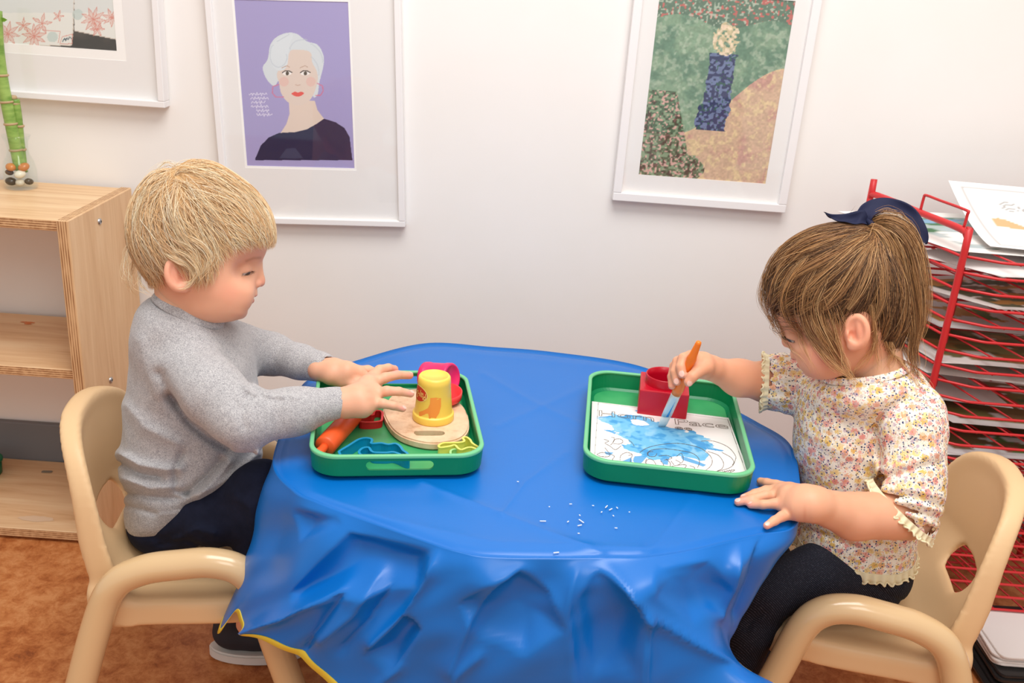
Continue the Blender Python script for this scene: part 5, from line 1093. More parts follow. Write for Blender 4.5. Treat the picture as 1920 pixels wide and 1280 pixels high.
BW = [  # (polyline, width px, amplitude m) creases of the sweatshirt on the camera side
    ([(318, 742), (352, 790), (392, 822), (425, 842)], 7, -0.0045), ([(300, 700), (330, 755)], 9, -0.003),
    ([(222, 850), (262, 872), (310, 880), (335, 878)], 9, 0.0050), ([(226, 868), (262, 888), (300, 894)], 6, -0.0045), ([(232, 897), (280, 915), (332, 912)], 8, 0.0035), ([(238, 925), (290, 932), (345, 935)], 6, -0.0035),
    ([(414, 862), (388, 892), (352, 925)], 7, -0.0055), ([(432, 866), (408, 895), (372, 930)], 8, 0.0045), ([(352, 925), (330, 920), (328, 880), (342, 850)], 6, -0.004), ([(345, 935), (400, 915), (445, 885), (485, 850)], 8, 0.0045), ([(350, 950), (410, 930), (460, 895)], 5, -0.0035),
    ([(300, 962), (350, 955), (400, 930)], 6, 0.002), ([(236, 948), (290, 962), (345, 955)], 5, -0.002),
    ([(236, 760), (270, 800), (330, 830)], 12, 0.003), ([(262, 640), (275, 700), (300, 760)], 14, 0.002),
    ([(470, 735), (460, 750), (455, 765)], 5, -0.0022), ([(478, 722), (500, 740), (530, 742)], 5, 0.003), ([(545, 740), (552, 746), (560, 744)], 4, 0.0015), ([(440, 752), (452, 778), (458, 800)], 9, -0.0015),
    ([(480, 740), (462, 730), (455, 720)], 4, 0.003), ([(588, 735), (592, 770), (598, 815)], 2.0, -0.0007)]
def creases(P, L, near):
    px_, py_ = proj(P); d = 0
    for pl, w, a in L: d = d+a*np.exp(-(dline(px_, py_, pl)/w)**1.5)
    return 1.7*d*near
cu = bf.W(414, 607)-bf.W(292, 556); Lc = np.linalg.norm(cu)/2; cu /= 2*Lc; cc = (bf.W(414, 607)+bf.W(292, 556))/2; cv = -bf.n.copy(); cv[2] = 0; cv -= cu*(cv@cu); cv /= np.linalg.norm(cv)
aa = np.arange(64)*2*PI/64; cn = np.cross(cu, cv); cn = cn if cn[2] > 0 else -cn; CV = 0.036
ringp = cc+np.cos(aa)[:, None]*cu*(Lc+0.001)+np.sin(aa)[:, None]*cv*CV
BC = (cc, cu, cv, cn, Lc)
def neck_cut(P, ring, rv, depth):
    c, u, v, n, L = ring; q = P-c; a = q@u/L; b = q@v/rv; r = (np.sqrt(a*a+b*b)-1)*min(L, rv); return smax(r+0.001, -(q@n+depth), 0.003)
def b_shirt_out(P):
    L = bt_.loc(P); d = b_tor(L[:, 0], L[:, 1], L[:, 2])
    d = smin(d, sd_cone(P, onY(320, 640, 1.235), onY(372, 650, 1.275), rpm(b_sh, 62), rpm(b_sh, 58)), 0.03)
    d = smin(d, sd_cone(P, onY(395, 655, 1.285), onY(425, 668, 1.33), rpm(b_sh, 50), rpm(b_sh, 50)), 0.03)
    d = smin(d, sd_ell(P, BC[0]-BC[3]*0.026+BC[1]*0.004, (BC[4]+0.012, CV+0.016, 0.034), np.stack([BC[1], BC[2], BC[3]], 1)), 0.022)
    d = smin(d, sd_chain(P, *b_arm, 0.02), 0.014); d = smin(d, sd_chain(P, *b_arm2, 0.012), 0.020)
    return d
def b_shirt(P):
    d = b_shirt_out(P); near = sstep(1.30, 1.25, P[:, 1])
    d = d-creases(P, BW, near)+0.0016*(fnoise(P, 34, 3, 2)-0.5)*2
    # shoulder seam, drawn as a stitched groove
    px_, py_ = proj(P); sm_ = dline(px_, py_, [tuple(q) for q in catmull(np.array([(376, 636), (350, 642), (325, 668), (310, 700), (306, 735), (314, 752)]), 5)]); d = d+0.0016*np.exp(-(sm_/2.2)**2)*near
    sm_ = dline(px_, py_, [tuple(q) for q in catmull(np.array([(376, 636), (405, 640), (425, 660), (436, 690)]), 5)]); d = d+0.0012*np.exp(-(sm_/2.0)**2)*near
    # neck opening, cuffs and hem cut open
    q = P-BC[0]; d = smax(d, -neck_cut(P, BC, CV, 0.014), 0.003); d = np.where((np.abs(q@BC[1]) < 0.075) & (np.abs(q@BC[2]) < 0.052), smax(d, q@BC[3]-0.001-0.3*np.maximum(np.hypot(q@BC[1], q@BC[2])-0.05, 0), 0.004), d)
    for w, e in ((b_wr, b_fo), (b_wr2, b_el2)):
        ax = (w-e)/np.linalg.norm(w-e); t_ = (P-w)@ax; rr_ = np.linalg.norm(P-w-t_[:, None]*ax, axis=1); near_ = rr_ < 0.05
        cut = np.where(near_, t_-0.004, -1); d = smax(d, cut, 0.003); d = np.where(near_, smax(d, -smax(rr_-0.0185, -(t_+0.02), 0), 0.002), d)
        d = d-0.0012*np.exp(-((t_+0.014)/0.012)**4)*near_
    # body hollow
    return d
b_org = (onY(340, 1000, 1.26)[0], 1.262, 0.255)
boy = thing('person', 'blond toddler in grey sweatshirt and navy trousers reaching over the left tray', 'person', b_org)
def skin_cols(V, base, blobs):
    c = np.tile(np.array(base, float), (len(V), 1)); px_, py_ = proj(V)
    n = fnoise(V, 60, 2, 2)[:, None]-0.5; c = c+n*np.array([6, 8, 8])
    for (x, y, rx, ry, col, a) in blobs:
        w = (a*np.exp(-(((px_-x)/rx)**2+((py_-y)/ry)**2)))[:, None]; c = c*(1-w)+np.array(col)*w
    return c
BS = (231, 174, 143)
v1, f1 = surfnet(b_skin, bf.O-[0.14, 0.16, 0.18], bf.O+[0.14, 0.15, 0.14], 0.0016)
m = v1[:, 2] > b_neck[1][2]-0.005
c1 = skin_cols(v1, BS, [(432, 548, 30, 22, (236, 158, 130), .55), (333, 515, 26, 32, (238, 160, 136), .6), (492, 530, 10, 9, (236, 160, 138), .6), (455, 590, 12, 8, (234, 170, 144), .4)])
q_ = bf.loc(v1); px_, py_ = proj(bf.O+q_[:, :1]*bf.ea+q_[:, 1:2]*bf.eb)     # sagittal reading of each vertex
def paintseg(c, mask, col, a): c[mask] = c[mask]*(1-a)+np.array(col)*a
dl = np.sqrt(((px_-470.5)/6.5)**2+((py_-563)/6.5)**2+(np.abs(q_[:, 2])/0.0135)**2); du = np.sqrt(((px_-478)/6.0)**2+((py_-553)/3.6)**2+(np.abs(q_[:, 2])/0.0125)**2)
for dd in (dl, du): w = (0.85*sstep(1.05, 0.8, dd))[:, None]; c1 = c1*(1-w)+np.array((204, 104, 98))*w
nearpx, nearpy = proj(v1); br_ = dline(nearpx, nearpy, [(462, 489), (475, 484), (488, 483)]); w = (0.45*np.exp(-(br_/2.6)**2)*(q_[:, 2] > 0))[:, None]; c1 = c1*(1-w)+np.array((176, 122, 86))*w
def region(sd, pts, h, pad=0.02):
    A = np.array(pts); return surfnet(sd, A.min(0)-pad, A.max(0)+pad, h)
hp = lambda P_, F_: [p for ch in P_+F_ for p, r in ch]
v2, f2 = region(b_hand1, hp(bh_palm, bh_fing), 0.0011); v3, f3 = region(b_hand2, hp(bh2_palm, bh2_fing), 0.0012)
tips = [(742, 693), (770, 704), (772, 738), (756, 766)]
c2 = skin_cols(v2, BS, [(x, y, 9, 7, (240, 158, 146), .75) for x, y in tips]+[(x, y, 6, 4, (226, 150, 122), .35) for x, y in ((691, 733), (692, 748), (722, 690), (732, 708), (731, 733))]); c3_ = skin_cols(v3, BS, [(640, 722, 14, 8, (232, 160, 132), .5)])
def b_inner(P):
    L = bt_.loc(P); d = b_tor(L[:, 0], L[:, 1], L[:, 2])+0.016; d = smin(d, sd_chain(P, b_arm[0], [r-0.014 for r in b_arm[1][:4]]+[b_arm[1][4]-0.004], 0.01), 0.01); d = smin(d, sd_chain(P, b_arm2[0], [r-0.007 for r in b_arm2[1]], 0.01), 0.01)
    d = smin(d, sd_chain(P, b_legN[0], [r-0.006 for r in b_legN[1]], 0.01), 0.01); d = smin(d, sd_chain(P, b_legF[0], [r-0.006 for r in b_legF[1]], 0.01), 0.01)
    return smin(d, sd_cone(P, b_neck[0], b_neck[1], 0.034, 0.036), 0.01)
v4, f4 = surfnet(b_inner, (-0.62, 1.08, 0.06), (-0.16, 1.46, 0.70), 0.006)
c4 = np.tile(np.array(BS, float), (len(v4), 1))
Vb, Fb = njoin((v1, f1), (v2, f2), (v3, f3), (v4, f4))
body = geo('body', (Vb, Fb), m_skin, boy, True, cols=lin(np.clip(np.vstack([c1, c2, c3_, c4]), 0, 255)))
for ch, upv in zip(bh_fing[:4], [(0, 0.2, 1), (0, -0.1, 1), (0, -0.35, 1), (0, -0.5, 1)]):
    geo('fingernail', nail(body, ch[-1][0], ch[-2][0], upv, ch[-1][1]), m_nail, body, True)
# ---- eyes and lashes
m_eye = NT('eyeball'); a_ = m_eye.n('ShaderNodeVertexColor'); a_.layer_name = 'Col'; m_eye.l(a_.outputs[0], m_eye.b.inputs['Base Color']); m_eye.b.inputs['Roughness'].default_value = 0.08; m_eye.b.inputs['Specular IOR Level'].default_value = 0.6; m_eye = m_eye.m
def eyeball(C_, look, r_, iris, parent):
    v, f = lathe([(0, -1)]+[(math.sin(k*PI/18), -math.cos(k*PI/18)) for k in range(1, 18)]+[(0, 1)], 26); look = np.asarray(look, float); look /= np.linalg.norm(look); s = np.cross(look, [0, 0, 1.0]); s /= np.linalg.norm(s); R_ = np.stack([s, np.cross(look, s)*-1, look], 1)
    ang = np.degrees(np.arccos(np.clip(v[:, 2]/np.linalg.norm(v, axis=1), -1, 1))); c = np.tile(np.array((232, 224, 218.)), (len(v), 1)); c[ang < 33] = iris; c[ang < 14] = (14, 12, 12)
    return geo('eye', (v*r_@R_.T+C_, f), m_eye, parent, True, cols=lin(c))
eyeball(b_eyeC, bf.ea*0.62+bf.n*0.45-bf.eb*0.62, 0.0106, (84, 74, 62), body); eyeball(b_eyeC2, bf.ea*0.62-bf.n*0.45-bf.eb*0.62, 0.0106, (84, 74, 62), body)
m_lash = M('eyelash', (92, 62, 44), 0.6)
def lashes(C_, r_, fwd, side, n, a0, a1, ln_, parent, nrm=lidn, th=0.00022):
    parts = []
    for k in range(n):
        a = math.radians(a0+(a1-a0)*k/(n-1)); h = np.cos(a)*fwd+np.sin(a)*side; h -= nrm*(h@nrm); h /= np.linalg.norm(h); p0 = C_+h*r_*0.99-nrm*0.0009; L_ = ln_*(0.8+0.4*random.random())
        parts.append(tube([p0, p0+h*L_*0.5-np.array([0, 0, L_*0.28]), p0+h*L_-np.array([0, 0, L_*0.25])], [th*1.3, th, th*0.4], 4))
    return geo('eyelashes', join(*parts), m_lash, parent, True)
lashes(b_eyeC, 0.0118, bf.ea, bf.n*np.array([1, 1, 0]), 22, -5, 130, 0.0058, body); lashes(b_eyeC2, 0.0118, bf.ea, -bf.n*np.array([1, 1, 0]), 16, -5, 120, 0.0055, body)
# ---- sweatshirt
t = NT('heather_grey_jersey'); v = t.coord(); n1 = t.noise(v, 700, 3, 0.7); n2 = t.noise(v, 160, 4, 0.7); ad = t.n('ShaderNodeMath', operation='MULTIPLY_ADD'); t.l(n1, ad.inputs[0]); ad.inputs[1].default_value = 0.78; ml = t.n('ShaderNodeMath', operation='MULTIPLY'); t.l(n2, ml.inputs[0]); ml.inputs[1].default_value = 0.22; t.l(ml.outputs[0], ad.inputs[2])
t.l(t.ramp(ad.outputs[0], [(0.36, (138, 136, 140)), (0.5, (176, 174, 176)), (0.66, (206, 204, 204))]), t.b.inputs['Base Color']); t.b.inputs['Roughness'].default_value = 0.92; t.b.inputs['Specular IOR Level'].default_value = 0.15; t.b.inputs['Sheen Weight'].default_value = 0.25; t.bump(n1, 0.5, 0.0006); m_sweat = t.m
sv, sf = surfnet(b_shirt, (-0.62, 1.06, 0.20), (-0.18, 1.47, 0.68), 0.0025)
swt = geo('sweatshirt', (sv, sf), m_sweat, boy, True)
# ribbed collar
def band(rg, nrm, c, w, th_, seg=8, grow=0.0):
    V = []
    for i in range(len(rg)):
        d = rg[i]-c; d /= np.linalg.norm(d); p = rg[i]
        for k in range(seg): a = 2*PI*k/seg; V.append(p+nrm*math.sin(a)*w+d*(math.cos(a)*th_-grow*math.sin(a)))
    return np.array(V), grid_faces(len(rg), seg, True)
def close_tube(vf, n, seg):
    v, f = vf; i = np.arange(n)[:, None]; j = np.arange(seg)[None, :]; i2 = (i+1) % n; j2 = (j+1) % seg
    return v, np.stack([i*seg+j, i2*seg+j, i2*seg+j2, i*seg+j2], -1).reshape(-1, 4)
geo('collar', close_tube(band(ringp+cn*0.003, cn, cc, 0.0072, 0.0030, 10, 0.003), 64, 10), m_sweat, swt, True)
geo('undershirt', close_tube(band(ringp+cn*0.0005-(ringp-cc)*0.075, cn, cc, 0.0065, 0.0016, 8, 0.003), 64, 8), M('maroon_undershirt', (112, 26, 66), 0.8), boy, True)
# ---- trousers
m_navy = M('navy_fleece', (30, 34, 54), 0.9, 0.2, bump=(500, 0.3, 0.0005), var=(24, 28, 46), vscale=60)
BP = [([(330, 1010), (370, 990), (400, 1000)], 7, 0.004), ([(250, 990), (300, 1010), (345, 1000)], 6, -0.003), ([(300, 1020), (350, 1012), (390, 1030)], 5, -0.003), ([(440, 930), (470, 950), (480, 1000)], 9, 0.003)]
def b_pants(P):
    d = sd_chain(P, *b_legN, 0.03); d = smin(d, sd_chain(P, *b_legF, 0.03), 0.02)
    d = smin(d, sd_cone(P, onY(296, 975, 1.225), onY(296, 975, 1.32), rpm(b_sh, 50), rpm(b_sh, 50)), 0.03)
    d = smin(d, sd_cone(P, onY(305, 940, 1.235), onY(305, 940, 1.31), rpm(b_sh, 42), rpm(b_sh, 42)), 0.03)
    d = smax(d, 0.2530-P[:, 2]-np.where(P[:, 0] > -0.34, 0.3, 0), 0.012)
    return d-creases(P, BP, sstep(1.28, 1.24, P[:, 1]))
geo('trousers', surfnet(b_pants, (-0.60, 1.08, 0.08), (-0.20, 1.46, 0.46), 0.004), m_navy, boy, True)
# ---- shoes
m_shoe = M('dark_shoe_canvas', (40, 42, 52), 0.7); m_sole = M('white_rubber_sole', (226, 222, 216), 0.5)
def shoe(cx, cy, ang):
    def up_(P):
        q = (P-np.array([cx, cy, 0.03]))@rotz(ang); d = sd_ell(q, (0.012, 0, 0.012), (0.066, 0.030, 0.028)); d = smin(d, sd_cone(q, np.array([-0.030, 0, 0.02]), np.array([-0.030, 0, 0.05]), 0.029, 0.027), 0.015)
        d = smax(d, -(q[:, 2]+0.012), 0.002); return smax(d, -sd_cone(q, np.array([-0.030, 0, 0.045]), np.array([-0.030, 0, 0.09]), 0.021, 0.021), 0.002)
    r = thing('shoe', 'x', 'shoe', (cx, cy, 0)); bpy.data.objects.remove(r)
    s = geo('shoe', surfnet(up_, (cx-0.09, cy-0.09, 0.0), (cx+0.10, cy+0.09, 0.10), 0.003), m_shoe, boy, True)
    P = [(0.079*math.cos(a)+0.012, 0.033*math.sin(a)) for a in np.linspace(0, 2*PI, 33)[:-1]]
    geo('sole', xf(prism(P, 0.001, 0.020, 0.003), rotz(ang), (cx, cy, 0)), m_sole, s)
sp_ = onZ(456, 1212, 0.03); shoe(sp_[0]+0.006, sp_[1]+0.02, 0.1); shoe(sp_[0]+0.10, 1.36, 0.1)
# ---- blond hair
m_cap = M('blond_hair_cap', (206, 168, 120), 0.55, 0.4, stretch=(1, 1, 1), var=(186, 146, 98), vscale=120, bump=(300, 0.4, 0.001))
BR = [(503, 447), (480, 448), (455, 452), (430, 460), (412, 474), (402, 490), (392, 512), (372, 520), (352, 498), (330, 486), (306, 492), (300, 520), (286, 522), (255, 500), (220, 440), (230, 360), (290, 300), (360, 285), (440, 310), (530, 380), (530, 440)]
b_reg = Inflate(bf.poly(BR), 1, 1)
def b_cap(P): L = bf.loc(P); return smax(smax(b_base(P)-0.0020, b_reg.d2(L[:, 0], L[:, 1])+0.005, 0.006), -0.02-b_base(P)-0.0, 0.0)
cv_, cf_ = surfnet(b_cap, bf.O-[0.15, 0.14, 0.14], bf.O+[0.15, 0.15, 0.15], 0.0028)
hair = geo('hair', (cv_, cf_), m_cap, boy, True)
L_ = bf.loc(v1); rg = b_reg.d2(L_[:, 0], L_[:, 1]); ok = (rg < -0.002) & (np.abs(b_base(v1)) < 0.003)
R0 = v1[ok]; R0 = R0[rng.choice(len(R0), 7600)]
GB = [(345, 312, 0.9, 0.0), (380, 315, 1, .15), (400, 322, 1, .4), (440, 345, 1, .75), (480, 380, .8, 1), (500, 420, .2, 1), (400, 370, 1, .8), (440, 400, 1, .8), (470, 430, .9, .45), (500, 442, .5, .8), (430, 440, .8, .6), (370, 350, .9, .8), (360, 400, .7, 1), (385, 440, .4, 1), (400, 470, .3, 1), (385, 490, -.1, 1), (370, 510, -.5, .8),
      (340, 440, .5, .9), (345, 470, .9, .55), (320, 470, 1, .35), (360, 490, .7, .8), (330, 350, -.1, 1), (315, 330, -.7, .6), (290, 345, -.7, .9), (265, 380, -.4, 1), (300, 390, -.1, 1), (330, 400, .3, 1), (255, 420, -.05, 1), (290, 430, .2, 1), (300, 460, .7, .7), (255, 460, .25, 1), (280, 490, .3, 1), (295, 510, .2, 1)]
def bh_sdf(P): return b_base(P)
S1 = flow_strands(R0, bh_sdf, bf, GB, 22, 0.0040, 0.0062, 0.020, 0.27)
S1 = clip_len(S1, bf, b_reg, 0.014)
PALB = [(255, 234, 200), (250, 218, 172), (238, 196, 144), (208, 160, 108), (164, 118, 76), (255, 246, 226)]
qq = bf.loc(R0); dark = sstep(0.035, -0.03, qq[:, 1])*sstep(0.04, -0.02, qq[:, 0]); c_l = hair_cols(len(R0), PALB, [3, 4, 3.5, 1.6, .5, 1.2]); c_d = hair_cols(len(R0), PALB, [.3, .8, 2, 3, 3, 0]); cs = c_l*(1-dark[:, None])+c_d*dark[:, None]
# hand placed locks: (pixels, c offset, n, radii)
def BL(pts, n, r, **k):
    L = []; last = None
    for x, y, c in pts:
        if c > 0.0 and 262 < x < 497 and 320 < y < 560:
            try: q = bf.surf(b_skin, x, y); c2 = bf.loc(q[None])[0, 2]; c = c2+max(0.003, min(0.008, c-es+0.002)) if -0.01 < c2 < 0.095 else c
            except Exception: pass
        L.append(bf.W(x, y, c))
    return lock(L, n, r, **k)
es = ear_c[2]
LK = [BL([(330, 452, es+.006), (352, 462, es+.010), (368, 480, es+.011), (364, 500, es+.013), (345, 508, es+.014)], 46, [.002, .005, .004, .002]),
      BL([(318, 468, es+.004), (345, 476, es+.011), (366, 494, es+.012), (372, 512, es+.011), (358, 528, es+.012), (338, 530, es+.013)], 52, [.002, .005, .004, .002]),
      BL([(340, 440, es+.002), (372, 456, es+.008), (392, 480, es+.006), (384, 505, es+.008), (362, 522, es+.010)], 52, [.003, .006, .005, .002]),
      BL([(300, 470, es+.002), (330, 488, es+.012), (352, 500, es+.014), (362, 520, es+.013), (350, 540, es+.012), (330, 541, es+.011)], 36, [.002, .004, .003, .0015]),
      BL([(380, 420, es-.002), (402, 450, es+.002), (408, 478, es-.001), (392, 502, es+.002), (372, 514, es+.006)], 60, [.004, .006, .005, .002]),
      BL([(400, 405, es-.008), (440, 432, es-.010), (480, 446, .032), (503, 450, .020)], 60, [.006, .006, .005, .003]), BL([(400, 430, es-.006), (425, 452, es-.008), (452, 454, es-.012), (478, 448, .034)], 44, [.006, .005, .004, .002]),
      BL([(470, 380, .03), (497, 405, .022), (509, 430, .014), (509, 449, .008)], 44, [.006, .006, .005, .003]), BL([(480, 385, .0), (503, 408, .0), (512, 432, .0), (511, 449, .0)], 44, [.006, .006, .005, .003]),
      BL([(262, 440, .01), (243, 460, .012), (236, 490, .016), (236, 515, .018), (258, 535, .022)], 20, [.003, .004, .005, .003], frizz=.004), BL([(270, 500, .01), (262, 520, .02), (268, 540, .025), (284, 545, .03)], 16, [.003, .004, .003, .002], frizz=.004), BL([(258, 470, -.01), (248, 500, -.01), (244, 540, -.01), (262, 552, -.005)], 12, [.002, .004, .004, .003], frizz=.004),
      BL([(340, 316, .01), (312, 305, .0), (288, 325, .0), (262, 345, .0)], 16, [.004, .006, .006, .004], frizz=.003), BL([(330, 330, .03), (345, 322, .03), (400, 340, .05), (450, 372, .045), (490, 410, .035)], 50, [.004, .008, .008, .005]), BL([(325, 340, .035), (355, 352, .055), (392, 390, .065), (420, 430, .062)], 40, [.004, .008, .008, .004]),
      BL([(320, 335, .03), (285, 360, .045), (262, 405, .04), (255, 450, .03)], 40, [.004, .008, .008, .004]), BL([(330, 345, .045), (322, 395, .066), (340, 440, .070), (365, 470, .068)], 40, [.004, .008, .008, .004])]
n0 = 22
LS = np.concatenate([x if x.shape[1] == n0 else np.stack([resample(s, n0) for s in x]) for x in LK])
lc_ = hair_cols(len(LS), PALB, [4, 4, 2.5, .8, .2, 2.4])
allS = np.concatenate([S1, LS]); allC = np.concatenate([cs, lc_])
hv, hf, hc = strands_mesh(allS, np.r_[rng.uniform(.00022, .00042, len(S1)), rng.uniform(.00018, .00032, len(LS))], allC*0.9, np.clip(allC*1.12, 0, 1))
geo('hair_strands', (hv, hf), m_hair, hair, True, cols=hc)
# ================================================================== GIRL
gf = Fr(1570, 560, 1.252, 13.0, -18)
GH = [(1441, 556), (1444, 526), (1456, 497), (1474, 470), (1500, 450), (1532, 436), (1570, 429), (1612, 432), (1648, 450), (1678, 480), (1696, 518), (1702, 558), (1698, 595), (1686, 630), (1664, 660), (1625, 690), (1590, 702), (1556, 706), (1532, 705), (1517, 699), (1508, 692), (1501, 682), (1496, 672), (1489, 662), (1483, 652), (1477, 640), (1471, 628), (1463, 612), (1453, 594), (1445, 576)]
g_head = Inflate([tuple(q) for q in catmull(np.array(gf.poly(GH)), 4, True)], 0.066, 0.074)
def gl(x, y, c=0.0): a, b = gf.ab(x, y, c); return np.array([a, b, c])
g_neck = (gf.W(1640, 655), gf.W(1650, 750))
def g_base(P):
    L = gf.loc(P); a, b, c = L[:, 0], L[:, 1], L[:, 2]; S = np.stack([a, b, np.abs(c)], 1)
    d = g_head(a, b, c)
    d = smin(d, sd_ell(S, gl(1540, 668, 0.030), (0.028, 0.027, 0.022)), 0.022)
    d = smax(d, -sd_ell(S, gl(1478, 625, 0.048), (0.024, 0.013, 0.026)), 0.018)
    d = smin(d, sd_cone(S, gl(1472, 622, 0), gl(1475, 636, 0), 0.0046, 0.0060), 0.008)
    d = smin(d, sd_sphere(S, gl(1476, 642, 0), 0.0066), 0.005)
    d = smin(d, sd_ell(S, gl(1484, 647, 0.0072), (0.0064, 0.0050, 0.0048)), 0.0035)
    d = smin(d, sd_ell(S, gl(1490, 664, 0), (0.0060, 0.0065, 0.0125)), 0.006)
    d = smin(d, sd_ell(S, gl(1490.5, 671, 0.002), (0.0050, 0.0030, 0.0105)), 0.002)
    d = smin(d, sd_ell(S, gl(1502, 684, 0), (0.0062, 0.0048, 0.0120)), 0.003)
    d = smax(d, -sd_ell(S, gl(1492, 678, 0), (0.0080, 0.0010, 0.0130)), 0.0016)
    d = smin(d, sd_ell(S, gl(1519, 694, 0), (0.0085, 0.0080, 0.0120)), 0.008)
    return smin(d, sd_cone(P, g_neck[0], g_neck[1], 0.033, 0.036), 0.012)
GE = gf.loc(gf.surf(g_base, 1489, 632)[None])[0, 2]-0.0075; g_eyeC = gf.W(1489, 632, GE); g_eyeC2 = g_eyeC-gf.n*2*GE
gear_c = gf.loc(gf.surf(g_base, 1606, 622)[None])[0]
def g_skin(P):
    d = g_base(P); L = gf.loc(P); S = np.stack([L[:, 0], L[:, 1], np.abs(L[:, 2])], 1)
    d = smin(d, ear(S, gear_c+np.array([0, 0.001, 0.006]), 1.0, -0.20, -1), 0.004)
    for C_ in (g_eyeC, g_eyeC2):
        q = P-C_; up_ = q[:, 2]; r_ = np.linalg.norm(q, axis=1)
        lid = smax(r_-0.0114, -(up_+0.0015), 0.0008); low = smax(r_-0.0112, up_+0.0045, 0.0008); gap = smax(r_-0.0122, np.abs(up_+0.0030)-0.0015, 0.0008); gap = smax(gap, np.abs(q[:, 0])-0.0080, 0.001)
        d = smin(d, lid, 0.003); d = smin(d, low, 0.003); d = smax(d, -gap, 0.0010)
    return d
# arms and hands
g_w1 = np.array(onZ(1517, 942, .487)); g_m1 = onY(1600, 968, 1.105); g_e1 = onY(1700, 962, 1.125); g_s1 = onY(1706, 785, 1.175)
gh_palm = H([[(1530, 943, .486, 31), (1505, 938, .485, 30), (1482, 932, .481, 24), (1462, 926, .474, 17)], [(1520, 950, .484, 28), (1498, 950, .481, 26), (1478, 948, .476, 19)], [(1512, 930, .482, 22), (1480, 922, .477, 18), (1462, 918, .472, 13)]], 0)
gh_fing = H([[(1482, 962, .471, 12), (1466, 968, .471, 9.6), (1452, 976, .469, 8.6), (1438, 985, .466, 7.2)],
             [(1474, 948, .474, 11.5), (1452, 944, .475, 9.6), (1430, 945.5, .472, 8.6), (1408, 946, .467, 7.4)],
             [(1462, 930, .473, 11.5), (1436, 929, .475, 9.4), (1410, 935.5, .471, 8.6), (1384, 941, .466, 7.4)],
             [(1460, 918, .472, 10.5), (1436, 919, .474, 9.0), (1415, 925, .471, 8.2), (1394, 933, .467, 7.0)],
             [(1480, 915, .474, 11), (1455, 909, .473, 9.5), (1438, 905, .470, 8.6), (1426, 902, .467, 7.4)]], 0)
g_arm1 = ([g_s1, onY(1710, 880, 1.145), g_e1, g_m1, g_w1], [rpm(g_s1, 50), rpm(g_s1, 47), rpm(g_e1, 50), rpm(g_m1, 42), rpm(g_w1, 31)])
_h1 = hand_sdf(gh_palm, gh_fing)
def g_hand1(P): return smax(smin(_h1(P), sd_chain(P, g_arm1[0][2:], g_arm1[1][2:], 0.012), 0.008), 0.4588-P[:, 2]-0.2*sstep(0.40, 0.46, P[:, 0]), 0.001)
YH = 1.262
def HY(L): return [[(np.array(onY(x, y, YH+dy)), rpm(onY(x, y, YH), r)) for x, y, dy, r in ch] for ch in L]
g_w2 = onY(1332, 690, 1.292); g_m2 = onY(1385, 708, 1.315); g_c2 = onY(1440, 716, 1.335)
gp2 = HY([[(1334, 689, .026, 22), (1316, 682, .018, 23), (1298, 674, .014, 17)], [(1320, 692, .010, 17), (1306, 684, .006, 14)]])
gf2 = HY([[(1296, 668, .010, 12), (1282, 672, .010, 10.5), (1277, 688, .000, 9.5), (1279, 701, -.006, 8.4)],
          [(1288, 672, .018, 12), (1271, 678, .018, 10.2), (1266, 697, .008, 9.2), (1269, 715, .000, 8.0)],
          [(1284, 676, .026, 11), (1265, 686, .026, 9.4), (1260, 706, .016, 8.4), (1260, 723, .008, 7.2)],
          [(1290, 682, .034, 10), (1276, 692, .036, 8.8), (1270, 706, .028, 8.0), (1268, 716, .022, 7.0)],
          [(1324, 688, .004, 14), (1308, 697, -.008, 11.5), (1298, 706, -.014, 10.2), (1291, 716, -.017, 8.6)]])
_h2 = hand_sdf(gp2, gf2)
g_arm2 = ([g_w2, g_m2, g_c2, onY(1530, 722, 1.325)], [rpm(g_w2, 21.5), rpm(g_m2, 33), rpm(g_c2, 37), rpm(g_c2, 36)])
def g_hand2(P): return smin(_h2(P), sd_chain(P, *g_arm2, 0.012), 0.010)
# torso
gt_ = Fr(1600, 870, 1.255, 3.0, -9)
GT = [(1530, 702), (1506, 716), (1497, 745), (1490, 790), (1486, 835), (1492, 880), (1499, 925), (1500, 975), (1484, 1020), (1490, 1060), (1560, 1085), (1640, 1085), (1704, 1080), (1718, 1000), (1728, 920), (1738, 840), (1742, 770), (1728, 722), (1704, 696), (1660, 690), (1600, 698)]
g_tor = Inflate([tuple(q) for q in catmull(np.array(gt_.poly(GT)), 3, True)], 0.090, 0.068)
g_sl1 = ([onY(1716, 768, 1.185), onY(1708, 800, 1.172), onY(1708, 880, 1.145), onY(1702, 930, 1.130), onY(1700, 975, 1.122)], [rpm(g_s1, 50), rpm(g_s1, 60), rpm(g_s1, 56), rpm(g_s1, 57), rpm(g_s1, 55)])
g_sl2 = ([onY(1560, 735, 1.315), onY(1510, 722, 1.325), onY(1465, 718, 1.332), onY(1428, 716, 1.338)], [rpm(g_c2, 46), rpm(g_c2, 48), rpm(g_c2, 49), rpm(g_c2, 44)])
cutA = onY(1640, 922, 1.12); cutB = onY(1742, 1006, 1.12)
ch1 = cutB-cutA; ch1 /= np.linalg.norm(ch1); gc1n = np.cross(ch1, np.array([0, 1.0, 0])); gc1n /= np.linalg.norm(gc1n); gc1n = gc1n if gc1n[2] < 0 else -gc1n     # points out of the sleeve
gc1 = (cutA+cutB)/2
gax2 = g_sl2[0][3]-g_sl2[0][2]; gax2 /= np.linalg.norm(gax2); gc2 = onY(1433, 716, 1.337)
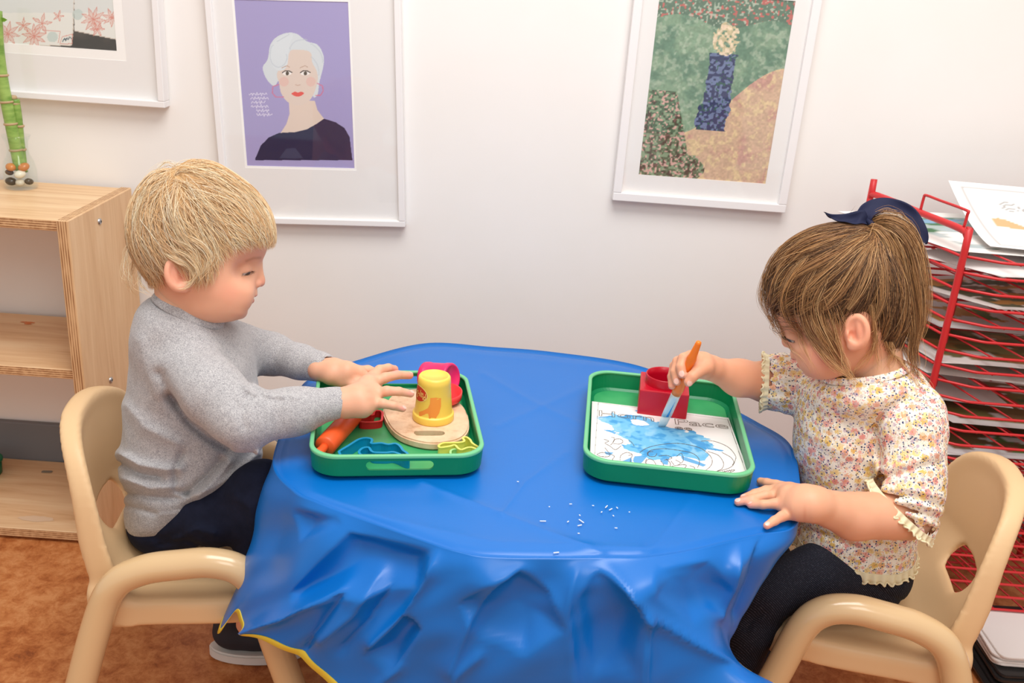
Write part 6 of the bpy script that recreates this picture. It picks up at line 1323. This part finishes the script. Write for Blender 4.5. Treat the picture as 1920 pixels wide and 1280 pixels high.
GW = [([(1642, 805), (1650, 850), (1650, 890), (1644, 920)], 7, -0.005), ([(1640, 800), (1662, 768), (1700, 748), (1735, 745)], 7, -0.0032),
      ([(1655, 880), (1700, 868), (1760, 848)], 8, 0.0035), ([(1655, 895), (1700, 884), (1762, 868)], 6, -0.0035), ([(1650, 918), (1700, 915), (1764, 930)], 5, 0.003), ([(1660, 930), (1710, 930), (1765, 948)], 4, -0.003), ([(1680, 940), (1720, 944), (1765, 958)], 4, 0.003), ([(1690, 952), (1730, 962), (1762, 972)], 3.5, -0.0025), ([(1700, 962), (1735, 976), (1758, 986)], 3.5, 0.0025),
      ([(1500, 800), (1560, 840), (1640, 870)], 12, 0.002), ([(1505, 760), (1560, 790), (1620, 800)], 10, -0.0015), ([(1495, 990), (1540, 1000), (1600, 1025)], 6, -0.002), ([(1620, 1020), (1660, 1040), (1700, 1035)], 6, 0.002), ([(1560, 760), (1600, 830), (1640, 900)], 14, -0.0015)]
cu = gf.W(1545, 704)-gf.W(1702, 684); Lc = np.linalg.norm(cu)/2; cu /= 2*Lc; cc = (gf.W(1545, 704)+gf.W(1702, 684))/2; cv = -gf.n.copy(); cv[2] = 0; cv -= cu*(cv@cu); cv /= np.linalg.norm(cv); GV = 0.040
ringg = cc+np.cos(aa)[:, None]*cu*(Lc+0.001)+np.sin(aa)[:, None]*cv*GV; cn = np.cross(cu, cv); cn = cn if cn[2] > 0 else -cn
GC = (cc, cu, cv, cn, Lc)
hp_ = gt_.W(1489, 1004), gt_.W(1708, 1034); hu = hp_[1]-hp_[0]; hu /= np.linalg.norm(hu); hv_ = -gt_.n.copy(); hv_[2] = 0; hv_ /= np.linalg.norm(hv_); hn_ = np.cross(hv_, hu); hn_ = -hn_ if hn_[2] > 0 else hn_; hem0 = (hp_[0]+hp_[1])/2
def g_shirt(P):
    L = gt_.loc(P); d = g_tor(L[:, 0], L[:, 1], L[:, 2]); d = smax(d, (P-hem0)@hn_, 0.002)
    d = smin(d, sd_cone(P, onY(1690, 740, 1.215), onY(1640, 740, 1.25), rpm(g_s1, 50), rpm(g_s1, 50)), 0.02)
    d = smin(d, sd_ell(P, GC[0]-GC[3]*0.026, (GC[4]+0.012, GV+0.018, 0.034), np.stack([GC[1], GC[2], GC[3]], 1)), 0.024)
    s1 = sd_chain(P, *g_sl1, 0.02); q = (P-gc1)@gc1n; s1 = smax(s1, q, 0.003); s1 = smax(s1, -smax(sd_chain(P, g_arm1[0], [r+0.0035 for r in g_arm1[1]], 0.01), -(q+0.02), 0), 0.002)
    px_, py_ = proj(P); near = sstep(1.25, 1.21, P[:, 1]); c_ = 0
    for pl, w, a in GW: c_ = c_+a*np.exp(-(dline(px_, py_, pl)/w)**1.5)
    d = smin(d, s1, 0.010)-1.2*c_*near
    q2 = (P-gc2)@gax2; s2 = sd_chain(P, *g_sl2, 0.02)-0.0016*np.sin(((P-gc2)@np.array([0, 0.6, 0.8]))*420+5*fnoise(P, 30, 4, 1))*sstep(-0.06, -0.02, q2); s2 = smax(s2, q2, 0.003); s2 = smax(s2, -smax(sd_chain(P, g_arm2[0], [r+0.003 for r in g_arm2[1]], 0.01), -(q2+0.02), 0), 0.002)
    d = smin(d, s2, 0.014)+0.0010*(fnoise(P, 40, 8, 2)-0.5)*2
    q = P-GC[0]; d = smax(d, -neck_cut(P, GC, GV, 0.012), 0.003); d = np.where((np.abs(q@GC[1]) < 0.085) & (np.abs(q@GC[2]) < 0.056), smax(d, q@GC[3]-0.001-0.3*np.maximum(np.hypot(q@GC[1], q@GC[2])-0.05, 0), 0.004), d)
    return d
g_legN = ([onY(1640, 1078, 1.205), onY(1540, 1080, 1.185), onY(1442, 1098, 1.165), onY(1410, 1170, 1.165), onY(1372, 1300, 1.18), onY(1362, 1400, 1.20)], [rpm(g_s1, r) for r in (66, 62, 56, 47, 40, 30)])
g_legF = ([onY(1640, 1060, 1.32), onY(1540, 1060, 1.33), onY(1450, 1070, 1.335), onY(1430, 1160, 1.335), onY(1400, 1290, 1.34), onY(1390, 1380, 1.34)], [rpm(g_s1, r) for r in (60, 56, 50, 44, 36, 28)])
GP = [([(1430, 1148), (1412, 1160), (1400, 1178)], 4, -0.004), ([(1432, 1160), (1418, 1176), (1408, 1190)], 3.5, 0.003), ([(1630, 1090), (1655, 1110), (1690, 1125)], 4, -0.003), ([(1612, 1075), (1650, 1092), (1695, 1100)], 4, 0.0025), ([(1470, 1040), (1540, 1060), (1600, 1090)], 12, -0.002)]
def g_pants(P):
    d = sd_chain(P, *g_legN, 0.02); d = smin(d, sd_chain(P, *g_legF, 0.02), 0.012)
    d = smin(d, sd_cone(P, onY(1648, 1068, 1.215), onY(1648, 1068, 1.31), rpm(g_s1, 56), rpm(g_s1, 56)), 0.03); d = smin(d, sd_cone(P, onY(1620, 1010, 1.235), onY(1620, 1010, 1.30), rpm(g_s1, 44), rpm(g_s1, 44)), 0.03)
    px_, py_ = proj(P); c_ = 0
    for pl, w, a in GP: c_ = c_+a*np.exp(-(dline(px_, py_, pl)/w)**1.5)
    d = smax(d, 0.2535-P[:, 2]-np.where(P[:, 0] < 0.47, 0.4, 0), 0.012)
    return d-c_*sstep(1.25, 1.21, P[:, 1])
girl = thing('person', 'toddler girl with ponytail and navy bow in floral top, painting with a brush', 'person', (onY(1640, 1000, 1.26)[0], 1.262, 0.255))
GS = (232, 172, 138)
v1g, f1g = surfnet(g_skin, gf.O-[0.14, 0.17, 0.17], gf.O+[0.14, 0.15, 0.14], 0.0016)
c1g = skin_cols(v1g, GS, [(1545, 665, 30, 24, (238, 156, 140), .55), (1606, 622, 26, 32, (240, 156, 128), .6), (1475, 642, 9, 8, (238, 166, 146), .5)])
q_ = gf.loc(v1g); px_, py_ = proj(gf.O+q_[:, :1]*gf.ea+q_[:, 1:2]*gf.eb)
for cx, cy, rx, ry in ((1500, 684, 7, 6.0), (1489, 671.5, 6, 3.8)):
    dd = np.sqrt(((px_-cx)/rx)**2+((py_-cy)/ry)**2+(np.abs(q_[:, 2])/0.013)**2); w = (0.85*sstep(1.05, 0.8, dd))[:, None]; c1g = c1g*(1-w)+np.array((206, 100, 100))*w
nx_, ny_ = proj(v1g); br_ = dline(nx_, ny_, [(1470, 614), (1482, 611), (1496, 614)]); w = (0.5*np.exp(-(br_/2.4)**2)*(q_[:, 2] > 0))[:, None]; c1g = c1g*(1-w)+np.array((140, 96, 72))*w
v2g, f2g = region(g_hand1, hp(gh_palm, gh_fing)+[g_e1+[0.05, 0, 0], g_e1-[0, 0.03, 0.05], g_e1+[0, 0.03, 0.04], g_m1-[0, 0.045, 0.04], g_m1+[0, 0.04, 0.04]], 0.0013); v3g, f3g = region(g_hand2, hp(gp2, gf2)+[g_c2+[0.03, 0.03, 0.03], g_c2-[0, 0.03, 0.03], g_m2], 0.0012)
GTp = [(1437, 986), (1405, 946), (1380, 941), (1394, 933)]
c2g = skin_cols(v2g, GS, [(x, y, 9, 7, (242, 158, 142), .75) for x, y in GTp]+[(1509, 965, 3, 16, (214, 140, 110), .45), (1466, 968, 8, 6, (232, 150, 124), .5), (1458, 943, 7, 5, (236, 160, 134), .5), (1660, 985, 60, 20, (232, 166, 136), .4)])
c3g = skin_cols(v3g, (228, 164, 130), [(x, y, 8, 8, (240, 160, 140), .6) for x, y in ((1279, 704), (1269, 716), (1290, 718), (1259, 726))])
def g_inner(P):
    L = gt_.loc(P); d = g_tor(L[:, 0], L[:, 1], L[:, 2])+0.014; d = smin(d, sd_chain(P, g_arm1[0], [r-0.002 for r in g_arm1[1]], 0.01), 0.01); d = smin(d, sd_chain(P, g_arm2[0][2:], [r-0.003 for r in g_arm2[1][2:]], 0.01), 0.01)
    for lg_ in (g_legN, g_legF): d = smin(d, sd_chain(P, lg_[0], [r-0.006 for r in lg_[1]], 0.01), 0.01)
    return smin(d, sd_cone(P, g_neck[0], g_neck[1], 0.034, 0.036), 0.01)
v4g, f4g = surfnet(g_inner, (0.22, 1.06, 0.04), (0.68, 1.42, 0.68), 0.006)
Vg, Fg = njoin((v1g, f1g), (v2g, f2g), (v3g, f3g), (v4g, f4g))
bodyg = geo('body', (Vg, Fg), m_skin, girl, True, cols=lin(np.clip(np.vstack([c1g, c2g, c3g, np.tile(np.array(GS, float), (len(v4g), 1))]), 0, 255)))
for ch, u_ in zip(gh_fing[:4], [(0.1, -0.3, 1)]*4): geo('fingernail', nail(bodyg, ch[-1][0], ch[-2][0], u_, ch[-1][1]), m_nail, bodyg, True)
for ch, u_ in zip([gf2[0], gf2[1], gf2[4]], [(-0.2, -1, 0.1), (-0.2, -1, 0.1), (0.2, -1, 0.2)]): geo('fingernail', nail(bodyg, ch[-1][0], ch[-2][0], u_, ch[-1][1]), m_nail, bodyg, True)
eyeball(g_eyeC, -gf.ea*0.6+gf.n*0.4-gf.eb*0.7, 0.0103, (60, 52, 48), bodyg); eyeball(g_eyeC2, -gf.ea*0.6-gf.n*0.4-gf.eb*0.7, 0.0103, (60, 52, 48), bodyg)
m_lash = M('dark_eyelash', (44, 34, 30), 0.6)
up_l = np.array([0, 0, 1.0]); lashes(g_eyeC, 0.0115, -gf.ea, gf.n*np.array([1, 1, 0]), 22, -5, 120, 0.0060, bodyg, up_l); lashes(g_eyeC2, 0.0115, -gf.ea, -gf.n*np.array([1, 1, 0]), 16, -5, 110, 0.0055, bodyg, up_l)
# ---- floral top
t = NT('ditsy_floral_jersey'); v = t.coord()
def vor(vec, scale, seed):
    mp = t.n('ShaderNodeMapping'); mp.inputs['Location'].default_value = (seed, seed*1.7, seed*0.3); t.l(vec, mp.inputs[0]); x = t.n('ShaderNodeTexVoronoi'); x.inputs['Scale'].default_value = scale; x.inputs['Randomness'].default_value = 0.9; t.l(mp.outputs[0], x.inputs['Vector']); return x
def mth(op, a, b=None, c=None):
    m = t.n('ShaderNodeMath', operation=op)
    for i, q in enumerate((a, b, c)):
        if q is None: continue
        if isinstance(q, (int, float)): m.inputs[i].default_value = q
        else: t.l(q, m.inputs[i])
    return m.outputs[0]
def mixc(fac, a, b):
    m = t.n('ShaderNodeMix', data_type='RGBA'); t.l(fac, m.inputs['Factor'])
    for k, q in (('A', a), ('B', b)):
        if isinstance(q, tuple): m.inputs[6 if k == 'A' else 7].default_value = rgba(q)
        else: t.l(q, m.inputs[6 if k == 'A' else 7])
    return m.outputs[2]
pet = t.noise(v, 620, 2, 0.6); col = (248, 242, 228)
def layer(col, scale, seed, rad, colors, petal):
    x = vor(v, scale, seed); dd = mth('ADD', x.outputs['Distance'], mth('MULTIPLY', mth('SUBTRACT', pet, 0.5), petal)); msk = mth('LESS_THAN', dd, rad); sp = t.n('ShaderNodeSeparateColor'); t.l(x.outputs['Color'], sp.inputs[0])
    return mixc(msk, col, t.ramp(sp.outputs[0], colors)), dd, msk
c_a, da, ma_ = layer(col, 92, 0.0, 0.48, [(0.0, (228, 148, 140)), (0.34, (240, 178, 166)), (0.52, (226, 186, 96)), (0.8, (242, 214, 150))], 1.1)
c_a = mixc(mth('LESS_THAN', da, 0.10), c_a, (214, 150, 90))
c_b, db, mb_ = layer(c_a, 150, 5.3, 0.37, [(0.0, (236, 182, 168)), (0.4, (240, 220, 170)), (0.7, (196, 190, 206)), (1.0, (226, 170, 160))], 0.9)
c_c, dc, mc_ = layer(c_b, 235, 9.1, 0.25, [(0.0, (44, 58, 104)), (0.5, (84, 98, 146)), (0.78, (40, 50, 92)), (1.0, (110, 120, 110))], 0.8)
t.l(c_c, t.b.inputs['Base Color']); t.b.inputs['Roughness'].default_value = 0.85; t.b.inputs['Specular IOR Level'].default_value = 0.2
wv2 = t.n('ShaderNodeTexWave'); wv2.bands_direction = 'X'; wv2.inputs['Scale'].default_value = 95; wv2.inputs['Distortion'].default_value = 1.0; t.l(v, wv2.inputs[0]); t.bump(wv2.outputs['Fac'], 0.35, 0.0008); m_floral = t.m
top_ = geo('floral_top', surfnet(g_shirt, (0.26, 1.05, 0.25), (0.68, 1.42, 0.66), 0.0024), m_floral, girl, True)
m_ruf = M('cream_ruffle', (238, 228, 192), 0.8, 0.2)
def ruffle(loop, outd, dn, amp, waves, r_=0.0019, w_=0.0065):
    n = len(loop); ph = np.arange(n)/n*2*PI*waves+0.9*np.sin(np.arange(n)/n*2*PI*5); k = np.sin(ph)[:, None]; k2 = np.cos(ph*1.3)[:, None]
    a = loop+outd*0.0006-dn*0.003; b = loop+outd*(0.002+0.4*amp*k)+dn*w_*0.45; c = loop+outd*(0.003+amp*k)+dn*(w_+0.0016*k2); th = 0.0005
    V = np.stack([a+outd*th, b+outd*th, c+outd*th, c-outd*th, b-outd*th, a-outd*th, a+outd*th], 1); sh_ = grid_faces(n, 7, True); e = tube(c, r_*0.75, 6, closed=True)
    return join((V.reshape(-1, 3), [tuple(q) for q in sh_]), e)
# hem loop: follow the lower edge of the torso all the way round
nh = 420; hemc = gt_.W(1600, 1000); hemc = hem0-hn_*0.006
hl, hd = ring_on(g_shirt, hemc, hu, hv_, nh); geo('hem_ruffle', ruffle(hl, hd, np.broadcast_to(hn_, hl.shape)*1.2, 0.0028, 44, w_=0.009), m_ruf, top_, True)
s_u = ch1; s_v = np.cross(gc1n, s_u); c0_ = gc1-gc1n*0.004
l2, d2_ = ring_on(lambda P: sd_chain(P, *g_sl1, 0.02), c0_, s_u, s_v, 300); geo('cuff_ruffle', ruffle(l2, d2_, np.broadcast_to(gc1n, l2.shape)*1.0, 0.0028, 26), m_ruf, top_, True)
s_u = np.cross(gax2, [0, 1.0, 0.1]); s_u /= np.linalg.norm(s_u); s_v = np.cross(gax2, s_u)
l3, d3_ = ring_on(lambda P: sd_chain(P, *g_sl2, 0.02), gc2-gax2*0.003, s_u, s_v, 260); geo('cuff_ruffle', ruffle(l3, d3_, np.broadcast_to(gax2, l3.shape)*1.0, 0.0030, 24), m_ruf, top_, True)
# neckband
cc, cu, cv, cn, Lc = GC
geo('neckband', close_tube(band(ringg, cn, cc, 0.0045, 0.0022, 10, 0.003), 64, 10), m_floral, top_, True)
# ---- denim leggings
t = NT('dark_denim'); v = t.coord(); w3 = t.n('ShaderNodeTexWave'); w3.inputs['Scale'].default_value = 160; w3.bands_direction = 'DIAGONAL'; t.l(v, w3.inputs[0]); n = t.noise(v, 500, 3, 0.6); ad = t.n('ShaderNodeMath', operation='MULTIPLY'); t.l(w3.outputs['Fac'], ad.inputs[0]); t.l(n, ad.inputs[1])
t.l(t.ramp(ad.outputs[0], [(0.1, (22, 23, 32)), (0.5, (48, 50, 62)), (0.7, (92, 94, 106))]), t.b.inputs['Base Color']); t.b.inputs['Roughness'].default_value = 0.85; t.b.inputs['Specular IOR Level'].default_value = 0.2; t.bump(ad.outputs[0], 0.4, 0.0005)
geo('denim_leggings', surfnet(g_pants, (0.26, 1.05, 0.03), (0.68, 1.42, 0.46), 0.004), t.m, girl, True)
def gshoe(P0, ang):
    cx, cy = P0; 
    def up_(P):
        q = (P-np.array([cx, cy, 0.03]))@rotz(ang); d = sd_ell(q, (0.012, 0, 0.012), (0.062, 0.029, 0.026)); d = smin(d, sd_cone(q, np.array([-0.028, 0, 0.02]), np.array([-0.028, 0, 0.045]), 0.028, 0.026), 0.015); d = smax(d, -(q[:, 2]+0.012), 0.002); return smax(d, -sd_cone(q, np.array([-0.028, 0, 0.04]), np.array([-0.028, 0, 0.09]), 0.020, 0.020), 0.002)
    s = geo('shoe', surfnet(up_, (cx-0.09, cy-0.09, 0.0), (cx+0.10, cy+0.09, 0.10), 0.003), m_shoe, girl, True)
    P = [(0.075*math.cos(a)+0.012, 0.032*math.sin(a)) for a in np.linspace(0, 2*PI, 33)[:-1]]; geo('sole', xf(prism(P, 0.001, 0.020, 0.003), rotz(ang), (cx, cy, 0)), m_sole, s)
for lg_ in (g_legN, g_legF): gshoe((lg_[0][-1][0]-0.03, lg_[0][-1][1]), PI)
# ---- brown hair, ponytail, bow
m_capg = M('brown_hair_cap', (104, 76, 54), 0.55, 0.4, var=(78, 56, 40), vscale=120, bump=(300, 0.4, 0.001))
GR = [(1440, 588), (1452, 590), (1470, 588), (1500, 592), (1530, 598), (1560, 602), (1580, 606), (1590, 590), (1615, 588), (1636, 604), (1642, 640), (1660, 662), (1690, 660), (1720, 620), (1725, 540), (1700, 440), (1640, 400), (1540, 400), (1440, 440), (1415, 540), (1425, 585)]
g_reg = Inflate(gf.poly(GR), 1, 1)
def g_cap(P): L = gf.loc(P); return smax(g_base(P)-0.0018, g_reg.d2(L[:, 0], L[:, 1])+0.006, 0.006)
hairg = geo('hair', surfnet(g_cap, gf.O-[0.15, 0.16, 0.16], gf.O+[0.15, 0.15, 0.15], 0.0028), m_capg, girl, True)
L_ = gf.loc(v1g); rg = g_reg.d2(L_[:, 0], L_[:, 1]); ok = (rg < -0.001) & (np.abs(g_base(v1g)) < 0.003); R0 = v1g[ok]; R0 = R0[rng.choice(len(R0), 7200)]
PB = (1632, 424)
GG = []
for x, y in [(1450, 540), (1460, 500), (1480, 560), (1500, 470), (1500, 520), (1520, 580), (1540, 450), (1550, 500), (1560, 560), (1590, 440), (1600, 500), (1600, 560), (1640, 480), (1650, 540), (1640, 600), (1680, 520), (1690, 580), (1680, 630), (1660, 650)]:
    dx, dy = PB[0]-x, PB[1]-y; n_ = math.hypot(dx, dy); dx, dy = dx/n_, dy/n_
    if x < 1600: bend = 0.35*min(1, (1600-x)/120); dx, dy = dx*math.cos(bend)+dy*math.sin(bend)*0.0, dy-0.0+bend*0.3
    GG.append((x, y, dx, dy))
S1 = flow_strands(R0, g_base, gf, GG, 22, 0.0046, 0.0060, 0.022, 0.16)
# stop strands at the tie
pbw = gf.W(*PB); 
PALG = [(166, 120, 78), (126, 88, 58), (92, 64, 44), (206, 154, 98), (232, 188, 134), (58, 42, 32)]
cs = hair_cols(len(S1), PALG, [3, 4, 3, 1.4, .6, 1.6])
def stop_at(S, c, r):
    N, K = S.shape[:2]; D = np.linalg.norm(S-c, axis=2); kk = np.where((D < r).any(1), (D < r).argmax(1), K-1); mn = D.argmin(1); kk = np.minimum(kk, np.maximum(mn, 4)); t = np.linspace(0, 1, K); out = S.copy()
    for i in np.where(kk < K-1)[0]:
        s = t*(kk[i]/(K-1))
        for a in range(3): out[i, :, a] = np.interp(s, t, S[i, :, a])
    return out
S1 = stop_at(S1, gf.W(1634, 426, 0.0), 0.006)
def GL(pts, n, r, **k): return lock([gf.W(x, y, c) for x, y, c in pts], n, r, **k)
KS = 22; LK = []; LC = []
def add(S, w): 
    S = S if S.shape[1] == KS else np.stack([resample(s, KS) for s in S]); LK.append(S); LC.append(hair_cols(len(S), PALG, w))
# ponytail
PT = [(1628, 428, 0), (1648, 414, .004), (1676, 426, .008), (1696, 462, .010), (1708, 510, .012), (1716, 560, .012), (1718, 610, .010), (1712, 655, .008), (1706, 690, .006)]
add(GL(PT, 900, [.006, .012, .020, .024, .024, .021, .016, .009, .003], K=KS, frizz=.0022, lenj=.28), [3, 2.5, 1.2, 3.2, 2.2, .4])
add(GL([(1630, 430, .006), (1640, 428, .018), (1656, 452, .026), (1668, 492, .028), (1682, 530, .026), (1690, 560, .022)], 300, [.005, .008, .012, .013, .010, .004], K=KS, frizz=.002, lenj=.2), [3, 3, 1, 3.4, 2.4, .2])
add(GL([(1640, 440, .0), (1676, 500, .0), (1696, 570, .0), (1700, 620, .0), (1718, 660, .004)], 240, [.005, .012, .014, .014, .006], K=KS, frizz=.003), [1, 3, 4, 1, .3, 3])
add(GL([(1690, 560, .01), (1712, 610, .012), (1712, 660, .012), (1718, 700, .010), (1714, 735, .008)], 60, [.006, .010, .008, .005, .003], K=KS, frizz=.004), [2, 2, 1, 4, 2, 0])
# swept surface locks towards the tie
def sf(x, y):
    c_ = gf.loc(gf.surf(g_base, x, y)[None])[0, 2]; return c_ if c_ < 0.09 else 0.0
def SL(pts, n, r, w, lift=.005, **k):
    L = []
    for x, y in pts:
        c_ = sf(x, y)+lift if x > 1446 and y > 434 and x < 1697 else 0.0; L.append((x, y, c_))
    add(GL(L, n, r, K=KS, **k), w)
Wm = [3, 2, 1, 3, 2, .3]; Wd = [1, 3, 4, .5, 0, 3]
for pts in ([(1478, 505), (1500, 480), (1540, 462), (1580, 448), (1624, 436)], [(1470, 540), (1500, 515), (1545, 490), (1590, 465), (1628, 440)], [(1500, 560), (1530, 530), (1570, 495), (1605, 465), (1632, 440)], [(1545, 580), (1575, 545), (1600, 505), (1620, 470), (1636, 442)], [(1590, 580), (1612, 545), (1628, 505), (1634, 470), (1638, 444)], [(1640, 600), (1652, 560), (1652, 510), (1646, 470), (1640, 444)], [(1455, 520), (1470, 490), (1500, 462), (1550, 442), (1620, 432)]):
    SL(pts, 90, [.003, .009, .010, .008, .004], Wm, frizz=.0015); SL([(x+10, y+14) for x, y in pts[:-1]]+[pts[-1]], 60, [.003, .008, .008, .007, .004], Wd, .003, frizz=.0015)
# fringe: falls from the hairline over forehead, temple and cheek
for pts, n, r in (([(1500, 450), (1462, 480), (1440, 520), (1430, 560), (1440, 592), (1456, 618)], 130, [.006, .010, .010, .008, .006, .002]),
                  ([(1510, 470), (1470, 510), (1452, 555), (1452, 590), (1466, 622), (1476, 640)], 110, [.006, .010, .010, .009, .006, .002]),
                  ([(1520, 480), (1490, 520), (1474, 560), (1480, 595), (1500, 625), (1516, 650)], 130, [.006, .012, .012, .010, .007, .003]),
                  ([(1530, 500), (1508, 540), (1505, 580), (1520, 620), (1550, 660), (1585, 705)], 120, [.006, .012, .012, .010, .007, .003]),
                  ([(1550, 520), (1530, 560), (1535, 600), (1556, 640), (1580, 680), (1600, 712)], 110, [.006, .011, .011, .008, .005, .002])):
    LL = [(x, y, (sf(x, y)+.004) if x > 1446 else .004) for x, y in pts[:-1]]; LL.append((pts[-1][0], pts[-1][1], LL[-1][2]+.003)); add(GL(LL, n, r, K=KS, frizz=.002, lenj=.3), [3, 3, 1, 3, 2.4, .2])
for pts in ([(1560, 470), (1590, 455), (1616, 445), (1632, 436)], [(1570, 500), (1595, 475), (1618, 455), (1634, 438)], [(1600, 520), (1614, 490), (1626, 462), (1636, 438)], [(1560, 450), (1590, 440), (1615, 434), (1632, 432)]): SL(pts, 90, [.006, .009, .009, .005], Wm, .006, frizz=.0012)
for pts in ([(1540, 540), (1556, 585), (1566, 620), (1572, 645)], [(1560, 560), (1574, 590), (1580, 612), (1578, 636)], [(1520, 545), (1540, 590), (1560, 630), (1580, 668)], [(1634, 570), (1640, 605), (1640, 640), (1632, 668)]): SL(pts, 34, [.006, .007, .005, .002], Wm, .004, frizz=.002)
Wl = [1, .4, .1, 4, 4, 0]
for pts, n, r in (([(1455, 570), (1455, 600), (1468, 628), (1482, 650), (1500, 668), (1512, 690), (1514, 706)], 16, .002), ([(1486, 570), (1496, 620), (1508, 650), (1520, 680), (1530, 715)], 22, .0025), ([(1500, 570), (1512, 620), (1545, 670), (1580, 700), (1610, 722), (1608, 745)], 40, .004),
                  ([(1520, 590), (1545, 640), (1575, 685), (1600, 715), (1606, 740)], 50, .004), ([(1560, 600), (1575, 650), (1590, 690), (1600, 725)], 30, .003), ([(1640, 600), (1640, 640), (1628, 668), (1606, 690), (1590, 716)], 26, .003), ([(1440, 590), (1450, 610), (1470, 640), (1480, 652)], 14, .002),
                  ([(1660, 640), (1668, 660), (1690, 680), (1720, 720), (1750, 760)], 22, .003), ([(1640, 620), (1645, 660), (1650, 690), (1655, 705)], 20, .004), ([(1690, 640), (1704, 670), (1722, 700), (1760, 745)], 18, .004), ([(1670, 640), (1672, 670), (1664, 700)], 20, .004)):
    LL = [(x, y, sf(x, y)+.007 if (x > 1447 and y < 690 and x < 1700 and y < 1e9 and x < 1697) else None) for x, y in pts]; last = .03; L3 = []
    for x, y, c_ in LL:
        if c_ is None: c_ = last
        last = c_; L3.append((x, y, c_))
    add(GL(L3, n, [r*.6, r, r*1.2, r*.8], K=KS, frizz=.003, lenj=.3), Wl)
# loose flyaways
fl = []
for k in range(90):
    i = rng.integers(len(R0)); p = R0[i]; n = grad(g_base, p[None])[0]; d = (pbw-p); d /= np.linalg.norm(d); s = rng.normal(0, .4, 3); q = [p+n*.004]; h = d*0.7+n*0.25+s*0.5
    for m_ in range(6): h = h+np.array([0, 0, -.10])+rng.normal(0, .10, 3); h /= np.linalg.norm(h); q.append(q[-1]+h*.008)
    fl.append(resample(q, KS))
add(np.array(fl), Wl)
LS = np.concatenate(LK); lc_ = np.concatenate(LC); allS = np.concatenate([S1, LS]); allC = np.concatenate([cs, lc_])
hv, hf, hc = strands_mesh(allS, np.r_[rng.uniform(.00024, .00042, len(S1)), rng.uniform(.00016, .00034, len(LS))], allC*0.85, np.clip(allC*1.15, 0, 1))
geo('hair_strands', (hv, hf), m_hair, hairg, True, cols=hc)
# hair tie + bow
m_bow = M('navy_bow_fabric', (28, 32, 62), 0.75, 0.3, bump=(800, 0.3, 0.0004)); tc_ = gf.W(1633, 424, 0.002)
bow = geo('hair_bow', close_tube(band(tc_+np.stack([0*aa, np.cos(aa)*.011, np.sin(aa)*.011], 1)@roty(-0.6).T, np.array([math.cos(.6), 0, math.sin(.6)]), tc_, .004, .003, 8), 64, 8), m_bow, girl, True)
def loop_cloth(edgeA, edgeB, name, n=40, m=10, th=.0011, wav=.002):
    A = catmull(np.array([gf.W(*p) for p in edgeA]), 12); B = catmull(np.array([gf.W(*p) for p in edgeB]), 12); A = resample(A, n); B = resample(B, n); s = np.linspace(0, 1, m)[None, :, None]; G_ = A[:, None]*(1-s)+B[:, None]*s
    bul = np.sin(s*PI)*np.sin(np.linspace(0, PI, n))[:, None, None]; nrm_ = np.cross(np.gradient(G_, axis=0), np.gradient(G_, axis=1)); nrm_ /= np.linalg.norm(nrm_, axis=2)[..., None]+1e-9
    G_ = G_+nrm_*(bul*0.006+wav*np.sin(np.linspace(0, 14, n))[:, None, None]*np.sin(s*5)); up_ = G_+nrm_*th/2; dn_ = G_-nrm_*th/2; V = np.vstack([up_.reshape(-1, 3), dn_.reshape(-1, 3)]); F = grid_faces(n, m); k = n*m; Fs = [tuple(q) for q in F]+[tuple(q[::-1]+k) for q in F]
    rim = [i*m for i in range(n)]+[(n-1)*m+j for j in range(1, m)]+[i*m+m-1 for i in range(n-2, -1, -1)]+[j for j in range(m-2, 0, -1)]
    for a, b in zip(rim, rim[1:]+rim[:1]): Fs.append((b, a, a+k, b+k))
    return geo(name, (V, Fs), m_bow, bow, True)
loop_cloth([(1545, 397, .0), (1560, 402, .006), (1585, 401, .012), (1606, 396, .014), (1622, 396, .012), (1630, 420, .004)], [(1545, 398, .0), (1556, 407, .012), (1580, 415, .022), (1600, 421, .026), (1618, 418, .020), (1632, 424, .006)], 'bow_loop')
loop_cloth([(1606, 398, .010), (1616, 384, .0), (1636, 374, -.010), (1662, 371, -.014), (1694, 378, -.012), (1718, 394, -.006), (1736, 424, .0), (1741, 445, .002), (1738, 457, .003)], [(1628, 424, .010), (1636, 410, .012), (1648, 400, .010), (1664, 396, .004), (1686, 402, .0), (1704, 418, .004), (1716, 436, .008), (1728, 452, .006), (1737, 458, .004)], 'bow_loop', 50, 14)
